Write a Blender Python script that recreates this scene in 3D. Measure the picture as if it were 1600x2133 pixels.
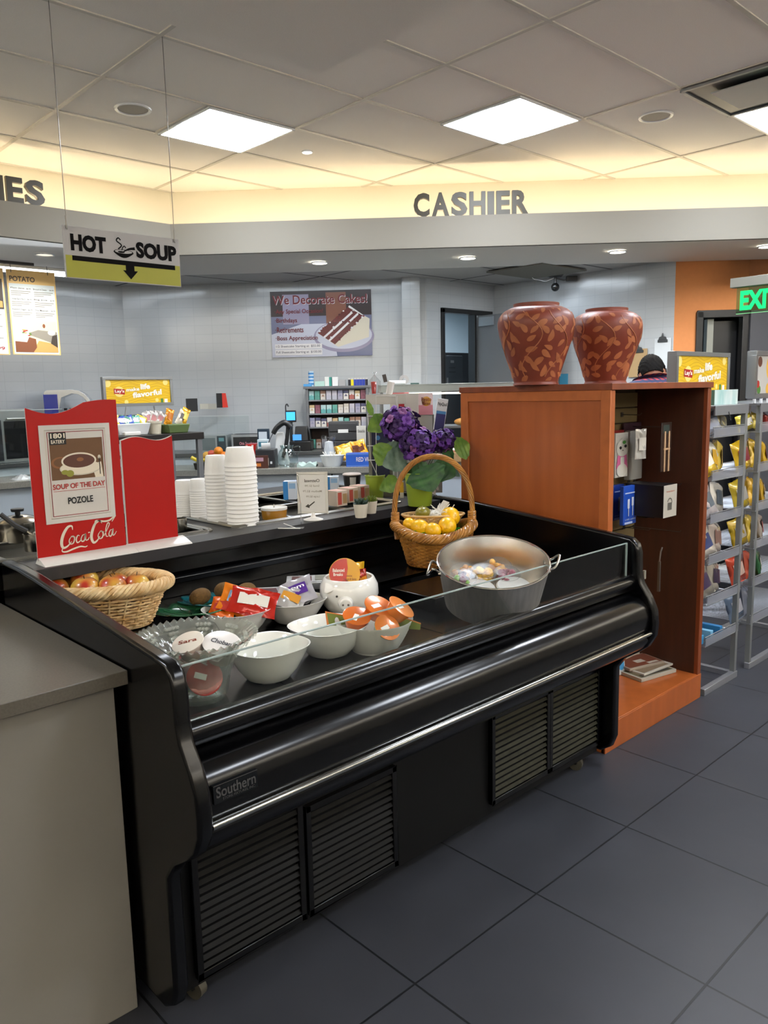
import bpy, bmesh, math, random
from mathutils import Vector, Matrix
PI = math.pi; R_ = math.radians; random.seed(7)
for o in list(bpy.data.objects): bpy.data.objects.remove(o)
SC = bpy.context.scene; COL = SC.collection
# ---------------- camera, exposure, world ----------------
CAMH = 1.58; FPX = 1642.2
RC = Matrix(((0.72859237, -0.68459531, -0.02196376), (0.11734406, 0.09316476, 0.98871163), (-0.67482111, -0.72294507, 0.14821233)))
cam = bpy.data.cameras.new('camera'); co = bpy.data.objects.new('camera', cam); COL.objects.link(co)
co.matrix_world = Matrix.Translation((0, 0, CAMH)) @ RC.transposed().to_4x4()
cam.sensor_fit = 'HORIZONTAL'; cam.sensor_width = 36; cam.lens = FPX/1600*36; cam.clip_start = .05; cam.clip_end = 60
SC.camera = co
SC.view_settings.view_transform = 'Standard'; SC.view_settings.look = 'None'; SC.view_settings.gamma = 1
SC.view_settings.use_curve_mapping = False; SC.view_settings.exposure = 1.22
w = bpy.data.worlds.new('world'); SC.world = w; w.use_nodes = True
w.node_tree.nodes['Background'].inputs[0].default_value = (.6, .65, .75, 1); w.node_tree.nodes['Background'].inputs[1].default_value = .05
TROFFER_E = 19.0; COVE_E = 9.6; UP_FILL_W = 66; DOWN_W = 4; KITCH_W = 2.3
# ---------------- geometry of the view (measured points -> places in the room) ----------------
def _d(x, y): return RC.transposed() @ Vector((x-800, -(y-1066.5), -FPX))
def Z(x, y, z):
    d = _d(x, y); return d*((z-CAMH)/d.z)+Vector((0, 0, CAMH))
def YP(x, y, Y):
    d = _d(x, y); return d*(Y/d.y)+Vector((0, 0, CAMH))
def XP(x, y, X):
    d = _d(x, y); return d*(X/d.x)+Vector((0, 0, CAMH))
S2 = math.sqrt(.5)
def NP(x, y, n):
    d = _d(x, y); return d*(n/((d.x+d.y)*S2))+Vector((0, 0, CAMH))
def S(P):
    q = RC @ (Vector(P)-Vector((0, 0, CAMH))); return -q.z/FPX
def PX(P):
    q = RC @ (Vector(P)-Vector((0, 0, CAMH))); return 800+FPX*q.x/-q.z, 1066.5-FPX*q.y/-q.z
# ---------------- materials ----------------
def lin(h):
    h = h.lstrip('#'); c = [int(h[i:i+2], 16)/255 for i in (0, 2, 4)]
    return tuple((x/12.92 if x <= .04045 else ((x+.055)/1.055)**2.4) for x in c)+(1,)
_mc = {}
def M(h, rough=.5, metal=0, spec=.5, em=0, noise=0, ns=40, bump=0, bs=60, coat=0, trans=0, alpha=1, name=None, sub=0, aniso=None):
    k = (h, rough, metal, spec, em, noise, ns, bump, bs, coat, trans, alpha, sub)
    if k in _mc: return _mc[k]
    m = bpy.data.materials.new(name or 'material_'+h.strip('#')); m.use_nodes = True; nt = m.node_tree
    b = nt.nodes['Principled BSDF']; c = lin(h); L = nt.links
    b.inputs['Base Color'].default_value = c; b.inputs['Roughness'].default_value = rough; b.inputs['Metallic'].default_value = metal
    b.inputs['Specular IOR Level'].default_value = spec; b.inputs['Coat Weight'].default_value = coat; b.inputs['Transmission Weight'].default_value = trans
    b.inputs['Alpha'].default_value = alpha
    if sub: b.inputs['Subsurface Weight'].default_value = sub; b.inputs['Subsurface Radius'].default_value = (.01, .006, .004)
    if em: b.inputs['Emission Color'].default_value = c; b.inputs['Emission Strength'].default_value = em
    if noise or bump:
        tc = nt.nodes.new('ShaderNodeTexCoord')
    if noise:
        n = nt.nodes.new('ShaderNodeTexNoise'); n.inputs['Scale'].default_value = ns; n.inputs['Detail'].default_value = 4
        L.new(tc.outputs['Object'], n.inputs['Vector'])
        r = nt.nodes.new('ShaderNodeValToRGB'); r.color_ramp.elements[0].position = .3; r.color_ramp.elements[1].position = .7
        r.color_ramp.elements[0].color = tuple(max(0, x*(1-noise)) for x in c[:3])+(1,); r.color_ramp.elements[1].color = tuple(min(1, x*(1+noise)) for x in c[:3])+(1,)
        L.new(n.outputs['Fac'], r.inputs['Fac']); L.new(r.outputs['Color'], b.inputs['Base Color'])
    if bump:
        n2 = nt.nodes.new('ShaderNodeTexNoise'); n2.inputs['Scale'].default_value = bs; L.new(tc.outputs['Object'], n2.inputs['Vector'])
        bp = nt.nodes.new('ShaderNodeBump'); bp.inputs['Strength'].default_value = bump; bp.inputs['Distance'].default_value = .004
        L.new(n2.outputs['Fac'], bp.inputs['Height']); L.new(bp.outputs['Normal'], b.inputs['Normal'])
    _mc[k] = m; return m
def two(h1, h2, scale, lo=.45, hi=.55, rough=.5, stretch=(1, 1, 1), kind='noise', bump=0, metal=0, coat=0, detail=4, name='patterned', spec=.5):
    m = bpy.data.materials.new(name); m.use_nodes = True; nt = m.node_tree; L = nt.links; b = nt.nodes['Principled BSDF']
    tc = nt.nodes.new('ShaderNodeTexCoord'); mp = nt.nodes.new('ShaderNodeMapping'); mp.inputs['Scale'].default_value = stretch
    L.new(tc.outputs['Object'], mp.inputs[0])
    n = nt.nodes.new({'noise': 'ShaderNodeTexNoise', 'wave': 'ShaderNodeTexWave', 'voronoi': 'ShaderNodeTexVoronoi'}[kind])
    n.inputs['Scale'].default_value = scale; L.new(mp.outputs[0], n.inputs['Vector'])
    if kind == 'wave': n.inputs['Distortion'].default_value = 6
    if kind != 'voronoi': n.inputs['Detail'].default_value = detail
    r = nt.nodes.new('ShaderNodeValToRGB'); r.color_ramp.elements[0].position = lo; r.color_ramp.elements[1].position = hi
    r.color_ramp.elements[0].color = lin(h1); r.color_ramp.elements[1].color = lin(h2)
    o = n.outputs['Distance'] if kind == 'voronoi' else n.outputs['Fac']
    L.new(o, r.inputs['Fac']); L.new(r.outputs['Color'], b.inputs['Base Color'])
    b.inputs['Roughness'].default_value = rough; b.inputs['Metallic'].default_value = metal; b.inputs['Coat Weight'].default_value = coat; b.inputs['Specular IOR Level'].default_value = spec
    if bump:
        bp = nt.nodes.new('ShaderNodeBump'); bp.inputs['Strength'].default_value = bump; bp.inputs['Distance'].default_value = .003
        L.new(o, bp.inputs['Height']); L.new(bp.outputs['Normal'], b.inputs['Normal'])
    return m
def tiles(h, hm, bw, bh, mortar=.004, rough=.12, offset=0.0, bump=.4, name='tile', var=.0, spec=.5, coat=0, cloud=0):
    # uses the uv map (in metres)
    m = bpy.data.materials.new(name); m.use_nodes = True; nt = m.node_tree; L = nt.links; b = nt.nodes['Principled BSDF']
    uv = nt.nodes.new('ShaderNodeUVMap'); t = nt.nodes.new('ShaderNodeTexBrick')
    t.offset = offset; t.inputs['Scale'].default_value = 1; t.inputs['Brick Width'].default_value = bw; t.inputs['Row Height'].default_value = bh
    t.inputs['Mortar Size'].default_value = mortar; t.inputs['Mortar Smooth'].default_value = .1
    c = lin(h); t.inputs['Color1'].default_value = c; t.inputs['Color2'].default_value = tuple(x*(1-var) for x in c[:3])+(1,); t.inputs['Mortar'].default_value = lin(hm)
    L.new(uv.outputs[0], t.inputs['Vector']); col = t.outputs['Color']
    if cloud:
        n = nt.nodes.new('ShaderNodeTexNoise'); n.inputs['Scale'].default_value = 2.2; n.inputs['Detail'].default_value = 6; L.new(uv.outputs[0], n.inputs['Vector'])
        mr = nt.nodes.new('ShaderNodeMapRange'); mr.inputs['To Min'].default_value = 1-cloud; mr.inputs['To Max'].default_value = 1+cloud; L.new(n.outputs['Fac'], mr.inputs['Value'])
        mx = nt.nodes.new('ShaderNodeVectorMath'); mx.operation = 'SCALE'; L.new(col, mx.inputs[0]); L.new(mr.outputs[0], mx.inputs['Scale']); col = mx.outputs[0]
    L.new(col, b.inputs['Base Color']); b.inputs['Roughness'].default_value = rough; b.inputs['Specular IOR Level'].default_value = spec; b.inputs['Coat Weight'].default_value = coat
    iv = nt.nodes.new('ShaderNodeMath'); iv.operation = 'SUBTRACT'; iv.inputs[0].default_value = 1; L.new(t.outputs['Fac'], iv.inputs[1])
    n3 = nt.nodes.new('ShaderNodeTexNoise'); n3.inputs['Scale'].default_value = 5; n3.inputs['Detail'].default_value = 2; L.new(uv.outputs[0], n3.inputs['Vector'])
    ad = nt.nodes.new('ShaderNodeMath'); ad.operation = 'ADD'; L.new(iv.outputs[0], ad.inputs[0]); L.new(n3.outputs['Fac'], ad.inputs[1])
    bp = nt.nodes.new('ShaderNodeBump'); bp.inputs['Strength'].default_value = bump; bp.inputs['Distance'].default_value = .003
    L.new(ad.outputs[0], bp.inputs['Height']); L.new(bp.outputs['Normal'], b.inputs['Normal'])
    return m
def thin_glass(name='clear_glass', tint='#ffffff', rough=.02, ior=1.45, spec=1.0, milk=0, mcol='#e8ecea'):
    m = bpy.data.materials.new(name); m.use_nodes = True; nt = m.node_tree; L = nt.links; nt.nodes.remove(nt.nodes['Principled BSDF'])
    out = nt.nodes['Material Output']; tr = nt.nodes.new('ShaderNodeBsdfTransparent'); gl = nt.nodes.new('ShaderNodeBsdfGlossy'); mx = nt.nodes.new('ShaderNodeMixShader')
    lw = nt.nodes.new('ShaderNodeLayerWeight'); lw.inputs['Blend'].default_value = .5; pw = nt.nodes.new('ShaderNodeMath'); pw.operation = 'POWER'; pw.inputs[1].default_value = 5
    f0 = ((ior-1)/(ior+1))**2; ma = nt.nodes.new('ShaderNodeMath'); ma.operation = 'MULTIPLY_ADD'; ma.inputs[1].default_value = 1-f0; ma.inputs[2].default_value = f0
    L.new(lw.outputs['Facing'], pw.inputs[0]); L.new(pw.outputs[0], ma.inputs[0])
    tr.inputs[0].default_value = lin(tint); gl.inputs['Roughness'].default_value = rough; gl.inputs[0].default_value = (spec, spec, spec, 1)
    body = tr.outputs[0]
    if milk:
        df = nt.nodes.new('ShaderNodeBsdfDiffuse'); df.inputs[0].default_value = lin(mcol); m2 = nt.nodes.new('ShaderNodeMixShader'); m2.inputs[0].default_value = milk
        L.new(tr.outputs[0], m2.inputs[1]); L.new(df.outputs[0], m2.inputs[2]); body = m2.outputs[0]
    L.new(ma.outputs[0], mx.inputs[0]); L.new(body, mx.inputs[1]); L.new(gl.outputs[0], mx.inputs[2]); L.new(mx.outputs[0], out.inputs['Surface'])
    return m
def emis(h, s, name='lit'):
    m = bpy.data.materials.new(name); m.use_nodes = True; nt = m.node_tree; nt.nodes.remove(nt.nodes['Principled BSDF'])
    e = nt.nodes.new('ShaderNodeEmission'); e.inputs[0].default_value = lin(h); e.inputs[1].default_value = s
    nt.links.new(e.outputs[0], nt.nodes['Material Output'].inputs['Surface']); return m
# ---------------- mesh builder ----------------
def FR(O, u=(1, 0, 0), v=(0, 0, 1)):
    u = Vector(u).normalized(); v = Vector(v).normalized(); n = u.cross(v).normalized(); O = Vector(O)
    return Matrix(((u.x, v.x, n.x, O.x), (u.y, v.y, n.y, O.y), (u.z, v.z, n.z, O.z), (0, 0, 0, 1)))
def TR(x=0, y=0, z=0, rx=0, ry=0, rz=0, s=1):
    return Matrix.Translation((x, y, z)) @ Matrix.Rotation(rz, 4, 'Z') @ Matrix.Rotation(ry, 4, 'Y') @ Matrix.Rotation(rx, 4, 'X') @ Matrix.Scale(s, 4)
_tc = {}
def text_geo(s, bold=0.0, shear=0.0, ext=0.0):
    k = (s, bold, shear, ext)
    if k in _tc: return _tc[k]
    c = bpy.data.curves.new('t', 'FONT'); c.body = s; c.offset = bold; c.shear = shear; c.resolution_u = 3; c.extrude = ext
    o = bpy.data.objects.new('t', c); COL.objects.link(o); dg = bpy.context.evaluated_depsgraph_get(); dg.update()
    me = bpy.data.meshes.new_from_object(o.evaluated_get(dg))
    V = [v.co.copy() for v in me.vertices]; Fc = [list(p.vertices) for p in me.polygons]
    bpy.data.objects.remove(o); bpy.data.curves.remove(c); bpy.data.meshes.remove(me)
    if V:
        x0 = min(v.x for v in V); x1 = max(v.x for v in V); y0 = min(v.y for v in V); y1 = max(v.y for v in V)
        V = [Vector(((v.x-x0)/max(1e-6, x1-x0), (v.y-y0)/max(1e-6, y1-y0), v.z)) for v in V]
    _tc[k] = (V, Fc); return V, Fc
class MB:
    def __init__(s, mats, mtx=None):
        s.v = []; s.f = []; s.mi = []; s.mats = mats if isinstance(mats, (list, tuple)) else [mats]; s.m = mtx or Matrix.Identity(4); s.uv = None
    def at(s, mtx): s.m = mtx; return s
    def add(s, V, F, mi=0):
        b = len(s.v); s.v += [s.m @ Vector(p) for p in V]; s.f += [[i+b for i in f] for f in F]; s.mi += [mi]*len(F); return s
    def box(s, x0, x1, y0, y1, z0, z1, mi=0):
        V = [(x, y, z) for z in (z0, z1) for y in (y0, y1) for x in (x0, x1)]
        return s.add(V, [(0, 2, 3, 1), (4, 5, 7, 6), (0, 1, 5, 4), (1, 3, 7, 5), (3, 2, 6, 7), (2, 0, 4, 6)], mi)
    def cbox(s, c, d, mi=0): return s.box(c[0]-d[0]/2, c[0]+d[0]/2, c[1]-d[1]/2, c[1]+d[1]/2, c[2]-d[2]/2, c[2]+d[2]/2, mi)
    def tbox(s, x0, x1, y0, y1, z0, z1, kx=1, ky=1, mi=0):   # tapered box: top scaled by kx, ky
        cx = (x0+x1)/2; cy = (y0+y1)/2; V = []
        for z, a, b in ((z0, 1, 1), (z1, kx, ky)):
            for y in (y0, y1):
                for x in (x0, x1): V.append((cx+(x-cx)*a, cy+(y-cy)*b, z))
        return s.add(V, [(0, 2, 3, 1), (4, 5, 7, 6), (0, 1, 5, 4), (1, 3, 7, 5), (3, 2, 6, 7), (2, 0, 4, 6)], mi)
    def prism(s, P, t0, t1, axis='z', mi=0):
        n = len(P)
        def q(p, t): return {'z': (p[0], p[1], t), 'x': (t, p[0], p[1]), 'y': (p[0], t, p[1])}[axis]
        V = [q(p, t0) for p in P]+[q(p, t1) for p in P]
        F = [list(range(n))[::-1], list(range(n, 2*n))]+[[i, (i+1) % n, (i+1) % n+n, i+n] for i in range(n)]
        return s.add(V, F, mi)
    def quad(s, P, mi=0): return s.add(P, [list(range(len(P)))], mi)
    def plate(s, x0, x1, y0, y1, z=0.001, mi=0): return s.add([(x0, y0, z), (x1, y0, z), (x1, y1, z), (x0, y1, z)], [(0, 1, 2, 3)], mi)   # in a frame: x right, y up, z out
    def poly(s, P, z=0.001, mi=0): return s.add([(p[0], p[1], z) for p in P], [list(range(len(P)))], mi)
    def disc(s, cx, cy, r, z=.001, mi=0, ry=None, n=24): return s.poly([(cx+r*math.cos(2*PI*i/n), cy+(ry or r)*math.sin(2*PI*i/n)) for i in range(n)], z, mi)
    def text(s, t, x, y, w, h, z=.0015, mi=0, bold=.0, shear=0, ext=0, shift=0, mirror=False):
        V, F = text_geo(t, bold, shear, ext)
        if mirror: V = [Vector((1-p.x, p.y, p.z)) for p in V]; F = [f[::-1] for f in F]
        return s.add([(x+p.x*w, y+p.y*h+shift*p.x, z+p.z*w) for p in V], F, mi)
    def cyl(s, c, r, h, n=24, mi=0, r2=None, caps=True):
        r2 = r if r2 is None else r2; V = []
        for z, rr in ((0, r), (h, r2)):
            V += [(c[0]+rr*math.cos(2*PI*i/n), c[1]+rr*math.sin(2*PI*i/n), c[2]+z) for i in range(n)]
        F = [[i, (i+1) % n, (i+1) % n+n, i+n] for i in range(n)]
        if caps: F += [list(range(n))[::-1], list(range(n, 2*n))]
        return s.add(V, F, mi)
    def lathe(s, prof, n=32, mi=0, sx=1, sy=1, c=(0, 0, 0), fn=None, closed=False):
        V = []; k = len(prof)
        for j, (r, z) in enumerate(prof):
            for i in range(n):
                t = 2*PI*i/n; rr = r; zz = z
                if fn: rr, zz = fn(t, r, z, j)
                V.append((c[0]+rr*math.cos(t)*sx, c[1]+rr*math.sin(t)*sy, c[2]+zz))
        F = []
        for j in range(k-1 if not closed else k):
            a = j*n; b = ((j+1) % k)*n
            for i in range(n): F.append([a+i, a+(i+1) % n, b+(i+1) % n, b+i])
        return s.add(V, F, mi)
    def tube(s, P, r, n=8, mi=0, closed=False, caps=True, r2=None):
        P = [Vector(p) for p in P]; k = len(P); V = []; up = None
        for j, p in enumerate(P):
            if closed: t = P[(j+1) % k]-P[j-1]
            else: t = P[min(j+1, k-1)]-P[max(j-1, 0)]
            t = t.normalized() if t.length > 1e-9 else Vector((0, 0, 1))
            if up is None: up = t.orthogonal().normalized()
            up = (up-t*up.dot(t)); up = up.normalized() if up.length > 1e-6 else t.orthogonal().normalized()
            w = t.cross(up); rr = r if r2 is None else r+(r2-r)*j/max(1, k-1)
            if callable(r): rr = r(j/max(1, k-1))
            for i in range(n):
                a = 2*PI*i/n; V.append(p+(up*math.cos(a)+w*math.sin(a))*rr)
        F = []
        for j in range(k if closed else k-1):
            a = j*n; b = ((j+1) % k)*n
            for i in range(n): F.append([a+i, a+(i+1) % n, b+(i+1) % n, b+i])
        if caps and not closed: F += [list(range(n))[::-1], list(range((k-1)*n, k*n))]
        return s.add(V, F, mi)
    def ball(s, c, r, nu=16, nv=10, mi=0, sc=(1, 1, 1), fn=None):
        V = []; F = []
        for j in range(nv+1):
            ph = PI*j/nv
            for i in range(nu):
                t = 2*PI*i/nu; d = Vector((math.sin(ph)*math.cos(t), math.sin(ph)*math.sin(t), math.cos(ph)))
                k = fn(d) if fn else 1
                V.append((c[0]+d.x*r*sc[0]*k, c[1]+d.y*r*sc[1]*k, c[2]+d.z*r*sc[2]*k))
        for j in range(nv):
            for i in range(nu): F.append([j*nu+i, (j+1)*nu+i, (j+1)*nu+(i+1) % nu, j*nu+(i+1) % nu])
        return s.add(V, F, mi)
    def grid(s, f, nu, nv, mi=0, flip=False):
        V = [f(i/nu, j/nv) for j in range(nv+1) for i in range(nu+1)]; F = []
        for j in range(nv):
            for i in range(nu):
                a = j*(nu+1)+i; q = [a, a+1, a+nu+2, a+nu+1]; F.append(q[::-1] if flip else q)
        return s.add(V, F, mi)
    def build(s, name, parent=None, bevel=0, sub=0, solid=0, ang=38, merge=True, uvs=None, flat=False, seg=2):
        me = bpy.data.meshes.new(name); pm = Matrix.Identity(4); loc = Vector((0, 0, 0))
        if parent is not None: V = s.v
        else:
            xs = [p.x for p in s.v]; ys = [p.y for p in s.v]; zs = [p.z for p in s.v]
            loc = Vector(((min(xs)+max(xs))/2, (min(ys)+max(ys))/2, min(zs))); V = [p-loc for p in s.v]
        if parent is not None and parent.get('_w'):
            inv = Matrix(parent_mtx[parent.name]).inverted(); V = [inv @ p for p in s.v]
        me.from_pydata([tuple(p) for p in V], [], s.f)
        for m in s.mats: me.materials.append(m)
        me.polygons.foreach_set('material_index', s.mi)
        bm = bmesh.new(); bm.from_mesh(me)
        if merge: bmesh.ops.remove_doubles(bm, verts=bm.verts, dist=1e-5)
        if len(bm.faces) < 60000 and not s.__dict__.get('nonorm'): bmesh.ops.recalc_face_normals(bm, faces=bm.faces)
        bm.to_mesh(me); bm.free()
        if uvs:
            ul = me.uv_layers.new(name='UVMap')
            for p in me.polygons:
                for li in p.loop_indices:
                    co_ = me.vertices[me.loops[li].vertex_index].co+loc; ul.data[li].uv = uvs(co_)
        if not flat:
            me.polygons.foreach_set('use_smooth', [True]*len(me.polygons)); me.set_sharp_from_angle(angle=R_(ang))
        me.update()
        o = bpy.data.objects.new(name, me); COL.objects.link(o); o.location = loc
        if parent is not None: o.parent = parent; o.location = (0, 0, 0)
        if solid:
            md = o.modifiers.new('solid', 'SOLIDIFY'); md.thickness = solid; md.offset = 0
        if bevel:
            md = o.modifiers.new('bevel', 'BEVEL'); md.width = bevel; md.segments = seg; md.limit_method = 'ANGLE'; md.angle_limit = R_(40); md.harden_normals = False
        if sub:
            md = o.modifiers.new('sub', 'SUBSURF'); md.levels = sub; md.render_levels = sub
        return o
parent_mtx = {}
def tag(o, label, cat, group=None):
    o['label'] = label; o['category'] = cat
    if group: o['group'] = group
    return o
def thing(name, label, cat, loc=(0, 0, 0), rz=0, group=None, world=False):
    o = bpy.data.objects.new(name, None); COL.objects.link(o); o.location = loc; o.rotation_euler = (0, 0, rz); o.empty_display_size = .05
    parent_mtx[o.name] = Matrix.Translation(loc) @ Matrix.Rotation(rz, 4, 'Z')
    if world: o['_w'] = 1
    return tag(o, label, cat, group)
def struct(o): o['kind'] = 'structure'; return o
def kids(o): return [c for c in bpy.data.objects if c.parent == o]
def copy_tree(o, loc=None, rz=None, label=None, group=None, parent=None, scale=None):
    c = o.copy(); COL.objects.link(c)
    if parent: c.parent = parent
    for ch in kids(o):
        copy_tree(ch, parent=c)
    if loc is not None: c.location = loc
    if rz is not None: c.rotation_euler = (0, 0, rz)
    if scale is not None: c.scale = (scale,)*3 if not isinstance(scale, tuple) else scale
    if label: c['label'] = label
    if group: c['group'] = group
    return c
def cr(P, k=6, closed=False):   # catmull-rom
    P = [Vector(p) for p in P]; n = len(P); out = []
    rng = range(n) if closed else range(n-1)
    for i in rng:
        if closed: a, b, c, d = P[i-1], P[i], P[(i+1) % n], P[(i+2) % n]
        else: a, b, c, d = P[max(i-1, 0)], P[i], P[i+1], P[min(i+2, n-1)]
        for j in range(k):
            t = j/k; out.append(.5*((2*b)+(c-a)*t+(2*a-5*b+4*c-d)*t*t+(3*b-a-3*c+d)*t**3))
    if not closed: out.append(P[-1])
    return out
U45 = (S2, -S2, 0)
UX = (1, 0, 0); UY = (0, -1, 0)
# ---------------- shared materials ----------------
BLK = M('#0a0a0b', .38, name='black_plastic'); BLKG = M('#0b0b0c', .2, name='gloss_black'); BLKM = M('#121213', .6, name='matte_black', noise=.2, ns=8)
STEEL = M('#b9b8b2', .28, 1, name='stainless_steel'); STEELP = M('#d0cfca', .1, 1, name='polished_steel'); CHROME = M('#e4e4e4', .06, 1, name='chrome'); GREYM = M('#8d9092', .4, .6, name='grey_metal')
WHT = M('#e9e8e4', .35, name='white_plastic'); CERA = M('#f2f1ea', .08, coat=.6, name='white_ceramic'); FOAM = M('#eceae4', .55, name='white_foam', bump=.1, bs=300)
GLASS = thin_glass(); PLAS = thin_glass('clear_plastic', '#f4f4f4', .2, 1.28, .55, .05)
WOOD = two('#9a4e20', '#b05e2a', 2.0, .2, .8, .36, (9, 9, .8), 'noise', .03, name='cherry_wood', coat=.15, detail=6)
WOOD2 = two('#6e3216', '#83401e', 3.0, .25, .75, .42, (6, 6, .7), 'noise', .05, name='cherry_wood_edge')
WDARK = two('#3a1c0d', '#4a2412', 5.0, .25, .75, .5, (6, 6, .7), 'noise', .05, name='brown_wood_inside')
# ================= the setting =================
CZ = 3.03; SZ = 2.524; T = .5496; GX = 1.7094; GY = 1.9925
FN = 5.40; FY = 4.922; UN = 5.833; UYY = 5.31; DN = 6.27; DY = 5.86; BN = 6.88; BY = 6.59; XE = 8.0; XW = -3.2; YS = -3.2
def yn(x, n): return n/S2-x      # y on the 45 degree plane n
# floor
m_floor = tiles('#3a3c43', '#191b1e', T, T, .0035, .42, 0, .35, 'dark_floor_tile', .06, .4, 0, .3)
f = MB(m_floor); f.quad([(XW, YS, 0), (XE, YS, 0), (XE, 8, 0), (XW, 8, 0)])
struct(f.build('floor', uvs=lambda p: (p.x-1.8999+20*T, p.y-.8161+20*T)))
# main ceiling + grid
m_ceil = M('#f0ece4', .9, name='ceiling_tile', bump=.35, bs=500, noise=.04, ns=300)
xc = UN/S2-UYY
f = MB(m_ceil); f.quad([(XW, YS, CZ), (XE, YS, CZ), (XE, yn(XE, UN), CZ), (xc, UYY, CZ), (XW, UYY, CZ)])
struct(f.build('ceiling'))
g = MB(M('#c9c5ba', .45, name='ceiling_grid_metal'))
for i in range(-5, 7):
    x = GX+2*T*i
    if XW < x < XE: g.box(x-.010, x+.010, YS, min(UYY, yn(x, UN)), CZ-.006, CZ+.004)
for j in range(-9, 7):
    y = GY+T*j
    if y < UYY: g.box(XW, min(XE, UN/S2-y), y-.010, y+.010, CZ-.0055, CZ+.004)
def gseg(x, y0, y1): g.box(x-.010, x+.010, y0, y1, CZ-.006, CZ+.004)
gseg(GX+T, GY+3*T, GY+4*T); gseg(GX+3*T, GY+T, GY+2*T); gseg(GX+5*T, GY-T, GY)
struct(g.build('trim_1'))
# suspended flat panel near the viewer
f = MB(m_ceil); f.box(.9, 2.09, .9, 2.555, 2.82, 2.845)
o = f.build('trim_2'); struct(o)
# upper walls, cove, fascia, soffit
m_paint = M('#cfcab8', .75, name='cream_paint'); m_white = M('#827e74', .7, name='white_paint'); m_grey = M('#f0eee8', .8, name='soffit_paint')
def band(name, mat, y, n, z0, z1, t=.04, uv=None):
    """a wall that runs along x at depth y and then turns 45 degrees at depth n"""
    xc0 = n/S2-y; xc1 = (n+t)/S2-(y+t)
    f = MB(mat); f.prism([(XW, y), (xc0, y), (XE, yn(XE, n)), (XE, yn(XE, n+t)), (xc1, y+t), (XW, y+t)], z0, z1, 'z')
    return struct(f.build(name, uvs=uv))
band('wall_upper', m_paint, UYY, UN, 2.56, CZ+.02)
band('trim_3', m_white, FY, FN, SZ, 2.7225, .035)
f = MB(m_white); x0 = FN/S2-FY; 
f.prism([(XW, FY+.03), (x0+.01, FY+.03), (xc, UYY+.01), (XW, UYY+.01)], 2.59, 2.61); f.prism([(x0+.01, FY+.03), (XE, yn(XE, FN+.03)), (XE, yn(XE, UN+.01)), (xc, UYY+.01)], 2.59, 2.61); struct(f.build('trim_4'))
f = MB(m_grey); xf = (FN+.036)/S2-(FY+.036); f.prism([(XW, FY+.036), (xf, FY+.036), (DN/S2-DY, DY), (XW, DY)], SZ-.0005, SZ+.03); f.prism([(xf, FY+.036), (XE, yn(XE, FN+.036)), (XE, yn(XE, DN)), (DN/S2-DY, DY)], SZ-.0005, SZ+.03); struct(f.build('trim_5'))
m_kc = tiles('#a9a8a6', '#343436', T*2, T, .011, .9, 0, .2, 'kitchen_ceiling_tile', .03)
f = MB(m_kc); f.quad([(XW, DY-.05, SZ+.012), (DN/S2-DY, DY-.05, SZ+.012), (DN/S2-DY, 8, SZ+.012), (XW, 8, SZ+.012)]); f.quad([(DN/S2-DY, DY-.05, SZ+.012), (XE, yn(XE, DN-.05), SZ+.012), (XE, 8, SZ+.012), (DN/S2-DY, 8, SZ+.012)]); struct(f.build('ceiling_kitchen', uvs=lambda p: (p.x+20, p.y+20+.1)))
# kitchen walls (glossy white tile)
m_tile = tiles('#b2b7bb', '#a8adb2', .152, .076, .0020, .16, 0, .25, 'white_wall_tile', .02, .6)
xb = BN/S2-BY; yk = 4.75; xk = BN/S2-yk; xr = 5.88; yo = yn(xr, 6.27)
def wall(name, a, b, z0, z1, mat, holes=()):
    a = Vector((a[0], a[1], 0)); b = Vector((b[0], b[1], 0)); L_ = (b-a).length; u = (b-a).normalized(); f = MB(mat)
    spans = [(0, L_, z0, z1)]
    if holes:
        h0, h1, hz = holes; spans = [(0, h0, z0, z1), (h0, h1, hz, z1), (h1, L_, z0, z1)]
    for s0, s1, q0, q1 in spans:
        p = a+u*s0; q = a+u*s1; f.quad([(p.x, p.y, q0), (q.x, q.y, q0), (q.x, q.y, q1), (p.x, p.y, q1)])
    return struct(f.build(name, uvs=lambda p: ((Vector((p.x, p.y, 0))-a).dot(u)+30*.152, p.z+.01)))
wall('wall_left_back', (XW, BY), (xb, BY), 0, SZ+.02, m_tile)
wall('wall_back', (xb, BY), (xk, yk), 0, SZ+.02, m_tile)
wall('wall_alcove', (xk, yk), (xr, yk), 0, SZ+.02, m_tile, (5.19-xk, 5.60-xk, 2.27))
wall('wall_right_back', (xr, yk), (xr, yo), 0, SZ+.02, m_tile)
m_or = M('#c07c48', .8, name='orange_brown_paint', noise=.03, ns=30)
od = Vector((S2, -S2, 0)); oa = Vector((xr, yo, 0))
d0 = NP(1452, 650, 6.27); hole0 = (Vector((d0.x, d0.y, 0))-oa).length; d1 = NP(1552, 650, 6.27); hole1 = (Vector((d1.x, d1.y, 0))-oa).length
zt = d0.z
wall('wall_orange', (xr, yo), (8, yn(8, 6.27)), 0, SZ+.02, m_or, (hole0, hole1+.02, zt))
# corner column
f = MB(m_tile); c = NP(857, 690, 6.80); f.at(FR((c.x, c.y, 0), U45)).box(-.075, .075, 0, SZ+.01, -.14, .02)
struct(f.build('wall_column', uvs=lambda p: ((p.x-p.y)*S2+30.07, p.z)))
# closing walls behind and beside the viewer
m_wall = M('#b5b0a6', .85, name='far_wall_paint')
wall('wall_near', (XE, YS), (XW, YS), 0, CZ, m_wall); wall('wall_left', (XW, YS), (XW, 8), 0, CZ, m_wall)
wall('wall_right', (XE, 1.2), (XE, YS), 0, CZ, m_wall)
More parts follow.
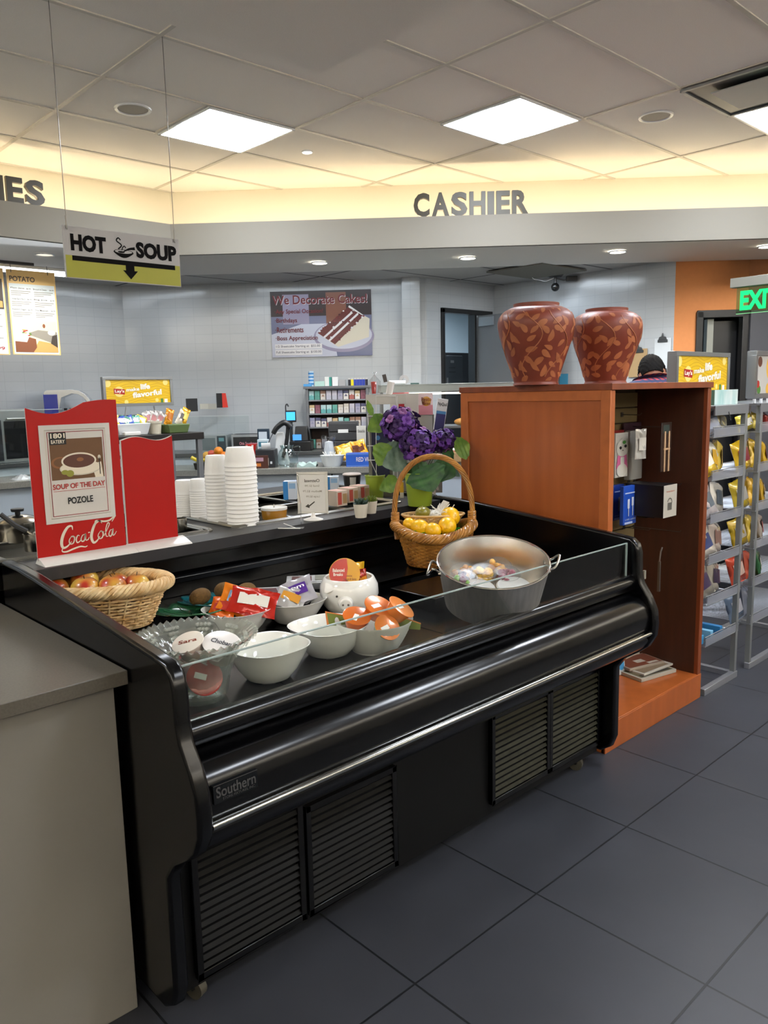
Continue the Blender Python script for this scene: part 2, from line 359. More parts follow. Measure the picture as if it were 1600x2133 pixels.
# door_1: kitchen door, black frame, grey leaf swung open
df = MB([M('#121212', .4), M('#5d5f62', .45, .1, noise=.05, ns=3), GREYM])
df.box(5.155, 5.19, yk-.02, yk+.06, 0, 2.30); df.box(5.155, 5.84, yk-.02, yk+.05, 2.265, 2.305); df.box(5.585, 5.61, yk-.02, yk+.06, 0, 2.27)
o = struct(df.build('door_1', bevel=.002))
lf = MB([M('#6a6c6e', .5, .1, noise=.06, ns=3), GREYM]); lf.box(5.615, 5.655, yk-.86, yk-.03, .02, 2.255); lf.box(5.60, 5.615, yk-.22, yk-.05, 2.16, 2.24, 1)
l = lf.build('door_leaf', o, bevel=.002); l.location = -o.location
# small room behind it
m_bl = M('#bcc9cf', .8)
f = MB(m_bl); f.quad([(4.9, 6.2, 0), (7.2, 6.2, 0), (7.2, 6.2, 2.6), (4.9, 6.2, 2.6)]); f.quad([(7.2, 6.2, 0), (7.2, yk, 0), (7.2, yk, 2.6), (7.2, 6.2, 2.6)]); f.quad([(xk+.12, 6.2, 0), (xk+.12, yk+.05, 0), (xk+.12, yk+.05, 2.6), (xk+.12, 6.2, 2.6)])
struct(f.build('wall_store_room'))
# door_2: black frame in the orange wall, dark leaf and passage
o45 = FR((d0.x, d0.y, 0), U45); wd = (d1-d0).length+.03
df = MB([M('#151517', .35), M('#8b8d88', .4, .5), M('#1d1e22', .35), M('#b9b9b0', .5)], o45)
sc = S(d0)
df.box(-.005, .045, 0, zt+.0, -.06, .02); df.box(0, wd, zt-.045, zt+.01, -.06, .02); df.box(wd-.05, wd, 0, zt, -.06, .02)
df.box(.10, .15, 0, zt-.05, -.12, -.05, 1); df.box(.0, .04, 0, 1.72, .021, .035, 3)
struct(df.build('door_2', bevel=.002))
pf = MB([M('#1a1b1e', .3)], o45); pf.box(.155, wd+.02, .02, zt-.06, -.16, -.115); dl = pf.build('trim_6', bevel=.003); struct(dl)
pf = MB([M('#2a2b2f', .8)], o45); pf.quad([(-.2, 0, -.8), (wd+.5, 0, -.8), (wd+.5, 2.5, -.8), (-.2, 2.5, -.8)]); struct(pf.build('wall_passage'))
pf = MB([M('#3f4046', .6, noise=.03, ns=6)], o45); pf.box(wd+.0, wd+1.6, 0, zt-.0, .0, .04); 
pf.v = [p for p in pf.v]; struct(pf.build('wall_charcoal_panel'))
# ================= ceiling fixtures =================
m_diff = emis('#eef5ff', TROFFER_E, 'troffer_diffuser'); m_tr = M('#d9dde0', .35, .2, name='troffer_white')
def troffer(label, x, y, base=None):
    t = thing('ceiling_light', label, 'ceiling light', (x, y, CZ-.006), 0, None)
    a = T/2-.006; b = MB([m_tr, M('#3a3c3e', .5)])
    for s_ in (-1, 1):
        b.box(-a, a, s_*a-(.012 if s_ > 0 else 0), s_*a+(0 if s_ > 0 else .012), -.008, .004); b.box(s_*a-(.012 if s_ > 0 else 0), s_*a+(0 if s_ > 0 else .012), -a, a, -.008, .004)
    b.build('light_frame', t, bevel=.001)
    d = MB([m_diff, m_tr]); k = a-.018
    d.grid(lambda u, v: (-k+2*k*u, -k+2*k*v, -.002-.010*math.sin(PI*v)), 2, 12)
    for s_ in (-1, 1): d.add([(s_*k, -k+2*k*i/12, -.002-.010*math.sin(PI*i/12)) for i in range(13)]+[(s_*k, -k+2*k*i/12, .002) for i in range(13)], [[i, i+1, i+14, i+13] for i in range(12)], 0)
    d.build('diffuser', t); return t
troffer('square ceiling light panel beside the hanging soup sign wires', GX+1.5*T, GY+3.5*T)
troffer('square ceiling light panel above the cashier lettering', GX+3.5*T, GY+1.5*T)
troffer('square ceiling light panel beside the air vent at the right edge', GX+5.5*T, GY-.5*T)
p4 = Z(1640, -22, CZ); troffer('square ceiling light panel cut off by the top right corner', GX+3.5*T, GY-2.5*T)
for x, y, lb in ((GX+5.5*T, GY-4.5*T, 'added unseen fill light panel in the ceiling beyond the right edge'), (GX+1.5*T, GY-4.5*T, 'square ceiling light panel above the aisle, above the view'), (GX-4.5*T, GY+1.5*T, 'added unseen fill light panel in the ceiling beyond the left edge')):
    troffer(lb, x, y)  # the right and left edge panels are unseen, added to brighten the foreground
# air vent
t = thing('ceiling_vent', 'square stainless air supply vent in the ceiling at right', 'vent', (GX+4.5*T, GY-.5*T, CZ-.01))
b = MB([GREYM, M('#24262a', .6)]); a = T/2-.006
for s_ in (-1, 1): b.box(-a, a, s_*a-.01, s_*a+.01, -.012, .0); b.box(s_*a-.01, s_*a+.01, -a, a, -.012, .0)
b.build('vent_frame', t, bevel=.001)
b = MB(M('#3a3d42', .3, .7)); b.box(-a+.01, a-.01, -a+.01, a-.01, -.004, -.001); b.build('vent_recess', t)
b = MB(M('#b5b5b3', .5, .1)); b.box(-.17, .17, -.17, .17, -.022, -.016); b.build('vent_plate', t, bevel=.002)
def ceil_round(label, px, py, r, z, name, cat, lit=0, group=None):
    P = Z(px, py, z); t = thing(name, label, cat, P, 0, group)
    b = MB([m_tr]); b.lathe([(r*.80, 0), (r*.86, -.007), (r*.97, -.006), (r, 0)], 40); b.build('trim_ring', t)
    b = MB([emis('#fff3dc', lit, 'lamp_lens') if lit else M('#a7a49b', .6, bump=.6, bs=900)]); b.lathe([(r*.82, -.002), (r*.5, -.004), (0, -.0045)], 40); b.build('lens' if lit else 'speaker_grille', t)
    return P
ceil_round('round ceiling speaker beside the left light panel', 277, 227, .092, CZ, 'ceiling_speaker', 'speaker')
ceil_round('round ceiling speaker above the terracotta vases', 1366, 242, .092, CZ, 'ceiling_speaker', 'speaker')
ceil_round('small round recessed light between the two light panels', 640, 316, .035, CZ, 'recessed_light', 'ceiling light', 4)
def spot(P, W, size=.12, col=(1, .97, .9), ang=150, name='downlight_lamp'):
    l = bpy.data.lights.new(name, 'AREA'); l.shape = 'DISK'; l.size = size; l.energy = W; l.color = col; l.spread = R_(ang)
    o = bpy.data.objects.new(name, l); COL.objects.link(o); o.location = P; return o
for px, py, lb in ((93, 530, 'round downlight in the soffit above the potato menu'), (666, 547, 'round downlight in the soffit above the cake poster'), (975, 537, 'round downlight in the soffit above the door with lockers'), (1287, 524, 'round downlight in the soffit above the right vase'), (1598, 513, 'round downlight in the soffit at the right edge')):
    P = ceil_round(lb, px, py, .062, SZ-.004, 'recessed_light', 'ceiling light', 9 if px > 200 else .5)
    spot(P+Vector((0, 0, -.012)), DOWN_W, .09)
# cove light strips
m_cove = emis('#ffe6bd', COVE_E, 'cove_strip')
f = MB(m_cove); f.box(XW+.1, x0-.02, FY+.12, FY+.15, 2.688, 2.708); o = tag(f.build('cove_light'), 'warm light strip hidden behind the left soffit ledge', 'light strip')
f = MB(m_cove); a = NP(400, 470, FN+.12); b_ = Vector((XE-.1, yn(XE-.1, FN+.12), 0)); L_ = (Vector((a.x, a.y, 0))-b_).length
f.at(FR((a.x-.1, a.y+.1, 2.688), U45)).box(0, L_, 0, .02, -.03, .0); tag(f.build('cove_light'), 'warm light strip hidden behind the angled soffit ledge of the cashier sign', 'light strip')
# unseen uplight strips added behind and beside the viewer to lift the room light
for lb, x0_, x1_, y0_, y1_ in (('added unseen fill uplight on the wall behind the camera', -2.6, 7.2, YS+.02, YS+.14), ('added unseen fill uplight on the far left wall', XW+.02, XW+.14, -2.6, 4.4), ('added unseen fill uplight on the far right wall', XE-.14, XE-.02, -2.8, -.6)):
    b = MB([m_white, emis('#fff0d8', 8, 'fill_uplight_lens')]); b.box(x0_, x1_, y0_, y1_, 2.42, 2.47); b.box(x0_+.02, x1_-.02, y0_+.02, y1_-.02, 2.4705, 2.475, 1); tag(b.build('fill_uplight'), lb, 'fill light')
    l = bpy.data.lights.new('uplight_fill', 'AREA'); l.shape = 'RECTANGLE'; l.size = max(.1, x1_-x0_-.1); l.size_y = max(.1, y1_-y0_-.1); l.energy = UP_FILL_W*max(l.size, l.size_y)/6; l.color = (1, .985, .96)
    o = bpy.data.objects.new('uplight_fill', l); COL.objects.link(o); o.location = ((x0_+x1_)/2, (y0_+y1_)/2, 2.48); o.rotation_euler = (PI, 0, 0)
# kitchen strip light
P = Z(95, 557, SZ-.01); f = MB([emis('#f3f8ff', 2.2, 'tube_lamp'), WHT]); f.box(P.x-.75, P.x+.22, 5.95, 6.05, SZ-.03, SZ-.005, 0); f.box(P.x-.77, P.x+.24, 5.94, 6.06, SZ-.008, SZ+.01, 1)
tag(f.build('ceiling_light'), 'long white strip light behind the potato menu board', 'ceiling light')
def area(loc, rot, sx, sy, W, col=(1, 1, 1), name='lamp'):
    l = bpy.data.lights.new(name, 'AREA'); l.shape = 'RECTANGLE'; l.size = sx; l.size_y = sy; l.energy = W; l.color = col
    o = bpy.data.objects.new(name, l); COL.objects.link(o); o.location = loc; o.rotation_euler = rot; return o
CW = (.80, .90, 1.0)  # tint of the unseen area lights added to brighten kitchen and store room
area((-.6, 6.2, SZ-.02), (0, 0, 0), 1.2, .3, KITCH_W, CW, 'kitchen_fill'); area((1.2, 6.0, SZ-.02), (0, 0, 0), 1.1, .3, KITCH_W*.6, CW, 'kitchen_fill')
area((5.3, 3.9, SZ-.012), (0, 0, R_(-45)), .5, .5, KITCH_W*1.5, CW, 'kitchen_fill')
area((4.2, 5.1, SZ-.012), (0, 0, R_(-45)), 1.4, .12, KITCH_W*.8, CW, 'kitchen_fill')
area((2.9, 6.1, SZ-.012), (0, 0, R_(-20)), 1.0, .12, KITCH_W*.7, CW, 'kitchen_fill')
area((5.9, 5.5, 2.5), (0, 0, 0), .6, .6, 16, CW, 'store_room_fill')
# kitchen ceiling vent and camera
P = Z(1118, 563, SZ+.005); t = tag(MB([M('#77756c', .8, bump=.6, bs=700), GREYM]).at(TR(P.x, P.y, SZ+.004)).box(-.30, .30, -.27, .27, -.012, .0).build('ceiling_vent', bevel=.002), 'dark return air vent in the kitchen ceiling above the vases', 'vent')
P = Z(1157, 575, SZ-.0); t = thing('security_camera', 'black security camera hanging from the kitchen ceiling', 'camera', (P.x, P.y, SZ+.01))
b = MB(M('#1c1b1a', .4)); b.cyl((0, 0, -.02), .05, .02, 20, 0, .07); b.build('mount', t)
b = MB(M('#3a3a3a', .4)); b.cyl((0, 0, -.07), .012, .05, 10); b.tube([(0, 0, -.03), (.05, -.05, -.045), (.08, -.08, -.04)], .006, 6); b.build('arm', t)
b = MB(M('#141414', .25)); b.ball((0, -.0, -.10), .035, 16, 10); b.build('camera_head', t)
b = MB(M('#262423', .4)); b.at(TR(.09, -.10, -.035, 0, 0, R_(-45))).box(-.045, .045, -.02, .02, -.02, .02); b.build('sensor', t, bevel=.003)
b = MB(M('#cfcfcf', .5)); b.tube(cr([(0, 0, -.02), (-.06, .05, -.05), (-.10, .09, -.04), (-.14, .12, -.03), (-.15, .13, -.01)]), .0025, 5); b.build('cable', t)
# ================= stone counter at the left =================
t = thing('stone_counter', 'grey stone topped counter with a pale panel front at the left edge', 'counter', (-.3, 1.83, 0), 0, None, True)
b = MB(two('#57524a', '#635e55', 180, .3, .7, .34, coat=.0, name='grey_quartz', detail=6)); b.box(-1.6, .788, 1.763, 2.742, .899, .934); b.build('countertop', t, bevel=.002)
b = MB(M('#85817a', .6, noise=.03, ns=4)); b.box(-1.6, .775, 1.82, 2.74, 0, .8985); b.build('side_panel', t, bevel=.002)
# ================= refrigerated display case =================
LZ = 1.06; D1 = .79; D2 = .85; TY = 2.22
cs = thing('display_case', 'long black open refrigerated display case holding bowls and baskets', 'display case', (1.82, 2.1, 0), 0, None, True)
prof = [(1.70, .06), (1.655, .09), (1.636, .14), (1.636, .44), (1.60, .49), (1.545, .525), (1.500, .56), (1.472, .61), (1.468, .66), (1.474, .715), (1.497, .766), (1.532, .815), (1.543, .86), (1.545, .935), (1.556, .972), (1.582, .992), (1.64, .999), (1.98, 1.030), (2.387, 1.067), (2.52, 1.076), (2.66, 1.076), (2.66, .06)]
m_case = M('#030304', .2, name='case_black', spec=.42)
for x0_, x1_, in ((.792, .832), (2.812, 2.852)):
    b = MB(m_case); b.prism(prof, x0_, x1_, 'x'); b.build('end_panel', cs, bevel=.010, seg=3)
X0 = .834; X1 = 2.810
def ext(P, mi, b, k=5): b.prism([tuple(p)[:2] for p in P], X0, X1, 'x', mi)
b = MB(m_case)   # rail
b.prism([(1.615, .80), (1.615, .838), (1.585, .843), (1.566, .838), (1.556, .825), (1.553, .808), (1.56, .79), (1.572, .78), (1.60, .775)], X0, X1, 'x'); b.build('glass_rail', cs, ang=50)
bp = cr([(1.575, .772, 0), (1.56, .762, 0), (1.528, .752, 0), (1.503, .730, 0), (1.491, .70, 0), (1.488, .668, 0), (1.492, .640, 0), (1.50, .628, 0)], 4)
b = MB([m_case]); b.prism([(p.x, p.y) for p in bp]+[(1.62, .62), (1.62, .775)], X0, X1, 'x'); b.build('front_bumper', cs, ang=50)
b = MB([M('#a9a9a6', .12, 1)]); b.prism([(1.488, .632), (1.479, .628), (1.476, .622), (1.479, .615), (1.488, .611), (1.50, .611), (1.50, .632)], X0, X1, 'x'); b.build('trim_strip', cs, ang=60)
lp = cr([(1.495, .612, 0), (1.492, .59, 0), (1.515, .555, 0), (1.56, .525, 0), (1.61, .492, 0), (1.66, .475, 0)], 4)
b = MB([m_case]); b.prism([(p.x, p.y) for p in lp]+[(1.74, .475), (1.74, .63), (1.51, .63)], X0, X1, 'x'); b.build('lower_fascia', cs, ang=50)
b = MB([M('#050505', .5, spec=.3)]); b.box(X0, X1, 1.715, 1.76, .055, .48); b.build('base_panel', cs)
b = MB([m_case]); b.box(X0, X1, 1.63, TY, D1-.02, D1)
for x in (1.22, 1.86, 2.36): b.box(x-.0015, x+.0015, 1.66, TY, D1, D1+.0012)
b.build('lower_deck', cs)
b = MB([m_case]); b.box(X0, X1, TY, 2.64, D2-.02, D2); b.box(X0, X1, TY, TY+.012, D1, D2)
for x in (1.30, 1.93, 2.42): b.box(x-.0015, x+.0015, TY+.02, 2.62, D2, D2+.0012)
b.build('upper_deck', cs, bevel=.002)
b = MB([m_case]); b.box(X0, X1, 2.62, 2.65, D2, LZ-.045); b.prism([(2.62, .90), (2.60, .905), (2.595, .925), (2.605, .94), (2.62, .945)], X0, X1, 'x'); b.box(X0, X1, 2.585, 2.62, 1.0, LZ-.045); b.build('back_wall', cs, bevel=.002)
gl = MB([PLAS if 0 else thin_glass('guard_glass', '#f7f9f8', .03, 1.4, 1), M('#9aa8a4', .2)]); gl.box(.835, 2.79, 1.583, 1.589, .838, .974); gl.box(.835, 2.79, 1.5825, 1.5895, .9735, .9765, 1); gl.box(2.7875, 2.7905, 1.5825, 1.5895, .838, .9765, 1)
gl.build('glass_guard', cs)
m_lou = M('#2f2e22', .6, spec=.2, name='dusty_louvre', noise=.25, ns=30)
def grille(x0, x1, z0, z1, lite):
    b = MB([m_case]); 
    b.box(x0-.012, x0+.006, 1.695, 1.716, z0-.02, z1+.02); b.box(x1-.006, x1+.012, 1.695, 1.716, z0-.02, z1+.02); b.box(x0-.012, x1+.012, 1.695, 1.716, z1, z1+.02); b.box(x0-.012, x1+.012, 1.695, 1.716, z0-.02, z0)
    g = b.build('grille_frame', cs, bevel=.002)
    b = MB([m_lou if lite else M('#0c0c0b', .6, spec=.2, noise=.3, ns=30)]); n = int((z1-z0)/.0225)
    for i in range(n):
        z = z0+(i+.5)*(z1-z0)/n; b.prism([(1.697, z-.006), (1.699, z-.008), (1.707, z+.002), (1.705, z+.004)], x0+.006, x1-.006, 'x')
    b.build('louvre_slats', cs)
grille(.90, 1.23, .10, .43, 0); grille(1.265, 1.60, .10, .40, 0); grille(2.10, 2.43, .115, .42, 1); grille(2.455, 2.79, .115, .42, 1)
bg = MB([M('#2e3033', .25, .8), M('#9b9994', .25, 1)], FR((.832+.01, 1.487, .672), UX, (0, .05, 1))); 
bg.box(0, .118, 0, .044, -.012, .004, 0); bg.box(0, .118, .0425, .044, .004, .0055, 1); bg.text('Southern', .006, .013, .106, .026, .0052, 1, .02); bg.text('STORE FIXTURES, INC.', .022, .004, .088, .007, .0052, 1, .01)
bg.build('name_badge', cs)
for x in (.905, 2.70):
    b = MB([M('#4a463a', .4), M('#25241f', .4, .5)]); b.at(TR(x, 1.745, .028, 0, R_(90), R_(20))).cyl((0, 0, -.012), .028, .024, 18); b.at(TR(x, 1.745, 0)).box(-.018, .018, -.01, .02, .03, .06, 1); b.build('caster', cs)
b = MB([m_case]); b.box(X0, X1, 1.76, 2.64, .10, .13); b.box(X0, X1, 2.63, 2.66, .10, LZ-.05); b.build('case_body', cs)
b = MB([m_case]); b.box(2.02, 2.30, 1.90, 2.14, D1, D1+.055); b.build('riser_block', cs, bevel=.003)
# ================= soup counter =================
sb = thing('soup_counter', 'black soup bar counter with sunken steel wells behind the display case', 'counter', (1.1, 3.2, 0), 0, None, True)
fl = lambda x: 2.50+(x-.87)*.055
b = MB([M('#29292c', .42, name='soup_counter_top', bump=.03, bs=500)])
def strip(x0, x1, y0, y1): b.box(x0, x1, y0, y1, LZ-.04, LZ)
b.prism([(.834, fl(.834)), (2.812, fl(2.812)), (2.812, 2.655), (.834, 2.655)], LZ-.04, LZ, 'z')
strip(-1.3, .834, 2.70, 2.76); strip(-1.3, .40, 2.76, 3.75); strip(.834, 1.58, 2.65, 2.69); strip(1.58, 1.70, 2.65, 3.75); strip(2.62, 2.812, 2.65, 3.75); strip(1.70, 2.62, 2.65, 2.70); strip(.40, 1.58, 3.45, 3.75); strip(1.70, 2.62, 3.45, 3.75)
b.build('counter_surface', sb, bevel=0)
b = MB([m_case]); b.box(-1.3, 2.80, 2.76, 3.72, .0, LZ-.04-.08); b.box(-1.3, 2.80, 2.745, 2.77, LZ-.12, LZ-.04); b.box(-1.3, 2.80, 3.70, 3.72, LZ-.12, LZ-.04); b.build('cabinet_body', sb)
b = MB([m_case]); b.prism([(2.66, .5), (2.66, 1.078), (3.0, 1.079), (3.72, 1.075), (3.745, 1.05), (3.745, .5)], 2.814, 2.85, 'x'); b.build('end_panel', sb, bevel=.004)
m_well = M('#a3a19a', .25, 1)
def rim(b, x0, x1, y0, y1, z, r=.007, mi=0, cr_=.03):
    P = []
    for cx, cy, a0 in ((x1-cr_, y1-cr_, 0), (x0+cr_, y1-cr_, 90), (x0+cr_, y0+cr_, 180), (x1-cr_, y0+cr_, 270)):
        for k in range(5): a = R_(a0+k*22.5); P.append((cx+cr_*math.cos(a), cy+cr_*math.sin(a), z))
    b.tube(P, r, 8, mi, True)
def well(x0, x1, y0, y1, divs):
    b = MB([m_well]); rim(b, x0-.012, x1+.012, y0-.012, y1+.012, LZ+.003, .009); rim(b, x0+.012, x1-.012, y0+.012, y1-.012, LZ+.004, .006)
    b.build('well_rim', sb)
    b = MB([M('#6f6d66', .3, 1)]); z = LZ-.09
    b.quad([(x0, y0, z), (x1, y0, z), (x1, y1, z), (x0, y1, z)])
    for q in (((x0, y0), (x1, y0)), ((x1, y0), (x1, y1)), ((x1, y1), (x0, y1)), ((x0, y1), (x0, y0))):
        b.quad([(q[0][0], q[0][1], z), (q[1][0], q[1][1], z), (q[1][0], q[1][1], LZ+.003), (q[0][0], q[0][1], LZ+.003)])
    b.build('well_pan', sb)
    b = MB([m_well]); 
    for a in divs: b.box(a-.012, a+.012, y0, y1, LZ-.004, LZ+.008)
    b.box(x0, x1, (y0+y1)/2-.012, (y0+y1)/2+.012, LZ-.006, LZ+.007); b.build('well_divider', sb, bevel=.003)
well(.40, 1.58, 2.70, 3.45, (.82, 1.2)); well(1.70, 2.62, 2.70, 3.45, (2.0, 2.3))
# pans lying in the wells
# ================= cabinet =================
cb = thing('wooden_cabinet', 'cherry wood merchandise cabinet with open front and framed side panel', 'cabinet', (3.35, 2.13, 0), 0, None, True)
CX0 = 2.905; CX1 = 3.815; CY0 = 1.735; CY1 = 2.545; CT = 1.603
b = MB([WOOD]); b.box(CX0, CX0+.03, CY0+.0, CY1, 0, CT-.028); b.build('side_panel', cb, bevel=.002)
b = MB([WOOD2]);
y0_, y1_ = CY0, CY1
for q in ((y0_, y0_+.045, .05, CT-.028), (y1_-.045, y1_, .05, CT-.028)): b.box(CX0-.008, CX0, q[0], q[1], q[2], q[3])
b.box(CX0-.0075, CX0, y0_+.045, y1_-.045, CT-.07, CT-.028); b.mats = [M('#b0602a', .4, noise=.1, ns=20)]; b.build('panel_frame', cb, bevel=.0015)
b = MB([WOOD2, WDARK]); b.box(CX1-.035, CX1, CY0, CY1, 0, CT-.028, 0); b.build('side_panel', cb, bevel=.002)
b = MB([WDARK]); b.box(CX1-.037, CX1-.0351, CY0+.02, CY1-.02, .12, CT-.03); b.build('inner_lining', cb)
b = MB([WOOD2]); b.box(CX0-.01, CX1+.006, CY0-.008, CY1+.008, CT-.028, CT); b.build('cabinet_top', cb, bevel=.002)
b = MB([WOOD]); b.box(CX0+.03, CX1-.035, CY0+.004, CY1-.005, .105, .13); b.box(CX0+.0, CX1-.0, CY0-.004, CY0+.018, 0, .128); b.build('base_shelf', cb, bevel=.002)
b = MB([M('#7d6c48', .55, name='slatwall')]); z = .16
while z < CT-.05:
    b.box(CX0+.03, CX1-.037, 2.105, 2.125, z, min(z+.072, CT-.03)); z += .078
b.mats.append(M('#4b402c', .6)); b.box(CX0+.03, CX1-.037, 2.118, 2.14, .13, CT-.029, 1); b.build('slatwall_panel', cb, bevel=.002)
# ================= things in and on the display case =================
def rnd(a, b): return random.uniform(a, b)
def rope_rim(b, cxy, rx, ry, z, R=.014, r=.0045, strands=6, twist=26, mi=0, fz=None, seg=None, fr=None):
    seg = seg or 150
    for s_ in range(strands):
        P = []
        for i in range(seg):
            t = 2*PI*i/seg; a = twist*t+2*PI*s_/strands
            c = Vector((rx*math.cos(t), ry*math.sin(t), z+(fz(t) if fz else 0))); n = Vector((math.cos(t)/rx, math.sin(t)/ry, 0)).normalized()
            P.append(c+n*R*math.cos(a)*1.15+Vector((0, 0, 1))*R*math.sin(a))
        b.tube(P, r, 5, mi, True)
def weave(b, rx0, ry0, rx1, ry1, z0, z1, rings=12, stakes=22, r=.0032, amp=.0045, mi=0, fz=None, bulge=0):
    for k in range(rings):
        u = (k+.5)/rings; q = u+bulge*math.sin(PI*u); rx = rx0+(rx1-rx0)*q; ry = ry0+(ry1-ry0)*q; z = z0+(z1-z0)*u; P = []; n = stakes*4
        for i in range(n):
            t = 2*PI*i/n; o = amp*math.cos(stakes*t/1.0+PI*(k % 2)); 
            P.append(((rx+o)*math.cos(t), (ry+o)*math.sin(t), z+(fz(t)*u if fz else 0)))
        b.tube(P, r*(1+.15*math.sin(k*7)), 5, mi, True)
    for i in range(stakes):
        t = 2*PI*(i+.5)/stakes; P = []
        for k in range(7):
            u = k/6; q = u+bulge*math.sin(PI*u); P.append(((rx0+(rx1-rx0)*q)*math.cos(t), (ry0+(ry1-ry0)*q)*math.sin(t), z0+(z1-z0)*u+(fz(t)*u if fz else 0)))
        b.tube(P, r*1.1, 5, mi)
WICK = two('#c79a5e', '#ead0a0', 9, .3, .7, .55, name='pale_wicker', stretch=(3, 3, 3)); WICK2 = two('#7c4a18', '#c48a3c', 14, .3, .7, .4, name='honey_wicker', coat=.3); WICK3 = M('#c7a36c', .6, noise=.15)
def apple_mat(): return two('#ad3020', '#dcb548', 9, .36, .56, .28, (1, 1, .35), name='apple_skin', coat=.3, detail=2)
APPLE = apple_mat(); STEM = M('#4a3218', .7)
def fruit_apple(label, c, r, rot, group=None, mat=None):
    t = thing('apple', label, 'apple', c, rot, group)
    b = MB([mat or APPLE]); b.ball((0, 0, r*.92), r, 20, 14, 0, fn=lambda d: 1-.16*math.exp(-((1-abs(d.z))*14))-.03*(1-d.z)*(.5 if d.z < 0 else 0)); b.build('apple_flesh', t)
    b = MB([STEM]); b.tube([(0, 0, r*1.66), (.003, 0, r*1.85), (.008, .002, r*2.0)], .0016, 6); b.build('stem', t); return t
# --- apple basket
P = Z(232, 1322, D2); bx, by = P.x+.015, P.y+.130; RX, RY, BH = .228, .142, .135
t = thing('wicker_basket', 'oval pale wicker basket full of apples at the left end of the case', 'basket', (bx, by, D2), R_(-42))
b = MB([WICK]); weave(b, RX*.74, RY*.74, RX, RY, .006, BH, 12, 24, .0038, .005); b.lathe([(0, .004), (1, .004)], 32, 0, RX*.76, RY*.76); b.build('basket_body', t)
b = MB([WICK]); rope_rim(b, None, RX+.004, RY+.004, BH+.006, .016, .0062, 7, 13, seg=220); b.build('basket_rim', t)
ca, sa = math.cos(R_(-42)), math.sin(R_(-42))
lbs = ['green-red apple at the left end of the pale basket', 'yellow apple with red blush at the back middle of the pale basket', 'red apple at the front centre of the pale basket', 'yellow-red apple at the right end of the pale basket', 'deep red apple right of centre in the pale basket', 'pale apple seen behind the front apples in the pale basket', 'red apple low at the back left of the pale basket']
for i, (u, v, dz) in enumerate([(-.125, -.015, .055), (-.050, .045, .066), (-.015, -.05, .055), (.125, .03, .050), (.065, -.03, .058), (.045, .065, .04), (-.10, .075, .035)]):
    fruit_apple(lbs[i], (bx+u*ca-v*sa, by+u*sa+v*ca, D2+dz+.032), .043+.002*(i % 3), rnd(0, 6), 'apples in the pale wicker basket')
# --- leaf plates and kiwis
def leaf_plate(label, px, py, L_, W_, rz, mats, seed, z):
    P = Z(px, py, z); t = thing('leaf_plate', label, 'plate', (P.x, P.y, z), rz)
    def g(u, v):
        a = 2*PI*u; r = v; k = 1+.09*math.cos(9*a)+.05*math.cos(2*a); h = .004+.022*r**2.2+.004*math.cos(9*a)*r**2
        return (L_*r*k*math.cos(a), W_*r*k*math.sin(a), h)
    b = MB([mats]); b.grid(g, 54, 8); b.build('plate', t, solid=.004)
    b = MB([mats]); 
    for i in range(9): a = 2*PI*i/9; b.tube([(L_*r*math.cos(a), W_*r*math.sin(a), .007+.022*r**2.2) for r in (.08, .3, .5, .7, .85)], .0015, 5)
    b.build('vein', t); return P
GLZ = two('#123f2a', '#2f6e48', 14, .3, .7, .12, name='green_glaze', coat=.8); BLZ = two('#0f3f4f', '#2a8a90', 12, .3, .7, .12, name='teal_glaze', coat=.8)
leaf_plate('green glazed leaf shaped plate behind the front cheese bowl', 400, 1284, .115, .085, R_(-30), GLZ, 1, D2)
leaf_plate('teal and blue glazed leaf shaped plate holding kiwis', 470, 1262, .15, .095, R_(-40), BLZ, 2, D2+.004)
KIWI = M('#6b4d22', .9, noise=.25, ns=120, bump=.5, bs=400)
for lb, px, py, r in (('brown kiwi at the left of the teal plate', 418, 1262, .036), ('brown kiwi in the middle of the teal plate', 468, 1250, .038), ('brown kiwi at the right of the teal plate', 513, 1248, .034)):
    P = Z(px, py, D2+.02); b = MB([KIWI], TR(P.x, P.y, D2+.030+r*.62, R_(80), 0, rnd(0, 3))); b.ball((0, 0, 0), r, 18, 12, 0, (.82, .82, 1.1)); tag(b.build('kiwi'), lb, 'kiwi', 'kiwis on the teal plate')
# --- cheese trays
def clamtray(label, px, py, rz, w, d, h, c1, c2):
    P = Z(px, py, D2); t = thing('snack_tray', label, 'food tray', (P.x, P.y, D2), rz)
    b = MB([M('#8b8d90', .25, .2)]); b.tbox(-w/2, w/2, -d/2, d/2, 0, h-.002, 1.08, 1.08); b.build('tray', t, bevel=.004)
    b = MB([M(c1, .4), M(c2, .4), M('#c9c9c6', .25)]); b.cbox((0, 0, h), (w*1.12, d*1.12, .002), 2); b.cbox((-w*.25, d*.05, h+.002), (w*.4, d*.55, .004), 0); b.cbox((w*.22, d*.1, h+.002), (w*.4, d*.6, .004), 1)
    b.build('label_film', t, bevel=.001)
    b = MB([M('#22242a', .4)]); b.at(TR(-w*.45, -d*.48, h+.0015, 0, 0, 0)).text('meat & cheese', 0, 0, w*.6, d*.12, 0, 0, .01); b.build('lettering', t)
clamtray('grey sealed meat and cheese tray left of the other tray', 590, 1247, R_(-38), .19, .12, .028, '#5d2f33', '#a9a88c')
clamtray('grey sealed meat and cheese tray beside the pig bowl', 655, 1221, R_(-38), .19, .12, .028, '#6a4440', '#8a8a7c')
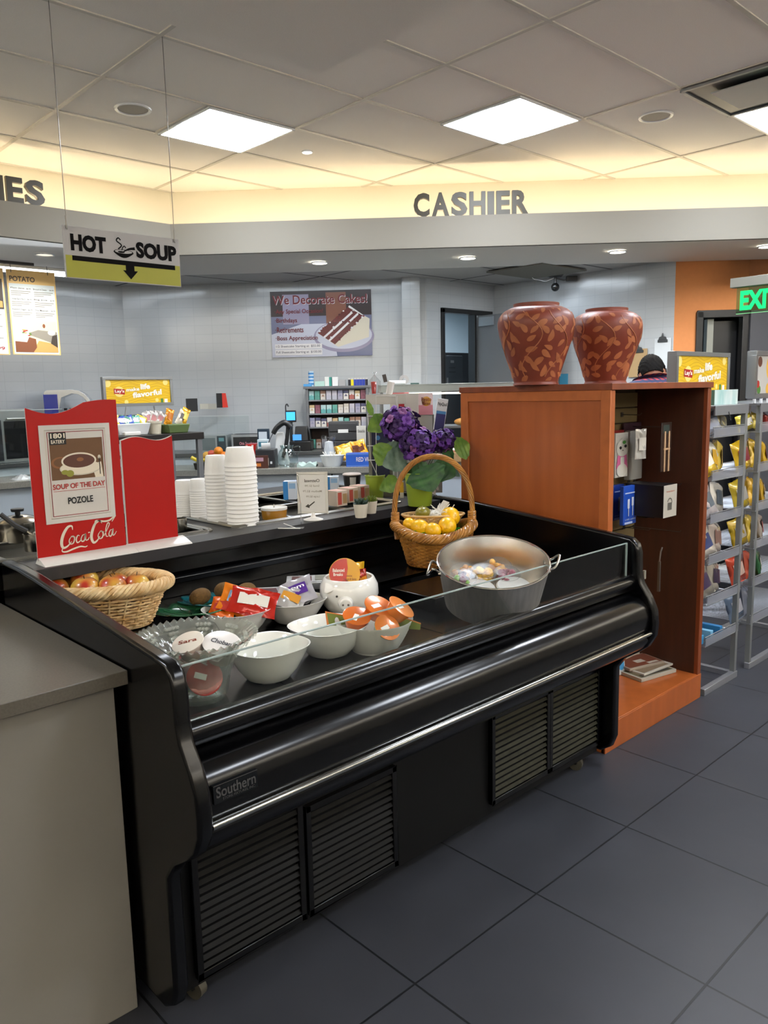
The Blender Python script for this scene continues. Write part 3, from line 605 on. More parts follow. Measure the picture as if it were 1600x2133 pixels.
# --- square white bowls
def bowl_fn(R, H, e=2.7, dip=.003):
    def fn(t, r, z, j):
        a = t; k = (abs(math.cos(a))**e+abs(math.sin(a))**e)**(-1/e); f = (z/H)**1.0 if z > 0 else 0
        rr = r*(1+(k-1)*f*.95); zz = z-dip*f*(1-(k-1)/.24) if z > H*.3 else z
        return rr, zz
    return fn
def sq_bowl(name, label, P, R, H, rz, mat=CERA, bumpy=False, group='white square bowls in the case', cat='bowl'):
    t = thing(name, label, cat, P, rz, group)
    prof = [(0, .004), (.4*R, .004), (.44*R, .001), (.47*R, 0), (.58*R, .08*H), (.75*R, .35*H), (.90*R, .72*H), (.985*R, .98*H), (R, H), (.985*R, 1.005*H), (.955*R, .985*H), (.87*R, .70*H), (.70*R, .33*H), (.5*R, .12*H), (.25*R, .07*H), (0, .065*H)]
    b = MB([mat]); b.lathe(prof, 56, fn=bowl_fn(R, H)); b.build('bowl', t, ang=70); return t
def bag(b, mtx, w, h, d, mi=0, seed=0, nu=14, nv=16, crimp=.12, wr=.0035, mi2=None):
    """a sealed pouch standing in its frame: x right, y up, z out"""
    rs = random.Random(seed); ph = [rs.uniform(0, 6) for _ in range(6)]; old = b.m; b.at(old @ mtx)
    for sgn in (1, -1):
        def g(u, v):
            e = max(0, min(1, min(v, 1-v)/.22)); q = math.sin(PI*u)**.6 if 0 < u < 1 else 0
            th = d/2*q*(math.sin(e*PI/2)**.8)+wr*q*(math.sin(9*u+ph[0]+4*v)+math.sin(13*v+ph[1]+3*u)+.6*math.sin(21*u+17*v+ph[2]))
            return (w*(u-.5)*(1-.07*math.sin(PI*v)), h*v+.01*h*math.sin(8*u+ph[3])*(v > .8), sgn*th)
        b.grid(g, nu, nv, mi)
    b.at(old)
PACK = {}
def pouch(name, label, cat, P, w, h, d, col, col2=None, rx=0, rz=0, ry=0, group=None, seed=1, words=None, wcol='#ffffff', rough=.25, coat=.5):
    t = thing(name, label, cat, P, rz, group)
    m = M(col, rough, .15, coat=coat)
    F_ = TR(0, 0, 0, 0, ry, 0) @ Matrix.Rotation(rx, 4, 'X') @ FR((0, 0, 0), UX)
    b = MB([m]); bag(b, F_, w, h, d, 0, seed); b.build('pouch', t, ang=80)
    b = MB([M(col2 or '#efefef', .3), M(wcol, .4)], F_); b.grid(lambda u, v: (w*(u-.5)*.62, h*(.3+.42*v), d/2*(math.sin(PI*(.19+u*.62))**.6)+.0045), 6, 4, 0)
    if words: b.text(words, -w*.26, h*.47, w*.52, h*.14, d/2+.007, 1, .02)
    b.build('label_print', t); return t
# bowl 1: cheese snacks (left, back)
def onrow(px, py): return Z(px, py, D1)
P = onrow(492, 1330); P.y += .055; P.x += .045
B1 = P.copy(); sq_bowl('square_bowl', 'white square bowl heaped with orange cheese snack packs', (P.x, P.y, D1), .112, .088, R_(5))
pouch('snack_pack', 'orange and red snack pack with a barcode lying on top of the cheese bowl', 'snack pack', (P.x+.0, P.y-.075, D1+.074), .165, .110, .02, '#b8200f', '#dcd8cc', rx=R_(-52), rz=R_(-42), ry=R_(12), seed=3, group='snack packs in the cheese bowl')
pouch('snack_pack', 'orange snack pack with a blue window behind the barcode pack', 'snack pack', (P.x-.025, P.y-.02, D1+.070), .135, .115, .022, '#e07a12', '#86a9c9', rx=R_(-52), rz=R_(-35), ry=R_(25), seed=4, group='snack packs in the cheese bowl', words='KRAFT')
pouch('snack_pack', 'orange snack pack at the left of the cheese bowl', 'snack pack', (P.x-.07, P.y+.0, D1+.065), .10, .08, .018, '#d9610e', '#b32a14', rx=R_(-45), rz=R_(-60), seed=5, group='snack packs in the cheese bowl')
# bowl 2: silver and purple packs
P = onrow(610, 1300); P.y += .03; P.x += .025
sq_bowl('square_bowl', 'white square bowl with silver and purple raisin packs', (P.x, P.y, D1), .113, .085, R_(5))
pouch('snack_pack', 'silver pack with purple label leaning on the right of the raisin bowl', 'snack pack', (P.x+.015, P.y-.03, D1+.062), .13, .11, .024, '#b5b3ba', '#54308c', rx=R_(-48), rz=R_(-35), ry=R_(-20), seed=8, words='yum', group='snack packs in the raisin bowl')
pouch('snack_pack', 'silver pack with orange fruit picture in the left of the raisin bowl', 'snack pack', (P.x-.045, P.y-.02, D1+.06), .11, .09, .02, '#b8b6b0', '#c98a2a', rx=R_(-60), rz=R_(-50), ry=R_(20), seed=9, group='snack packs in the raisin bowl')
# bowls 3, 4: front row
P = onrow(560, 1428); P.y += .05; P.x += .035
sq_bowl('square_bowl', 'empty white square bowl at the front of the case', (P.x, P.y, D1), .112, .102, R_(4))
P = onrow(687, 1380); P.y += .065; P.x += .05; B4 = P.copy()
sq_bowl('square_bowl', 'white square bowl with a crumpled clear wrapper inside', (P.x, P.y, D1), .115, .096, R_(4))
b = MB([thin_glass('wrapper', '#e6ebea', .1, 1.5)]); b.at(TR(P.x+.0, P.y-.0, D1+.013)).grid(lambda u, v: (.05*(u-.5)*2, .035*(v-.5)*2, .010+.010*math.sin(17*u+3)*math.sin(13*v)+.006*math.sin(31*u*v)), 14, 14); tag(b.build('plastic_wrapper'), 'crumpled clear wrapper at the bottom of the white bowl', 'wrapper')
# textured bowl with orange fruit cups
P = onrow(783, 1368); P.y += .06; P.x += .05; B5 = P.copy()
t = thing('textured_bowl', 'white dimpled bowl filled with orange fruit cups at the front of the case', 'bowl', (P.x, P.y, D1), 0)
def dimp(t_, r, z, j): return r+.0016*(math.cos(40*t_+(j % 2)*PI)) * (1 if 2 < j < 20 else 0), z
prof = [(0, .003), (.070, 0)]+[(.070+(.052*(k/18)**.8), .003+.092*k/18) for k in range(19)]+[(.122, .097), (.117, .095), (.09, .04), (.06, .01), (0, .008)]
b = MB([M('#d9d8d0', .3, coat=.2)]); b.lathe(prof, 160, fn=dimp); b.build('bowl', t, ang=70)
ORC = M('#e0701a', .2, coat=.8, trans=.0); ORL = M('#f0a35c', .3, coat=.6)
def fcup(name, label, P, rz, rx, ry, r, h, c1, c2, words=None, group=None, wcol='#7a2a10', clear=False, cat='fruit cup'):
    t = thing(name, label, cat, P, rz, group); F_ = Matrix.Rotation(ry, 4, 'Y') @ Matrix.Rotation(rx, 4, 'X')
    b = MB([PLAS if clear else M(c1, .25, coat=.6)], F_); b.lathe([(0, 0), (r*.72, 0), (r*.76, .003), (r*.93, h-.003), (r*1.06, h-.002), (r*1.06, h)], 32); b.build('cup', t)
    b = MB([M(c2, .22, .1, coat=.6), M('#f2f0ea', .3), M(wcol, .4)], F_); b.lathe([(r*1.06, h), (r*.98, h+.0012), (0, h+.0012)], 32)
    b.box(-r*.62, r*.1, -r*.15, r*.2, h+.0013, h+.002, 1) if not words else b.text(words, -r*.62, -r*.15, r*1.25, r*.36, h+.002, 2, .02)
    b.build('lid', t); return t
fcup('fruit_cup', 'orange fruit cup tilted to the front with a shiny lid in the dimpled bowl', (P.x+.045, P.y-.045, D1+.105), R_(20), R_(38), R_(8), .044, .04, '#e07a24', '#e88a42', group='orange fruit cups')
fcup('fruit_cup', 'orange fruit cup leaning back behind the shiny one in the dimpled bowl', (P.x+.01, P.y+.005, D1+.105), R_(0), R_(30), R_(0), .045, .04, '#d9681a', '#e0772c', group='orange fruit cups')
fcup('fruit_cup', 'orange fruit cup at the left of the dimpled bowl', (P.x-.055, P.y+.025, D1+.082), R_(30), R_(15), R_(-20), .042, .04, '#d9681a', '#dd6f22', group='orange fruit cups')
fcup('fruit_cup', 'green and orange fruit cup low at the front of the dimpled bowl', (P.x-.02, P.y-.06, D1+.070), R_(0), R_(50), R_(-10), .040, .036, '#6f7a2a', '#d9782c', group='orange fruit cups')
for lb, u, v, rz in (('green printed carton flap sticking out left of the dimpled bowl', -.105, .02, R_(-28)), ('green printed carton flap sticking out right of the dimpled bowl', .105, -.03, R_(-62))):
    b = MB([M('#6c7a2c', .5), M('#c9702a', .5)], TR(P.x+u*S2+v*S2, P.y-u*S2+v*S2, D1+.072) @ FR((0, 0, 0), (math.cos(rz), math.sin(rz), 0), (0, .35, 1))); b.prism([(-.045, 0), (.04, .0), (.048, .022), (-.04, .048)], 0, .0012, 'z'); b.quad([(-.045, .0, .0014), (-.04, .048, .0014), (-.036, .048, .0014), (-.038, .002, .0014)], 1); b.quad([(-.04, .044, .0015), (.048, .018, .0015), (.048, .022, .0015), (-.04, .048, .0015)], 1); tag(b.build('carton_flap'), lb, 'carton')
# pig bowl
P = onrow(728, 1288); P.y += .05; P.x += .045; PB = P.copy()
t = thing('pig_bowl', 'round white ceramic bowl with a pig face', 'bowl', (P.x, P.y, D1), R_(-40)); t.scale = (1.17, 1.17, 1.10)
b = MB([CERA]); b.lathe([(0, .003), (.045, 0), (.06, .006), (.082, .035), (.092, .07), (.090, .10), (.078, .125), (.074, .127), (.070, .124), (.080, .098), (.080, .07), (.07, .035), (.045, .014), (0, .012)], 48); b.build('bowl', t, ang=70)
b = MB([CERA, M('#b8a79c', .2)]); b.at(TR(-.012, -.085, .060, R_(90))).cyl((0, 0, 0), .024, .026, 24, 0, .020); b.build('snout', t, bevel=.004)
b = MB([M('#6e625a', .3)]); 
for s_ in (-1, 1): b.ball((-.012+s_*.008, -.111, .060), .0035, 8, 6)
b.build('nostrils', t)
for s_ in (-1, 1):
    b = MB([CERA]); b.at(TR(-.012+s_*.048, -.070, .098, R_(-35), R_(25*s_), 0)).lathe([(0, .03), (.006, .022), (.012, .010), (.015, 0), (.010, -.006), (0, -.008)], 16, 0, 1.25, .45); b.build('ear', t)
    b = MB([M('#3a322c', .2)]); b.ball((-.012+s_*.026, -.0865, .082), .0035, 8, 6); b.build('eye', t)
q = lambda u, v, z: (P.x+u*math.cos(R_(-40))-v*math.sin(R_(-40)), P.y+u*math.sin(R_(-40))+v*math.cos(R_(-40)), D1+z)
b = thing('snack_cup', 'red and yellow trail mix cup standing up in the pig bowl', 'snack cup', q(-.015, -.028, .155), R_(-42), 'snack cups in the pig bowl')
m_ = MB([M('#e0a21c', .3, coat=.5), M('#c22a1c', .3, coat=.5), M('#f4ece0', .4), M('#7a2c14', .4)], FR((0, 0, 0), UX, (0, .25, 1)))
m_.prism([(.056*math.cos(2*PI*i/40), .056*math.sin(2*PI*i/40)) for i in range(40)], -.004, 0, 'z', 0)
m_.poly([(.054*math.cos(a), .054*math.sin(a)) for a in [R_(80+i*9) for i in range(23)]]+[(.006, -.02), (.012, .02)], .0012, 1)
m_.text('Balanced', -.042, .006, .042, .013, .002, 2, .02); m_.text('Breaks', -.04, -.008, .034, .011, .002, 2, .02); m_.text('Sweet & Spicy', -.004, -.026, .046, .010, .002, 3, .01); m_.text('mix', .008, -.012, .02, .007, .002, 3, .01)
for i in range(6): m_.disc(rnd(-.03, .03), rnd(-.045, -.03), .007, .0018, 3, n=10)
m_.build('lid', b)
m_ = MB([M('#c9571c', .3, coat=.5)], FR((0, 0, 0), UX, (0, .25, 1))); m_.lathe([(.052, -.004), (.044, -.028), (0, -.028)], 32); m_.build('cup', b)
pouch('snack_pack', 'yellow snack pack behind the trail mix cup in the pig bowl', 'snack pack', q(.02, .01, .085), .075, .105, .03, '#e2b21e', '#b8301c', rx=R_(5), rz=R_(-30), seed=14, group='snack cups in the pig bowl')
pouch('snack_pack', 'orange snack pack at the left side of the pig bowl', 'snack pack', q(-.045, .0, .08), .05, .085, .02, '#d9801c', '#e8c21e', rx=R_(5), rz=R_(-75), seed=15, group='snack cups in the pig bowl')
pouch('snack_pack', 'red and orange snack pack at the right side of the pig bowl', 'snack pack', q(.055, -.005, .08), .045, .085, .02, '#a82a14', '#d98a1c', rx=R_(0), rz=R_(-15), ry=R_(-10), seed=16, group='snack cups in the pig bowl')
# glass bowl with yogurt cups
P = onrow(362, 1500); P.x = max(P.x+.055, 1.003); P.y += .085; GB = P.copy()
GLB = thin_glass('pressed_glass', '#f0f2ee', .06, 1.5, 1, .13, '#d8dcd4')
t = thing('glass_bowl', 'large clear pressed glass bowl with a scalloped rim holding yogurt cups', 'bowl', (P.x, P.y, D1), 0); t.scale = (1.24, 1.24, 1.06)
def gfn(t_, r, z, j):
    f = z/.165; return r*(1+.012*math.cos(24*t_)*(1 if .15 < f < .8 else .3)), z+(.004*math.cos(48*t_) if j in (9, 10, 11) else 0)
b = MB([GLB]); b.lathe([(0, .004), (.05, .0), (.056, .003), (.062, .02), (.066, .05), (.074, .085), (.088, .12), (.105, .148), (.122, .162), (.130, .165), (.127, .167), (.118, .160), (.098, .142), (.082, .115), (.070, .083), (.061, .05), (.05, .012), (0, .010)], 192, fn=gfn); b.build('bowl', t, ang=60)
b = MB([thin_glass('relief_glass', '#f0f2ee', .12, 1.6, 1, .18, '#e0e2da')])
for i in range(9):
    a = 2*PI*i/9+.2
    for k in range(4):
        for jj in range(4-k): 
            zz = .118+.011*(3-k); rr = .1055-.0046*k*1.9; aa = a+(jj-(3-k)/2)*.085
            b.ball((rr*math.cos(aa)*.98, rr*math.sin(aa)*.98, zz+.004), .0052, 8, 6)
    a2 = a+.35; b.tube([( (.098+.012*math.sin(k))*math.cos(a2+.1*k), (.098+.008*k*.5)*math.sin(a2+.1*k), .132+.01*math.sin(k*1.3)) for k in range(-3, 4)], .002, 5)
b.build('grape_relief', t)
b = MB([M('#7fa05a', .5)])
for i in range(40):
    a = rnd(0, 6.28); r = rnd(0, .045); b.tube([(r*math.cos(a), r*math.sin(a), .012+rnd(0, .02)), (r*math.cos(a)+rnd(-.02, .02), r*math.sin(a)+rnd(-.02, .02), .012+rnd(0, .02))], .0012, 4)
o = tag(b.build('paper_shred'), 'pale green paper shred at the bottom of the glass bowl', 'shredded paper'); o.location = (P.x, P.y, D1+.012); o['kind'] = 'stuff'
YC = dict(clear=False)
fcup('yogurt_cup', 'white yogurt cup with brown print tilted at the left of the glass bowl', (P.x-.012, P.y+.0, D1+.122), R_(-40), R_(22), R_(-12), .040, .045, '#cdbfb2', '#e4ddd0', 'Sara', 'yogurt cups in the glass bowl', cat='yogurt cup')
fcup('yogurt_cup', 'white yogurt cup with red and black print at the right of the glass bowl', (P.x+.045, P.y-.04, D1+.108), R_(-50), R_(18), R_(14), .048, .05, '#e4e0dc', '#ece8e4', 'Chobani', 'yogurt cups in the glass bowl', '#22222c', cat='yogurt cup')
fcup('yogurt_cup', 'white yogurt cup with a red rim lying on its side low in the glass bowl', (P.x+.0, P.y-.015, D1+.05), R_(-30), R_(60), R_(20), .044, .05, '#d9c9c6', '#b3342c', None, 'yogurt cups in the glass bowl', cat='yogurt cup')
fcup('yogurt_cup', 'pale pink yogurt cup under the others in the glass bowl', (P.x-.012, P.y+.02, D1+.075), R_(60), R_(-40), R_(0), .04, .05, '#d4b9b6', '#c9485a', None, 'yogurt cups in the glass bowl', cat='yogurt cup')
# metal tub: propped up at the back so that it leans towards the front of the case
P = Z(985, 1308, D1); R1, R0, H_ = .195, .166, .165; TILT = R_(17)
cR, sR = math.cos(R_(-43)), math.sin(R_(-43))
tc = Vector((P.x-sR*(R0*math.cos(TILT))*.97+.068, P.y+cR*(R0*math.cos(TILT))*.97-.053, D1+R0*.98*math.sin(TILT)))
TUBM = two('#b4b3b0', '#cccac6', 60, .3, .7, .48, (1, 1, .02), name='brushed_tub', metal=1)
t = thing('metal_tub', 'round stainless steel party tub with wire handles holding fruit cups', 'tub', tc, R_(-43)); t.rotation_euler = (TILT, 0, R_(-43))
sy = .98; TM = Matrix.Translation(tc) @ Matrix.Rotation(R_(-43), 4, 'Z') @ Matrix.Rotation(TILT, 4, 'X')
b = MB([TUBM, M('#ece8e2', .27, 1)])
b.lathe([(0, .004), (R0, .004), (R0, 0), (R1, H_)], 64, 0, 1, sy); b.lathe([(0, .007), (R0-.003, .007), (R1-.003, H_)], 64, 1, 1, sy); b.build('tub_body', t, merge=False, ang=30)
b = MB([M('#dad8d4', .12, 1)]); b.tube([(R1*math.cos(2*PI*i/64), R1*sy*math.sin(2*PI*i/64), H_) for i in range(64)], .004, 8, 0, True); b.build('tub_rim', t)
for s_ in (-1, 1):
    b = MB([M('#d8d5cf', .2, 1)]); P_ = cr([(s_*(R1-.004), -.03, H_-.025), (s_*(R1+.018), -.028, H_-.012), (s_*(R1+.035), 0, H_+.016 if s_ > 0 else H_-.05), (s_*(R1+.018), .028, H_-.012), (s_*(R1-.004), .03, H_-.025)], 6); b.tube(P_, .0042, 8)
    b.build('handle', t)
    for v_ in (-.03, .03):
        b = MB([STEELP]); b.at(TR(s_*(R1-.012), v_, H_-.03, 0, R_(90*s_))).cyl((0, 0, 0), .010, .012, 12, 0, .006); b.build('rivet', t)
def inT(u, v, z): return TM @ Vector((u, v, z))
def chunk_cup(label, u, v, z, cols, r=.047, h=.05, seed=0, rx=0):
    rs = random.Random(seed); t = thing('fruit_salad_cup', label, 'fruit cup', inT(u, v, z), 0, 'clear fruit cups in the metal tub'); t.rotation_euler = (TILT+rx, 0, R_(-43))
    b = MB([PLAS]); b.lathe([(0, 0), (r*.8, 0), (r, h), (r*1.08, h), (r*1.08, h+.003), (r*.9, h+.012), (0, h+.014)], 28); b.build('clear_cup', t)
    b = MB([M(c, .3, coat=.3) for c in cols])
    for i in range(26):
        a = rs.uniform(0, 6.28); q_ = r*.66*math.sqrt(rs.random()); b.ball((q_*math.cos(a), q_*math.sin(a), .01+rs.uniform(0, h-.004)), rs.uniform(.010, .014), 8, 6, i % len(cols), (1, rs.uniform(.7, 1.2), rs.uniform(.7, 1)))
    b.build('fruit_pieces', t)
chunk_cup('clear cup of golden melon pieces at the back left of the tub', -.095, .075, .035, ['#d99a3c', '#c98a3a'], seed=1)
chunk_cup('clear cup of orange melon pieces at the back right of the tub', .03, .085, .05, ['#e0953a', '#e8b04c'], seed=2, rx=R_(12))
chunk_cup('clear cup of dark berries and kiwi at the left of the tub', -.105, -.015, .06, ['#3a1830', '#5c1c3a', '#6a9a2c'], seed=3)
chunk_cup('clear cup of pineapple pieces in the middle of the tub', -.03, .02, .062, ['#e0a818', '#e8bc30'], seed=4)
chunk_cup('clear cup of red grapes at the centre right of the tub', .05, .01, .055, ['#7a1c34', '#8e2440', '#a03a4c'], seed=5)
for lb, u, v in (('white round disc in the front left of the tub', -.06, -.07), ('white round disc in the front right of the tub', .065, -.06)):
    b = MB([M('#cfccc8', .4)]); b.lathe([(0, .0), (.058, .0), (.060, .003), (.055, .008), (.05, .005), (0, .005)], 36); o = tag(b.build('plastic_disc'), lb, 'disc', 'white discs in the tub'); o.location = inT(u, v, .095); o.rotation_euler = (TILT, 0, R_(-43))
# lemon basket
P = Z(912, 1191, D2); bc = Vector((P.x+.085, P.y+.10, D2)); RT = .155
t = thing('handled_basket', 'honey brown wicker basket with a tall twisted handle holding lemons', 'basket', bc, R_(-43)); t.scale = (1.10, 1.08, 1.17)
fzz = lambda a: .018*math.cos(2*a)
b = MB([WICK2]); weave(b, .098, .088, .14, .12, .006, .125, 17, 22, .0036, .0045, fz=fzz); b.lathe([(0, .004), (1, .004)], 32, 0, .1, .09); b.build('basket_body', t)
b = MB([WICK2]); rope_rim(b, None, .150, .130, .134, .014, .0050, 8, 10, fz=fzz, seg=220); b.build('basket_rim', t)
b = MB([WICK2]); HP = cr([(-.142, 0, .10), (-.146, 0, .155), (-.150, 0, .20), (-.142, 0, .27), (-.115, 0, .335), (-.065, 0, .382), (0, 0, .398), (.065, 0, .382), (.115, 0, .335), (.142, 0, .27), (.150, 0, .20), (.146, 0, .155), (.142, 0, .10)], 9)
n = len(HP)
for s_ in range(7):
    P_ = []
    for i, p in enumerate(HP):
        tg = (HP[min(i+1, n-1)]-HP[max(i-1, 0)]).normalized(); nn = Vector((-tg.z, 0, tg.x)); a = 2*PI*s_/7+i*.30; P_.append(p+nn*.0072*math.cos(a)+Vector((0, 1, 0))*.0072*math.sin(a))
    b.tube(P_, .0036, 6)
b.build('handle', t)
for s_ in (-1, 1):
    b = MB([WICK2]); 
    for k in range(6): b.tube([(s_*.148+.014*math.cos(a), .014*math.sin(a), .165+.006*k) for a in [2*PI*i/14 for i in range(14)]], .0032, 5, 0, True)
    b.build('handle_binding', t)
LEM = M('#eeb70e', .35, noise=.06, ns=60, bump=.15, bs=250, coat=.2)
def inB(u, v, z): u *= 1.1; v *= 1.08; return (bc.x+u*cR-v*sR, bc.y+u*sR+v*cR, D2+z*1.17)
for lb, u, v, z, r in (('small lemon at the far left of the handled basket', -.092, -.015, .128, .026), ('lemon left of centre at the front of the handled basket', -.055, -.055, .122, .030), ('lemon low at the front centre of the handled basket', -.008, -.078, .115, .028), ('lemon right of the green shred in the handled basket', .048, -.052, .125, .033), ('largest lemon raised at the right in the handled basket', .065, .01, .15, .036)):
    r *= 1.17; b = MB([LEM], TR(*inB(u, v, z+.026), rnd(0, .6), R_(80), rnd(0, 3))); b.ball((0, 0, 0), r, 20, 14, 0, (1, 1, 1.12), fn=lambda d: 1+.06*max(0, abs(d.z)-.93)*10); tag(b.build('lemon'), lb, 'lemon', 'lemons in the handled basket')
b = MB([M('#35a82c', .5)]); rs = random.Random(5)
for i in range(170):
    a = rs.uniform(0, 6.28); r = .11*math.sqrt(rs.random()); p = Vector((r*math.cos(a), r*.85*math.sin(a), .095+rs.uniform(0, .028)))
    P_ = [p+Vector((.014*k*math.cos(a*3+k), .014*k*math.sin(a*5+k), .005*math.sin(k*2.1+i))) for k in range(4)]
    b.tube(P_, .0014, 4)
b.at(Matrix.Identity(4)); b.lathe([(0, .09), (.118, .085)], 24, 0, 1, .85); o = tag(b.build('green_shred'), 'bright green paper shred under the lemons', 'shredded paper'); o.location = (bc.x, bc.y, D2+.122); o.scale = (1.08, 1.06, 1.1); o.rotation_euler = (0, 0, R_(-43)); o['kind'] = 'stuff'
# small basket with mango
sbp = Vector(inB(-.0, .035, .135))
t = thing('small_basket', 'small pale woven basket resting on top of the handled basket', 'basket', sbp, R_(-43)); t.scale = (1.45, 1.35, 1.3)
b = MB([WICK3]); weave(b, .055, .035, .090, .055, .0, .042, 8, 26, .0022, .002); b.lathe([(0, .002), (1, .002)], 24, 0, .058, .038); b.tube([(.092*math.cos(2*PI*i/50), .057*math.sin(2*PI*i/50), .044) for i in range(50)], .0035, 6, 0, True); b.build('basket_body', t)
b = MB([two('#6a6a1c', '#97861f', 8, .3, .7, .35, name='mango_skin', coat=.3)], TR(sbp.x-.038, sbp.y+.022, sbp.z+.062, R_(75), 0, R_(-55))); b.ball((0, 0, 0), .036, 20, 14, 0, (.95, .85, 1.3)); tag(b.build('mango'), 'green yellow mango in the small pale basket', 'mango')
b = MB([M('#dedad0', .7)]); rs = random.Random(9)
for i in range(70):
    p = Vector((rs.uniform(-.02, .05), rs.uniform(-.03, .03), rs.uniform(.0, .035))); b.tube([p, p+Vector((rs.uniform(-.02, .02), rs.uniform(-.02, .02), rs.uniform(0, .015))), p+Vector((rs.uniform(-.03, .03), rs.uniform(-.02, .02), rs.uniform(0, .03)))], .0014, 4)
for i in range(8): b.tube([(.02, 0, .02), (.035, -.01+.004*i, .04), (.045+.003*i, -.02+.006*i, .062)], .0014, 4)
b.ball((.01, 0, .02), .03, 12, 8, 0, (1.2, .8, .7)); o = tag(b.build('white_shred'), 'white paper shred beside the mango', 'shredded paper'); o.location = (sbp.x+.02, sbp.y-.02, sbp.z+.022); o.scale = (1.35, 1.35, 1.35); o['kind'] = 'stuff'
# ================= things on the soup counter =================
RED = M('#b0100a', .45, spec=.3, name='red_panel'); WMET = M('#d8d5ce', .35, .1, name='cream_metal'); PAPER = M('#cdcac4', .7, name='paper')
def stroke(b, P, wf, z=.0, mi=0, k=8):
    """flat brush stroke: P points (x, y), wf(t) width"""
    Q = cr([(p[0], p[1], 0) for p in P], k); n = len(Q); V = []
    for i, p in enumerate(Q):
        t = (Q[min(i+1, n-1)]-Q[max(i-1, 0)]).normalized(); nn = Vector((-t.y, t.x, 0)); w_ = wf(i/(n-1)) if callable(wf) else wf
        V += [p+nn*w_/2+Vector((0, 0, z)), p-nn*w_/2+Vector((0, 0, z))]
    b.add(V, [[2*i, 2*i+1, 2*i+3, 2*i+2] for i in range(n-1)], mi)
def wave_top(w, h, a, n=24, ph=0): return [(w*i/n, h+a(i/n)) for i in range(n+1)]
# large red sign
A = Z(88, 1166, LZ+.014); B = Z(262, 1141, LZ+.014); A.y = B.y = (A.y+B.y)/2; A.z = B.z = LZ+.012
A = YP(90, 1158, A.y+.0); B = YP(263, 1135, B.y); y0s = A.y; top = YP(52, 850, y0s); A.x -= .016; W1 = B.x-A.x; H1 = top.z-A.z; z0s = LZ+.012
t = thing('soup_sign', 'tall red metal counter sign with a soup of the day notice and white script', 'sign', (A.x+W1/2, y0s, LZ), 0, None, True)
OX = A.x
b = MB([RED, WMET], FR((OX, y0s, z0s), UX))
H1 = top.z-z0s
tw = wave_top(W1, H1, lambda u: -.028*math.sin(PI*min(1, u/.62))*(1-.2*u)+.020*u+(.004*math.sin(PI*max(0, (u-.6)/.4))))
b.prism([(0, 0), (W1, 0)]+tw[::-1], -.004, .0, 'z', 0); b.build('sign_panel', t)
b = MB([WMET, RED], FR((OX, y0s, z0s), UX)); b.prism([(0, 0), (W1, 0)]+tw[::-1], -.0065, -.0042, 'z', 0); b.build('sign_backing', t)
b = MB([WMET]); b.prism([(y0s+.004, LZ+.022), (y0s-.004, LZ+.022), (y0s-.052, LZ+.004), (y0s-.055, LZ+.0), (y0s-.052, LZ+.0), (y0s+.02, LZ), (y0s+.03, LZ+.0), (y0s+.004, LZ+.024)], OX+.0, OX+W1+.018, 'x'); b.build('sign_foot', t, bevel=.001)
# notice
h = H1; nx0, nx1, ny0, ny1 = .028*W1/.26, W1*.88, h*.315, h*.905
b = MB([PAPER, M('#8f2f30', .6), M('#6b4a2c', .6), M('#e0d6c2', .5), M('#2a1a12', .5), M('#5c3426', .5), M('#1d1d1c', .6), M('#b03a34', .6), M('#8e8e34', .5), M('#c8c0ae', .6), M('#8a5a34', .6)], FR((OX, y0s, z0s), UX))
x0n, x1n, y0n, y1n = W1*.115, W1*.895, h*.235, h*.885; nw = x1n-x0n; nh = y1n-y0n
X_ = lambda u: x0n+u*nw
Y_ = lambda v: y0n+v*nh
b.box(x0n, x1n, y0n, y1n, .0003, .003, 0)
def frame_(x0, x1, y0, y1, w_, z, mi):
    b.plate(x0, x1, y0, y0+w_, z, mi); b.plate(x0, x1, y1-w_, y1, z, mi); b.plate(x0, x0+w_, y0, y1, z, mi); b.plate(x1-w_, x1, y0, y1, z, mi)
frame_(X_(.07), X_(.93), Y_(.05), Y_(.95), .0018, .0034, 9)
frame_(X_(.10), X_(.90), Y_(.07), Y_(.93), .0022, .0036, 1)
b.plate(X_(.125), X_(.875), Y_(.44), Y_(.855), .0034, 2)
b.prism([(X_(.74), Y_(.44)), (X_(.86), Y_(.44)), (X_(.84), Y_(.60)), (X_(.70), Y_(.58))], .0035, .0037, 'z', 3)
cx, cy = X_(.52), Y_(.625)
b.disc(X_(.26), Y_(.615), nw*.13, .0037, 10, nh*.06); b.disc(X_(.27), Y_(.617), nw*.105, .0038, 2, nh*.045)
b.disc(cx+nw*.02, cy-nh*.075, nw*.30, .0039, 9, nh*.075, 36); b.disc(cx+nw*.02, cy-nh*.070, nw*.285, .0040, 3, nh*.068, 36)
b.poly([(cx-nw*.25, cy+.0), (cx+nw*.25, cy+.0), (cx+nw*.20, cy-nh*.085), (cx+nw*.12, cy-nh*.12), (cx-nw*.12, cy-nh*.12), (cx-nw*.20, cy-nh*.085)], .0041, 3)
b.disc(cx, cy, nw*.25, .0042, 3, nh*.085, 36); b.disc(cx, cy-.0005, nw*.225, .0043, 5, nh*.070, 36); b.disc(cx+.004, cy+.004, nw*.05, .0044, 10, nh*.02)
b.disc(X_(.38), Y_(.50), nw*.055, .0045, 8, nh*.035); b.disc(X_(.31), Y_(.515), nw*.05, .0044, 8, nh*.025)
b.disc(X_(.815), Y_(.65), nw*.022, .0044, 9, nh*.022); b.plate(X_(.807), X_(.82), Y_(.47), Y_(.645), .0044, 4)
b.plate(X_(.13), X_(.36), Y_(.80), Y_(.925), .0046, 6); b.text('1801', X_(.145), Y_(.865), nw*.2, nh*.05, .0048, 3, .03); b.text('EATERY', X_(.15), Y_(.812), nw*.19, nh*.036, .0048, 3, .02)
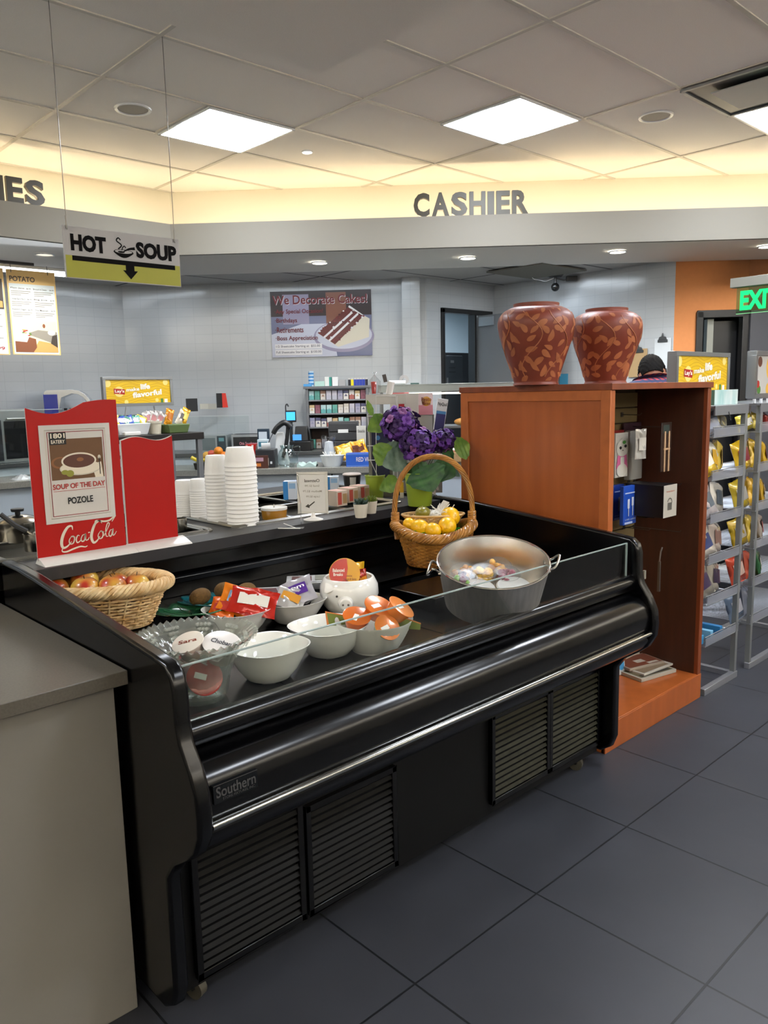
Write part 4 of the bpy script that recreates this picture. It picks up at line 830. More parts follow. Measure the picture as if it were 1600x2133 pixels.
b.text('SOUP OF THE DAY', X_(.125), Y_(.345), nw*.75, nh*.055, .0046, 7, .03); b.plate(X_(.13), X_(.87), Y_(.325), Y_(.329), .0046, 7)
b.text('POZOLE', X_(.32), Y_(.185), nw*.36, nh*.07, .0046, 6, .03)
b.build('paper_notice', t)
# script lettering
b = MB([M('#d9d0bd', .4)], FR((OX, y0s, z0s), UX)); sx = W1*.66; lx0 = W1*.24; ly0 = h*.035; sh = h*.175
def L(P, w0, w1=None):
    w1 = w0 if w1 is None else w1; stroke(b, [(lx0+p[0]*sx, ly0+p[1]*sh+p[0]*sh*.10) for p in P], lambda q: (w0+(w1-w0)*math.sin(PI*q))*sx, .0012)
L([(.23, .80), (.22, .95), (.15, .93), (.07, .68), (.03, .38), (.05, .18), (.12, .20), (.20, .36)], .008, .05)      # C
L([(.05, .20), (.03, .05), (.10, .0), (.22, .06), (.34, .10), (.42, .05), (.46, .08)], .010, .028)
L([(.20, .55), (.16, .42), (.17, .28), (.22, .28), (.25, .42), (.24, .54), (.20, .55), (.27, .50)], .010, .022)   # o
L([(.34, .52), (.31, .55), (.28, .42), (.29, .28), (.33, .30), (.37, .38)], .010, .022)   # c
L([(.43, .54), (.39, .52), (.36, .38), (.38, .28), (.42, .34), (.44, .56), (.44, .32), (.48, .32), (.50, .40)], .010, .022)  # a
L([(.49, .58), (.52, .59)], .018)
L([(.74, .86), (.70, .97), (.62, .88), (.56, .60), (.54, .36), (.57, .16), (.63, .20), (.69, .36)], .010, .048)     # C
L([(.62, .86), (.64, 1.0), (.78, .92), (.88, .93), (.98, 1.06), (.92, .86)], .010, .030)
L([(.70, .55), (.66, .42), (.67, .28), (.72, .28), (.75, .42), (.73, .54), (.70, .55), (.77, .50)], .010, .022)
L([(.76, .34), (.82, .56), (.87, .78), (.84, .82), (.80, .58), (.80, .32), (.84, .30)], .010, .018)
L([(.91, .54), (.88, .52), (.85, .38), (.87, .28), (.90, .34), (.93, .56), (.92, .32), (.95, .32), (.99, .44)], .010, .022)
b.build('script_lettering', t)
# small red sign
A2 = YP(268, 1134, y0s+.012); B2 = YP(371, 1118, y0s+.012); T2 = YP(252, 921, y0s+.012); W2 = B2.x-A2.x; H2 = T2.z-z0s
t = thing('red_sign', 'smaller blank red metal counter sign beside the soup sign', 'sign', (A2.x+W2/2, y0s+.012, LZ), 0, None, True)
tw = wave_top(W2, H2, lambda u: .004+.010*math.sin(2*PI*u)+.008*u*u)
b = MB([RED], FR((A2.x, y0s+.012, z0s), UX)); b.prism([(0, 0), (W2, 0)]+tw[::-1], -.002, 0, 'z'); b.build('sign_panel', t)
b = MB([WMET], FR((A2.x-.004, y0s+.012, z0s), UX)); b.prism([(0, 0), (W2+.003, 0)]+[(p[0]*(W2+.003)/W2, p[1]+.002) for p in tw][::-1], -.006, -.0022, 'z'); b.build('sign_backing', t)
y2 = y0s+.012
b = MB([WMET]); b.prism([(y2+.004, LZ+.022), (y2-.004, LZ+.022), (y2-.060, LZ+.004), (y2-.064, LZ), (y2+.03, LZ), (y2+.004, LZ+.024)], OX+W1+.020, A2.x+W2+.022, 'x'); b.build('sign_foot', t, bevel=.001)
# stacks of foam bowls: every bowl in a stack is a thing
def foam_stack(name, where, px, base, top, wtop, n, flare, gid, bodyh):
    P = Z(px, base, LZ); s_ = S(P); P = P+Vector((S2, S2, 0))*(wtop*s_*.5); P.z = LZ; s_ = S(P); R = wtop*s_/2; Ht = (base-top)*s_*1.0
    lip = (Ht-bodyh*s_)/max(1, n-1)
    first = None
    for k in range(n):
        z = LZ+k*lip+.0005; hh = bodyh*s_
        wd = 'bottom' if k == 0 else 'topmost' if k == n-1 else None
        if first is None:
            t = thing(name, '', 'foam bowl', (P.x, P.y, z), 0, gid)
            b = MB([FOAM]); b.lathe([(R, 0), (R*1.016, .001), (R*1.016, .004), (R*.985, .006), (R*.965, hh*.32), (R*(1-flare*.5), hh*.62), (R*(1-flare), hh-.004), (R*(1-flare)-.003, hh), (R*(1-flare)-.008, hh-.001), (R*(1-flare)-.009, hh-.003), (0, hh-.003)], 40); b.build('bowl_body', t, ang=50); first = t
        else: t = copy_tree(first, (P.x, P.y, z))
        if wd == 'topmost': t['label'] = f'topmost upturned white foam bowl of the {where}'
        elif wd: t['label'] = f'bottom upturned white foam bowl of the {where}'
        else: t['label'] = f'upturned white foam bowl inside the {where}'
foam_stack('foam_bowl', 'tallest stack nearest the camera', 500, 1098, 937, 66, 15, .17, 'foam bowls of the tallest stack', 40)
foam_stack('foam_bowl', 'second tallest stack left of the tallest one', 450, 1091, 952, 48, 15, .17, 'foam bowls of the second tallest stack', 40)
foam_stack('foam_bowl', 'short stack right of the other short one', 413, 1083, 1000, 40, 13, .14, 'foam bowls of the right short stack', 26)
foam_stack('foam_bowl', 'short stack nearest the small red sign', 383, 1080, 1003, 46, 13, .14, 'foam bowls of the left short stack', 30)
# pots and ladles at the far left
SS = M('#a9a59b', .2, 1)
def pot(label, px, py, w, h, lid=True, handle=False, where=LZ):
    P = Z(px, py, where); s_ = S(P); r = w*s_/2; h = h*s_; P = P+Vector((S2, S2, 0))*r*.9; P.z = where
    t = thing('soup_pot', label, 'pot', P, R_(-45))
    b = MB([SS]); b.lathe([(0, 0), (r*.94, 0), (r*.97, .004), (r, h*.75), (r*1.06, h*.76), (r*1.06, h*.79), (r*.97, h*.8), (r*.97, h*.05), (0, h*.04)], 36); b.build('pot_body', t)
    if lid:
        b = MB([SS]); b.lathe([(r*.99, h*.8), (r*.9, h*.88), (r*.5, h*1.0), (r*.15, h*1.05), (0, h*1.05)], 36); b.build('lid', t)
        b = MB([BLK]); b.cyl((0, 0, h*1.05), r*.12, h*.15, 16); b.cyl((0, 0, h*1.18), r*.28, h*.12, 20, 0, r*.3); b.build('knob', t, bevel=.002)
    if handle:
        b = MB([BLK]); b.tube([(-r*.6, -r*.2, h*.9), (-r*1.5, -r*.5, h*1.2), (-r*2.6, -r*.8, h*1.75)], .009, 8); b.build('ladle_handle', t)
        b = MB([SS]); b.tube([(r*.1, 0, h*.6), (-r*.65, -r*.22, h*.92)], .005, 8); b.build('ladle_shaft', t)
    return t
pot('large steel soup pot with a black knob at the left edge', 22, 1132, 90, 52, True)
pot('steel soup pot with a black handled ladle beside the red soup sign', 66, 1150, 46, 46, False, True)
pot('small steel ladle cup behind the blank red sign', 374, 1108, 26, 34, False)
# oatmeal sign
P = Z(653, 1083, LZ); s_ = S(P); t = thing('oatmeal_sign', 'white table sign holder with reversed oatmeal prices and an arrow', 'sign', (P.x, P.y, LZ), R_(-45-5))
b = MB([M('#e6e3dc', .35)]); b.lathe([(0, .0), (.040, 0), (.042, .003), (.030, .007), (.012, .012), (.008, .022), (.008, .032), (0, .032)], 32); b.build('stand_base', t)
fw, fh = 64*s_, 86*s_
b = MB([M('#d2cec2', .4)], FR((0, 0, .028), UX)); w_ = fw/2
for a_ in ((-w_, w_, 0, .010), (-w_, w_, fh-.010, fh)): b.box(a_[0], a_[1], a_[2], a_[3], -.004, .004)
b.box(-w_, -w_+.010, 0, fh, -.004, .004); b.box(w_-.010, w_, 0, fh, -.004, .004); b.build('sign_frame', t, bevel=.0015)
b = MB([M('#d6d3cc', .6), M('#3a352c', .6), M('#8f8775', .6)], FR((0, 0, .028), UX)); b.box(-w_+.009, w_-.009, .009, fh-.009, -.001, .0015, 0)
b.text('Oatmeal', -w_*.5, fh*.76, w_*1.0, fh*.075, .002, 1, .01, mirror=True)
for i, s in enumerate(('Small $1.99', 'Medium $2.79', 'Large $2.99')): b.text(s, -w_*(.48, .62, .42)[i], fh*(.64-.13*i), w_*(.96, 1.24, .9)[i], fh*.055, .002, 2, .005, mirror=True)
b.prism([(-w_*.50, fh*.17), (-w_*.30, fh*.23), (-w_*.24, fh*.20), (w_*.12, fh*.30), (w_*.14, fh*.275), (-w_*.22, fh*.165), (-w_*.22, fh*.13)], .002, .0025, 'z', 1)
b.build('paper_notice', t)
# wire card holder + straws
P = Z(628, 1100, LZ); t = thing('wire_card_holder', 'clear acrylic card stand with a thin wire clip beside the bowl stacks', 'card holder', (P.x, P.y, LZ), R_(-45)); s_ = S(P)
b = MB([PLAS]); b.box(-.07, .01, -.02, .02, 0, .002); b.add([(0, -.02, 0), (0, .02, 0), (.0, .02, .10), (.0, -.02, .10)], [(0, 1, 2, 3)]); b.build('acrylic_base', t)
b = MB([CHROME]); b.tube([(0, 0, .10), (-.007, 0, .16)], .0011, 6); b.tube(cr([(-.007, 0, .16), (-.011, 0, .19), (-.010, 0, .215), (-.005, 0, .20), (-.006, 0, .17)]), .0012, 6); b.build('wire_clip', t)
b = MB([M('#e2e0da', .4)]); b.tube([(-.09, -.02, .004), (.0, -.03, .004)], .0022, 6); b.tube([(-.07, .0, .02), (-.02, -.02, .004)], .0018, 6); b.build('plastic_knife', t)
# lidded tub
P = Z(586, 1082, LZ); s_ = S(P); t = thing('plastic_tub', 'round clear plastic tub of amber sauce with a white lid in the soup well', 'tub', (P.x, P.y+.05, LZ), 0); r = 54*s_/2
b = MB([M('#a8741c', .25, coat=.5)]); b.lathe([(0, 0), (r*.95, 0), (r, 20*s_), (0, 20*s_)], 36); b.build('amber_contents', t)
b = MB([M('#dcd9d0', .4)]); b.lathe([(r*1.02, 19*s_), (r*1.03, 24*s_), (r*.96, 25*s_), (r*.94, 23*s_), (0, 23*s_)], 36); b.build('lid', t)
b = MB([SS]); b.lathe([(.002, .062), (.003, .045), (.012, .034), (.015, .033), (0, .036)], 16); b.build('steel_funnel', t)
# tea boxes in the second well and blue boxes
def boxy(name, label, cat, P, w_, d_, h_, col, rz=R_(-45), faces=(), group=None, z=None, bevel=.001, texts=()):
    t = thing(name, label, cat, (P[0], P[1], P[2] if z is None else z), rz, group)
    b = MB([M(col, .5)]); b.box(-w_/2, w_/2, -d_/2, d_/2, 0, h_); b.build('carton', t, bevel=bevel)
    if faces or texts:
        cols = []; 
        for fc in list(faces)+list(texts):
            c_ = fc[-1]
            if c_ not in cols: cols.append(c_)
        b = MB([M(c_, .5) for c_ in cols])
        FF = {'f': FR((-w_/2, -d_/2, 0), UX), 't': FR((-w_/2, -d_/2, h_), UX, (0, 1, 0)), 'r': FR((w_/2, -d_/2, 0), (0, 1, 0)), 'l': FR((-w_/2, d_/2, 0), (0, -1, 0))}
        D_ = {'f': (w_, h_), 't': (w_, d_), 'r': (d_, h_), 'l': (d_, h_)}
        for k_, (sd, x0, x1, y0, y1, c_) in enumerate(faces):
            W_, H_ = D_[sd]; b.at(FF[sd]).plate(x0*W_, x1*W_, y0*H_, y1*H_, .0008+.0002*k_, cols.index(c_))
        for k_, (sd, s, x0, x1, y0, y1, c_) in enumerate(texts):
            W_, H_ = D_[sd]; b.at(FF[sd]).text(s, x0*W_, y0*H_, (x1-x0)*W_, (y1-y0)*H_, .0024, cols.index(c_), .01)
        b.build('printed_label', t)
    return t
for i, (lb, px, py, w_, h_) in enumerate((('pink and white tea box nearest the oatmeal sign', 700, 1060, 48, 32), ('pink and white tea box in the middle of the row', 724, 1052, 46, 30), ('pink and white tea box behind the succulents', 748, 1045, 44, 28))):
    P = Z(px, py, LZ+.003); s_ = S(P); P = P+Vector((.03, .03, 0))
    boxy('tea_box', lb, 'tea box', (P.x, P.y, LZ+.0135), w_*s_*.62, .075, h_*s_, '#cdbcaa', R_(0+4), (('t', .05, .95, .1, .9, '#c99a8a'), ('f', .08, .45, .1, .9, '#b34a3c'), ('f', .55, .95, .15, .8, '#a8885c'), ('r', .1, .9, .15, .85, '#8c5c3c')), 'row of tea boxes')
for lb, px, py, w_, h_ in (('blue and white tea bag box left of the oatmeal sign', 607, 1046, 27, 38), ('blue and white tea bag box right of the oatmeal sign', 694, 1030, 27, 32)):
    P = Z(px, py, LZ); s_ = S(P)
    boxy('tea_bag_box', lb, 'tea box', (P.x+.02, P.y+.03, LZ+.012), w_*s_, .06, h_*s_, '#cdd4de', R_(-45), (('f', .0, .38, 0, 1, '#2f7fc0'), ('f', .45, .95, .60, .9, '#8fb4d8'), ('t', .4, .95, .15, .85, '#b8c6d8')))
P = Z(733, 1030, LZ); s_ = S(P); t = thing('paper_cup', 'black paper coffee cup with a white panel and a lid', 'cup', (P.x+.03, P.y+.03, LZ), 0)
r = 38*s_/2; hh = 40*s_; b = MB([M('#1c1713', .4), M('#c8c4bc', .5)]); b.lathe([(0, 0), (r*.78, 0), (r, hh)], 32); b.build('cup_body', t)
b = MB([M('#a89a90', .4)]); b.lathe([(r*1.05, hh-.002), (r*1.05, hh+.003), (r*.9, hh+.008), (0, hh+.007)], 32); b.build('lid', t)
b = MB([M('#c8c4bc', .5)]); b.grid(lambda u, v: ((r*(.80+.18*v)+.001)*math.cos(R_(215+40*u)), (r*(.80+.18*v)+.001)*math.sin(R_(215+40*u)), hh*(.08+.82*v)), 8, 2); b.build('printed_label', t)
# succulents
def succulent(label, px, py, w_, col, potc, seed, tall=1):
    P = Z(px, py, LZ); s_ = S(P); r = w_*s_/2; P = P+Vector((S2, S2, 0))*r; t = thing('potted_succulent', label, 'potted plant', (P.x, P.y, LZ), 0, 'small potted succulents'); h_ = r*1.85*tall
    b = MB([M(potc, .5)]); b.lathe([(0, 0), (r*.76, 0), (r, h_-.003), (r, h_), (r*.93, h_), (r*.90, h_*.8), (0, h_*.78)], 32); b.build('pot', t)
    b = MB([M('#3a2c20', .9)]); b.lathe([(r*.9, h_*.85), (0, h_*.9)], 20); b.build('soil', t)
    rs = random.Random(seed); b = MB([M(col, .45, noise=.25, ns=60)])
    for ring, (n_, L_, el) in enumerate(((5, r*.9, 75), (7, r*1.15, 55), (8, r*1.3, 32), (7, r*1.2, 12))):
        for i in range(n_):
            a = 2*PI*(i+.37*ring)/n_+rs.uniform(-.15, .15); e = R_(el+rs.uniform(-8, 8)); F_ = Matrix.Translation((0, 0, h_*.88)) @ Matrix.Rotation(a, 4, 'Z') @ Matrix.Rotation(-e, 4, 'Y')
            b.at(F_); w2 = L_*.16
            b.add([(0, -w2*.6, 0), (0, w2*.6, 0), (L_*.45, -w2, .002), (L_*.45, w2, .002), (L_*.8, -w2*.6, .004), (L_*.8, w2*.6, .004), (L_, 0, .008), (L_*.45, 0, w2*.8), (0, 0, w2*.5), (L_*.8, 0, w2*.7+.003), (L_*.45, 0, -w2*.6), (0, 0, -w2*.4), (L_*.8, 0, -w2*.3)],
                  [(0, 2, 7, 8), (2, 4, 9, 7), (4, 6, 9), (1, 8, 7, 3), (3, 7, 9, 5), (5, 9, 6), (0, 11, 10, 2), (2, 10, 12, 4), (4, 12, 6), (1, 3, 10, 11), (3, 5, 12, 10), (5, 6, 12)])
    b.build('leaves', t, ang=60)
succulent('dark green succulent in a small white pot, nearer the camera', 751, 1080, 31, '#2c4034', '#cfc8b8', 3)
succulent('yellow green succulent in a small white pot behind the dark one', 772, 1071, 28, '#5f7022', '#cfc8b8', 4)
# green flower pots
LIME = M('#93a832', .35, coat=.3, name='lime_green'); 
def leaf(b, F_, L_, W_, curl=.25, mi=0, fold=.18, wav=1):
    old = b.m; b.at(F_)
    def g(u, v):
        x = u; w_ = W_*(math.sin(PI*min(1, x**.8))**.75)*(1-.25*x)*.5; y = (v*2-1); e = .05*wav*math.sin(x*22)*abs(y)
        return (L_*x, w_*y*(1+e), -curl*L_*x*x+fold*w_*abs(y)+.05*w_*math.sin(abs(y)*3+x*26)*wav)
    b.grid(g, 16, 6, mi); b.at(old)
LEAFM = two('#24452a', '#3f6a34', 30, .3, .7, .5, name='hydrangea_leaf', bump=.3); LEAFL = two('#4a7020', '#7a9a34', 26, .3, .7, .5, name='light_leaf', bump=.3); LEAFG = two('#4f6a5a', '#7a8f80', 26, .3, .7, .55, name='grey_leaf', bump=.3)
PUR = [M('#4a1c74', .6), M('#5c2c8c', .6), M('#32104e', .6), M('#7444a0', .6), M('#844c86', .6)]
def pot_green(label, P, r, h_, name='flower_pot', cat='flower pot'):
    t = thing(name, label, cat, P, 0)
    b = MB([LIME]); b.lathe([(0, 0), (r*.78, 0), (r*.80, .003), (r*.985, h_*.93), (r*1.02, h_*.94), (r*1.04, h_), (r*1.0, h_+.002), (r*.95, h_*.9), (0, h_*.88)], 48); b.build('pot', t); return t
P = Z(875, 1056, LZ); s_ = S(P); r = 62*s_/2; P = P+Vector((S2, S2, 0))*r*.8; P.z = LZ; FPt = P.copy()
t = pot_green('purple artificial hydrangeas in a lime green pot behind the handled basket', P, r, 75*s_*.92, 'potted_hydrangea', 'potted plant')
def at_px(px, py, dd=0):   # point in the upright plane through the pot that faces the viewer
    n_ = (P.x+P.y)*S2+dd; q = NP(px, py, n_); return q-P
def bloom(cx, cy, rad, dd, seed, n_):
    rs = random.Random(seed); c = at_px(cx, cy, dd); R = rad*S(P); b = MB(PUR)
    for i in range(n_):
        z = 1-2*(i+.5)/n_; a = i*2.39996; q = math.sqrt(max(0, 1-z*z)); d = Vector((q*math.cos(a), q*math.sin(a), z)); d.z = d.z*.86; p = c+d*R*rs.uniform(.82, 1.02); nn = (d+Vector((rs.uniform(-.35, .35),)*3)).normalized()
        u = nn.orthogonal().normalized(); F_ = FR(p, u, nn.cross(u)); mi = rs.choice([0, 0, 1, 1, 2, 2, 2, 3, 4] if i % 3 else [0, 2, 1])
        r0 = R*rs.uniform(.24, .32)
        for k in range(4):
            b.at(F_ @ Matrix.Rotation(k*PI/2+rs.uniform(-.2, .2), 4, 'Z') @ Matrix.Rotation(rs.uniform(-.7, .1), 4, 'Y'))
            b.grid(lambda uu, vv: (r0*uu, r0*.95*(vv-.5)*(math.sin(PI*(uu*.8+.12))**.6)*(1+.2*uu), r0*.22*math.sin(uu*3)+r0*.09*math.sin(vv*7+uu*5)), 4, 4, mi)
        b.at(F_).ball((0, 0, r0*.1), r0*.07, 6, 4, 3)
    b.at(Matrix.Identity(4)); b.ball(tuple(c), R*.72, 16, 12, 2); b.build('flower_head', t, ang=80)
bloom(832, 884, 38, .0, 1, 75); bloom(872, 925, 36, -.05, 2, 75); bloom(922, 918, 27, .03, 3, 55)
b = MB([M('#3a4a2a', .6)])
for (x1, y1, d_) in ((845, 905, 0), (870, 945, -.04), (915, 935, .02), (905, 940, .03)):
    q = at_px(x1, y1, d_); b.tube(cr([(0, 0, .07), (q.x*.35, q.y*.35, q.z*.6), tuple(q)]), .0022, 6)
b.build('stems', t)
def lf(px0, py0, px1, py1, wpx, mat, d0=-.03, d1=-.06, curl=.12, roll=0):
    p0 = at_px(px0, py0, d0); p1 = at_px(px1, py1, d1); L_ = (p1-p0).length; x = (p1-p0).normalized()
    side = x.cross(Vector((-S2, -S2, 0))).normalized(); nrm = x.cross(side).normalized(); 
    if nrm.dot(Vector((-1, -1, .3))) < 0: side = -side; nrm = -nrm
    F_ = Matrix(((x.x, side.x, nrm.x, p0.x), (x.y, side.y, nrm.y, p0.y), (x.z, side.z, nrm.z, p0.z), (0, 0, 0, 1))) @ Matrix.Rotation(roll, 4, 'X')
    b = MB([mat]); leaf(b, F_, L_, wpx*S(P)*1.25, curl); b.build('leaf', t, ang=80)
lf(880, 972, 902, 1022, 74, LEAFM, -.05, -.11); lf(905, 965, 948, 992, 56, LEAFM, -.02, -.05); lf(905, 950, 960, 995, 26, LEAFG, .02, .05)
lf(845, 950, 798, 970, 46, LEAFG, -.02, -.05); lf(838, 940, 805, 925, 30, LEAFG, .0, -.02); lf(808, 924, 788, 970, 44, LEAFL, -.01, -.04); lf(806, 870, 766, 898, 36, LEAFL, .0, -.02); lf(776, 866, 764, 832, 12, LEAFL, .02, .04)
lf(925, 935, 945, 960, 22, LEAFM, .0, .02); lf(948, 940, 980, 924, 44, LEAFL, .02, .05); lf(830, 1000, 792, 1020, 34, LEAFL, .0, -.05); lf(868, 968, 840, 1000, 34, LEAFM, .02, .0); lf(890, 965, 860, 985, 40, LEAFM, .0, -.03)
P = Z(781, 1040, LZ); s_ = S(P); P = P+Vector((S2, S2, 0))*.06; P.z = LZ
pot_green('smaller empty lime green pot behind the succulents', P, 40*s_/2*1.05, 48*s_)
# wire magazine rack with navy card, grey boxes
NK = (FPt.x+FPt.y)*S2+.30
def K(px, py, dd=0): return NP(px, py, NK+dd)
FK = FR((0, 0, 0), U45)
q0 = K(768, 1050); zK = LZ; base_ = Vector((q0.x, q0.y, LZ)); s_ = S(base_)
t = thing('wire_rack', 'white wire rack with a dark panel and grey top bar behind the flowers', 'rack', (K(800, 1050).x, K(800, 1050).y, LZ), 0, None, True)
def PW(px, py, dd=0): q = K(px, py, dd); return (q.x, q.y, max(q.z, LZ+.003))
b = MB([M('#cfcfca', .4, .3)])
for py in (867, 898, 929, 959, 997): b.tube([PW(765, py), PW(828, py-2)], .0022, 6)
b.tube([PW(766, 862), PW(772, 960), PW(789, 997)], .002, 6); b.tube([PW(783, 825), PW(784, 997)], .002, 6); b.tube([PW(827, 825), PW(828, 997)], .002, 6); b.tube([PW(783, 825), PW(824, 825), PW(826, 845)], .002, 6)
b.build('wire_frame', t)
b = MB([M('#77746d', .5)]); f0 = K(770, 1045, .03); wv = 30*s_
b.at(FR((K(769, 1000, .03).x, K(769, 1000, .03).y, LZ), U45)).box(0, 50*s_, 0, K(770, 862, .03).z-LZ, -.02, 0); b.build('back_panel', t, bevel=.001)
b = MB([M('#b9b6ae', .4)]); z0_, z1_ = K(765, 843, .02).z, K(765, 822, .02).z; b.at(FR((K(762, 840, .02).x, K(762, 840, .02).y, 0), U45)).box(0, 84*s_, z0_, z1_, -.03, 0); b.build('top_bar', t, bevel=.001)
t = thing('gift_card', 'navy card with blue and orange shapes standing in the wire rack', 'card', (K(795, 1000, .01).x, K(795, 1000, .01).y, LZ), 0, None, True)
b = MB([M('#12163a', .5), M('#3f7ab0', .5), M('#d0442c', .5)], FR((K(776, 1000, .015).x, K(776, 1000, .015).y, LZ+.04), U45)); hN = K(776, 890, .015).z-LZ-.04; b.box(0, 36*s_, 0, hN, -.002, 0, 0)
b.disc(13*s_, hN*.83, 5*s_, .001, 1, 5*s_); b.disc(19*s_, hN*.08, 5*s_, .001, 2, 9*s_); b.disc(27*s_, hN*.16, 4*s_, .001, 1, 2.5*s_); b.build('printed_card', t)
# boxes on a grey cabinet behind the flowers
gq = K(851, 1045, .25); s2 = S(gq)
t = thing('grey_display_stand', 'plain light grey display stand behind the flowers', 'stand', (K(880, 1050, .3).x, K(880, 1050, .3).y, 0), 0, None, True)
topz = K(880, 864, .25).z
b = MB([M('#a9a6a0', .5), M('#6b675e', .5)]); b.at(FR((K(851, 1000, .25).x, K(851, 1000, .25).y, 0), U45)).box(0, 51*s2, 0, topz, -.16, 0); b.build('stand_body', t, bevel=.002)
b = MB([M('#6e6a60', .5)]); b.at(FR((K(903, 1000, .25).x, K(903, 1000, .25).y, 0), U45)).box(0, 3*s2, 0, topz, -.16, -.001); b.build('side_trim', t)
b = MB([M('#8f8d86', .5)]); b.at(FR((K(822, 1000, .25).x, K(822, 1000, .25).y, 0), U45)).box(0, 28*s2, 0, topz, -.16, -.004); b.build('lower_shelf', t)
q = K(872, 864, .30)
boxy('candy_box', 'pink and white snack box with a round yellow logo behind the flowers', 'box', (q.x, q.y, topz), 58*s2, .13, 44*s2, '#dcd8d4', R_(-45), (('f', .0, .48, 0, 1, '#cfc9c2'), ('f', .5, 1, 0, .45, '#d68a9a'), ('f', .5, 1, .45, 1, '#e8d0d2')), texts=(('f', 'Pesto', .6, .95, .62, .8, '#7a2410'), ('f', 'Bites', .64, .92, .45, .6, '#7a2410')))
b = MB([M('#d9a01c', .5)], FR((q.x, q.y, topz), U45)); b.disc(58*s2*.27, 44*s2*.62, 44*s2*.22, .0662, 0)
tag(b.build('round_sticker'), 'round yellow sticker on the pink snack box', 'sticker')
q = K(833, 864, .40)
boxy('candy_box', 'red and white box behind the upper purple flower', 'box', (q.x, q.y, topz), 40*s2, .12, 46*s2, '#d8d2c8', R_(-45), (('f', .45, 1, 0, .85, '#b8242c'), ('f', 0, 1, .85, 1, '#d06a6a')))
q = K(912, 905, .18); t = boxy('medicine_box', 'white and navy medicine box leaning right of the flowers', 'box', (q.x, q.y, K(912, 905, .18).z), 21*s2, .05, 72*s2, '#d9d9dc', R_(-45), (('f', .05, .95, .12, .58, '#2a2a6a'), ('f', .05, .95, .58, .66, '#4a8ac0')), texts=(('f', 'NyQuil', .08, .94, .78, .9, '#33363c'),))
t.rotation_euler = (0, R_(9), R_(-45))
q = K(912, 1040, .1); b = MB([M('#8f8d86', .5)]); b.at(FR((K(903, 1000, .16).x, K(903, 1000, .16).y, LZ), U45)).box(0, 18*s2, 0, K(912, 905, .18).z-LZ, -.05, 0); tag(b.build('box_riser', bevel=.002), 'grey riser under the navy medicine box', 'stand')
q = Z(918, 1034, LZ); s3 = S(q)
boxy('coffee_box', 'white box with a black oval logo beside the lime pot', 'box', (q.x-.02, q.y+.06, LZ), 24*s3, .05, 26*s3, '#b5aca0', R_(-35), (('f', .2, .8, .35, .8, '#151312'), ('f', 0, 1, 0, .15, '#7a6a5c')))
for i in range(5):
    b = MB([M('#2c2824' if i % 2 else '#c8c2b8', .4)], FR((q.x-.045+.011*i, q.y+.082-.008*i, LZ+.028), U45, (.0, .1*i-.1, 1))); b.box(-.004, .030, 0, .045, -.001, .001); tag(b.build('coffee_packet'), 'thin coffee packet standing in the white box', 'packet', 'coffee packets in the white box')
q = Z(846, 1040, LZ); s3 = S(q); boxy('yellow_carton', 'narrow yellow and white carton left of the lime pot', 'carton', (q.x+.03, q.y+.06, LZ), 8*s3, .03, 34*s3, '#cfc8b4', R_(-45), (('f', 0, 1, .35, 1, '#d9a820'),))
q = Z(836, 1020, LZ); s3 = S(q); boxy('green_carton', 'small dark green carton between the pots', 'carton', (q.x+.02, q.y+.04, LZ+.0), 26*s3, .03, 42*s3, '#3a5a48', R_(-45), (('f', .05, .8, .6, .9, '#b9c0b8'), ('f', .6, 1, .0, .4, '#a83a2c')))
# ================= hanging signs, lettering =================
P0 = Vector((1.255, 3.09, 0)); ys = 3.09
a = YP(128, 468, ys); b2 = YP(372, 500, ys); c = YP(137, 578, ys)
hx0, hx1, hz0, hz1 = a.x+.002, b2.x, c.z, a.z; W, H = hx1-hx0, hz1-hz0
t = thing('hanging_sign', 'hanging grey and yellow green HOT SOUP sign with a down arrow', 'sign', ((hx0+hx1)/2, ys, hz0), 0, None, True)
b = MB([M('#a9a6a4', .5), M('#9c9a1e', .5), M('#0c0909', .7, spec=.1)], FR((hx0, ys, hz0), UX)); b.box(0, W, 0, H, -.006, 0, 0); b.plate(.004, W-.002, .003, H*.44, .0006, 1); b.plate(W*.06, W*.95, H*.345, H*.44, .0012, 2)
b.prism([(W*.50, H*.36), (W*.50, H*.245), (W*.475, H*.245), (W*.54, H*.07), (W*.605, H*.245), (W*.575, H*.245), (W*.575, H*.36)], .0012, .0014, 'z', 2); b.build('sign_board', t)
b = MB([M('#0c0909', .7, spec=.1)], FR((hx0, ys, hz0), UX)); b.text('HOT', W*.055, H*.53, W*.29, H*.33, .0012, 0, .055); b.text('SOUP', W*.60, H*.52, W*.37, H*.33, .0012, 0, .055)
b.poly([(W*(.40+.18*i/10), H*(.60-.11*math.sin(PI*i/10))) for i in range(11)]+[(W*(.58-.18*i/10), H*(.60+.0*i)) for i in range(11)][1:-1], .0012); b.disc(W*.49, H*.61, W*.085, .0011, 0, H*.05)
b.mats.append(M('#a9a6a4', .5)); b.disc(W*.49, H*.615, W*.075, .0013, 1, H*.036); b.disc(W*.47, H*.605, W*.03, .0014, 0, H*.02)
stroke(b, [(W*.49, H*.62), (W*.54, H*.68), (W*.59, H*.70)], lambda q: .004+.008*q, .0015); stroke(b, [(W*.445, H*.66), (W*.475, H*.74), (W*.435, H*.82), (W*.45, H*.88), (W*.47, H*.84)], .005, .0015); stroke(b, [(W*.475, H*.64), (W*.485, H*.70), (W*.50, H*.73), (W*.51, H*.69)], .004, .0015)
b.build('lettering', t)
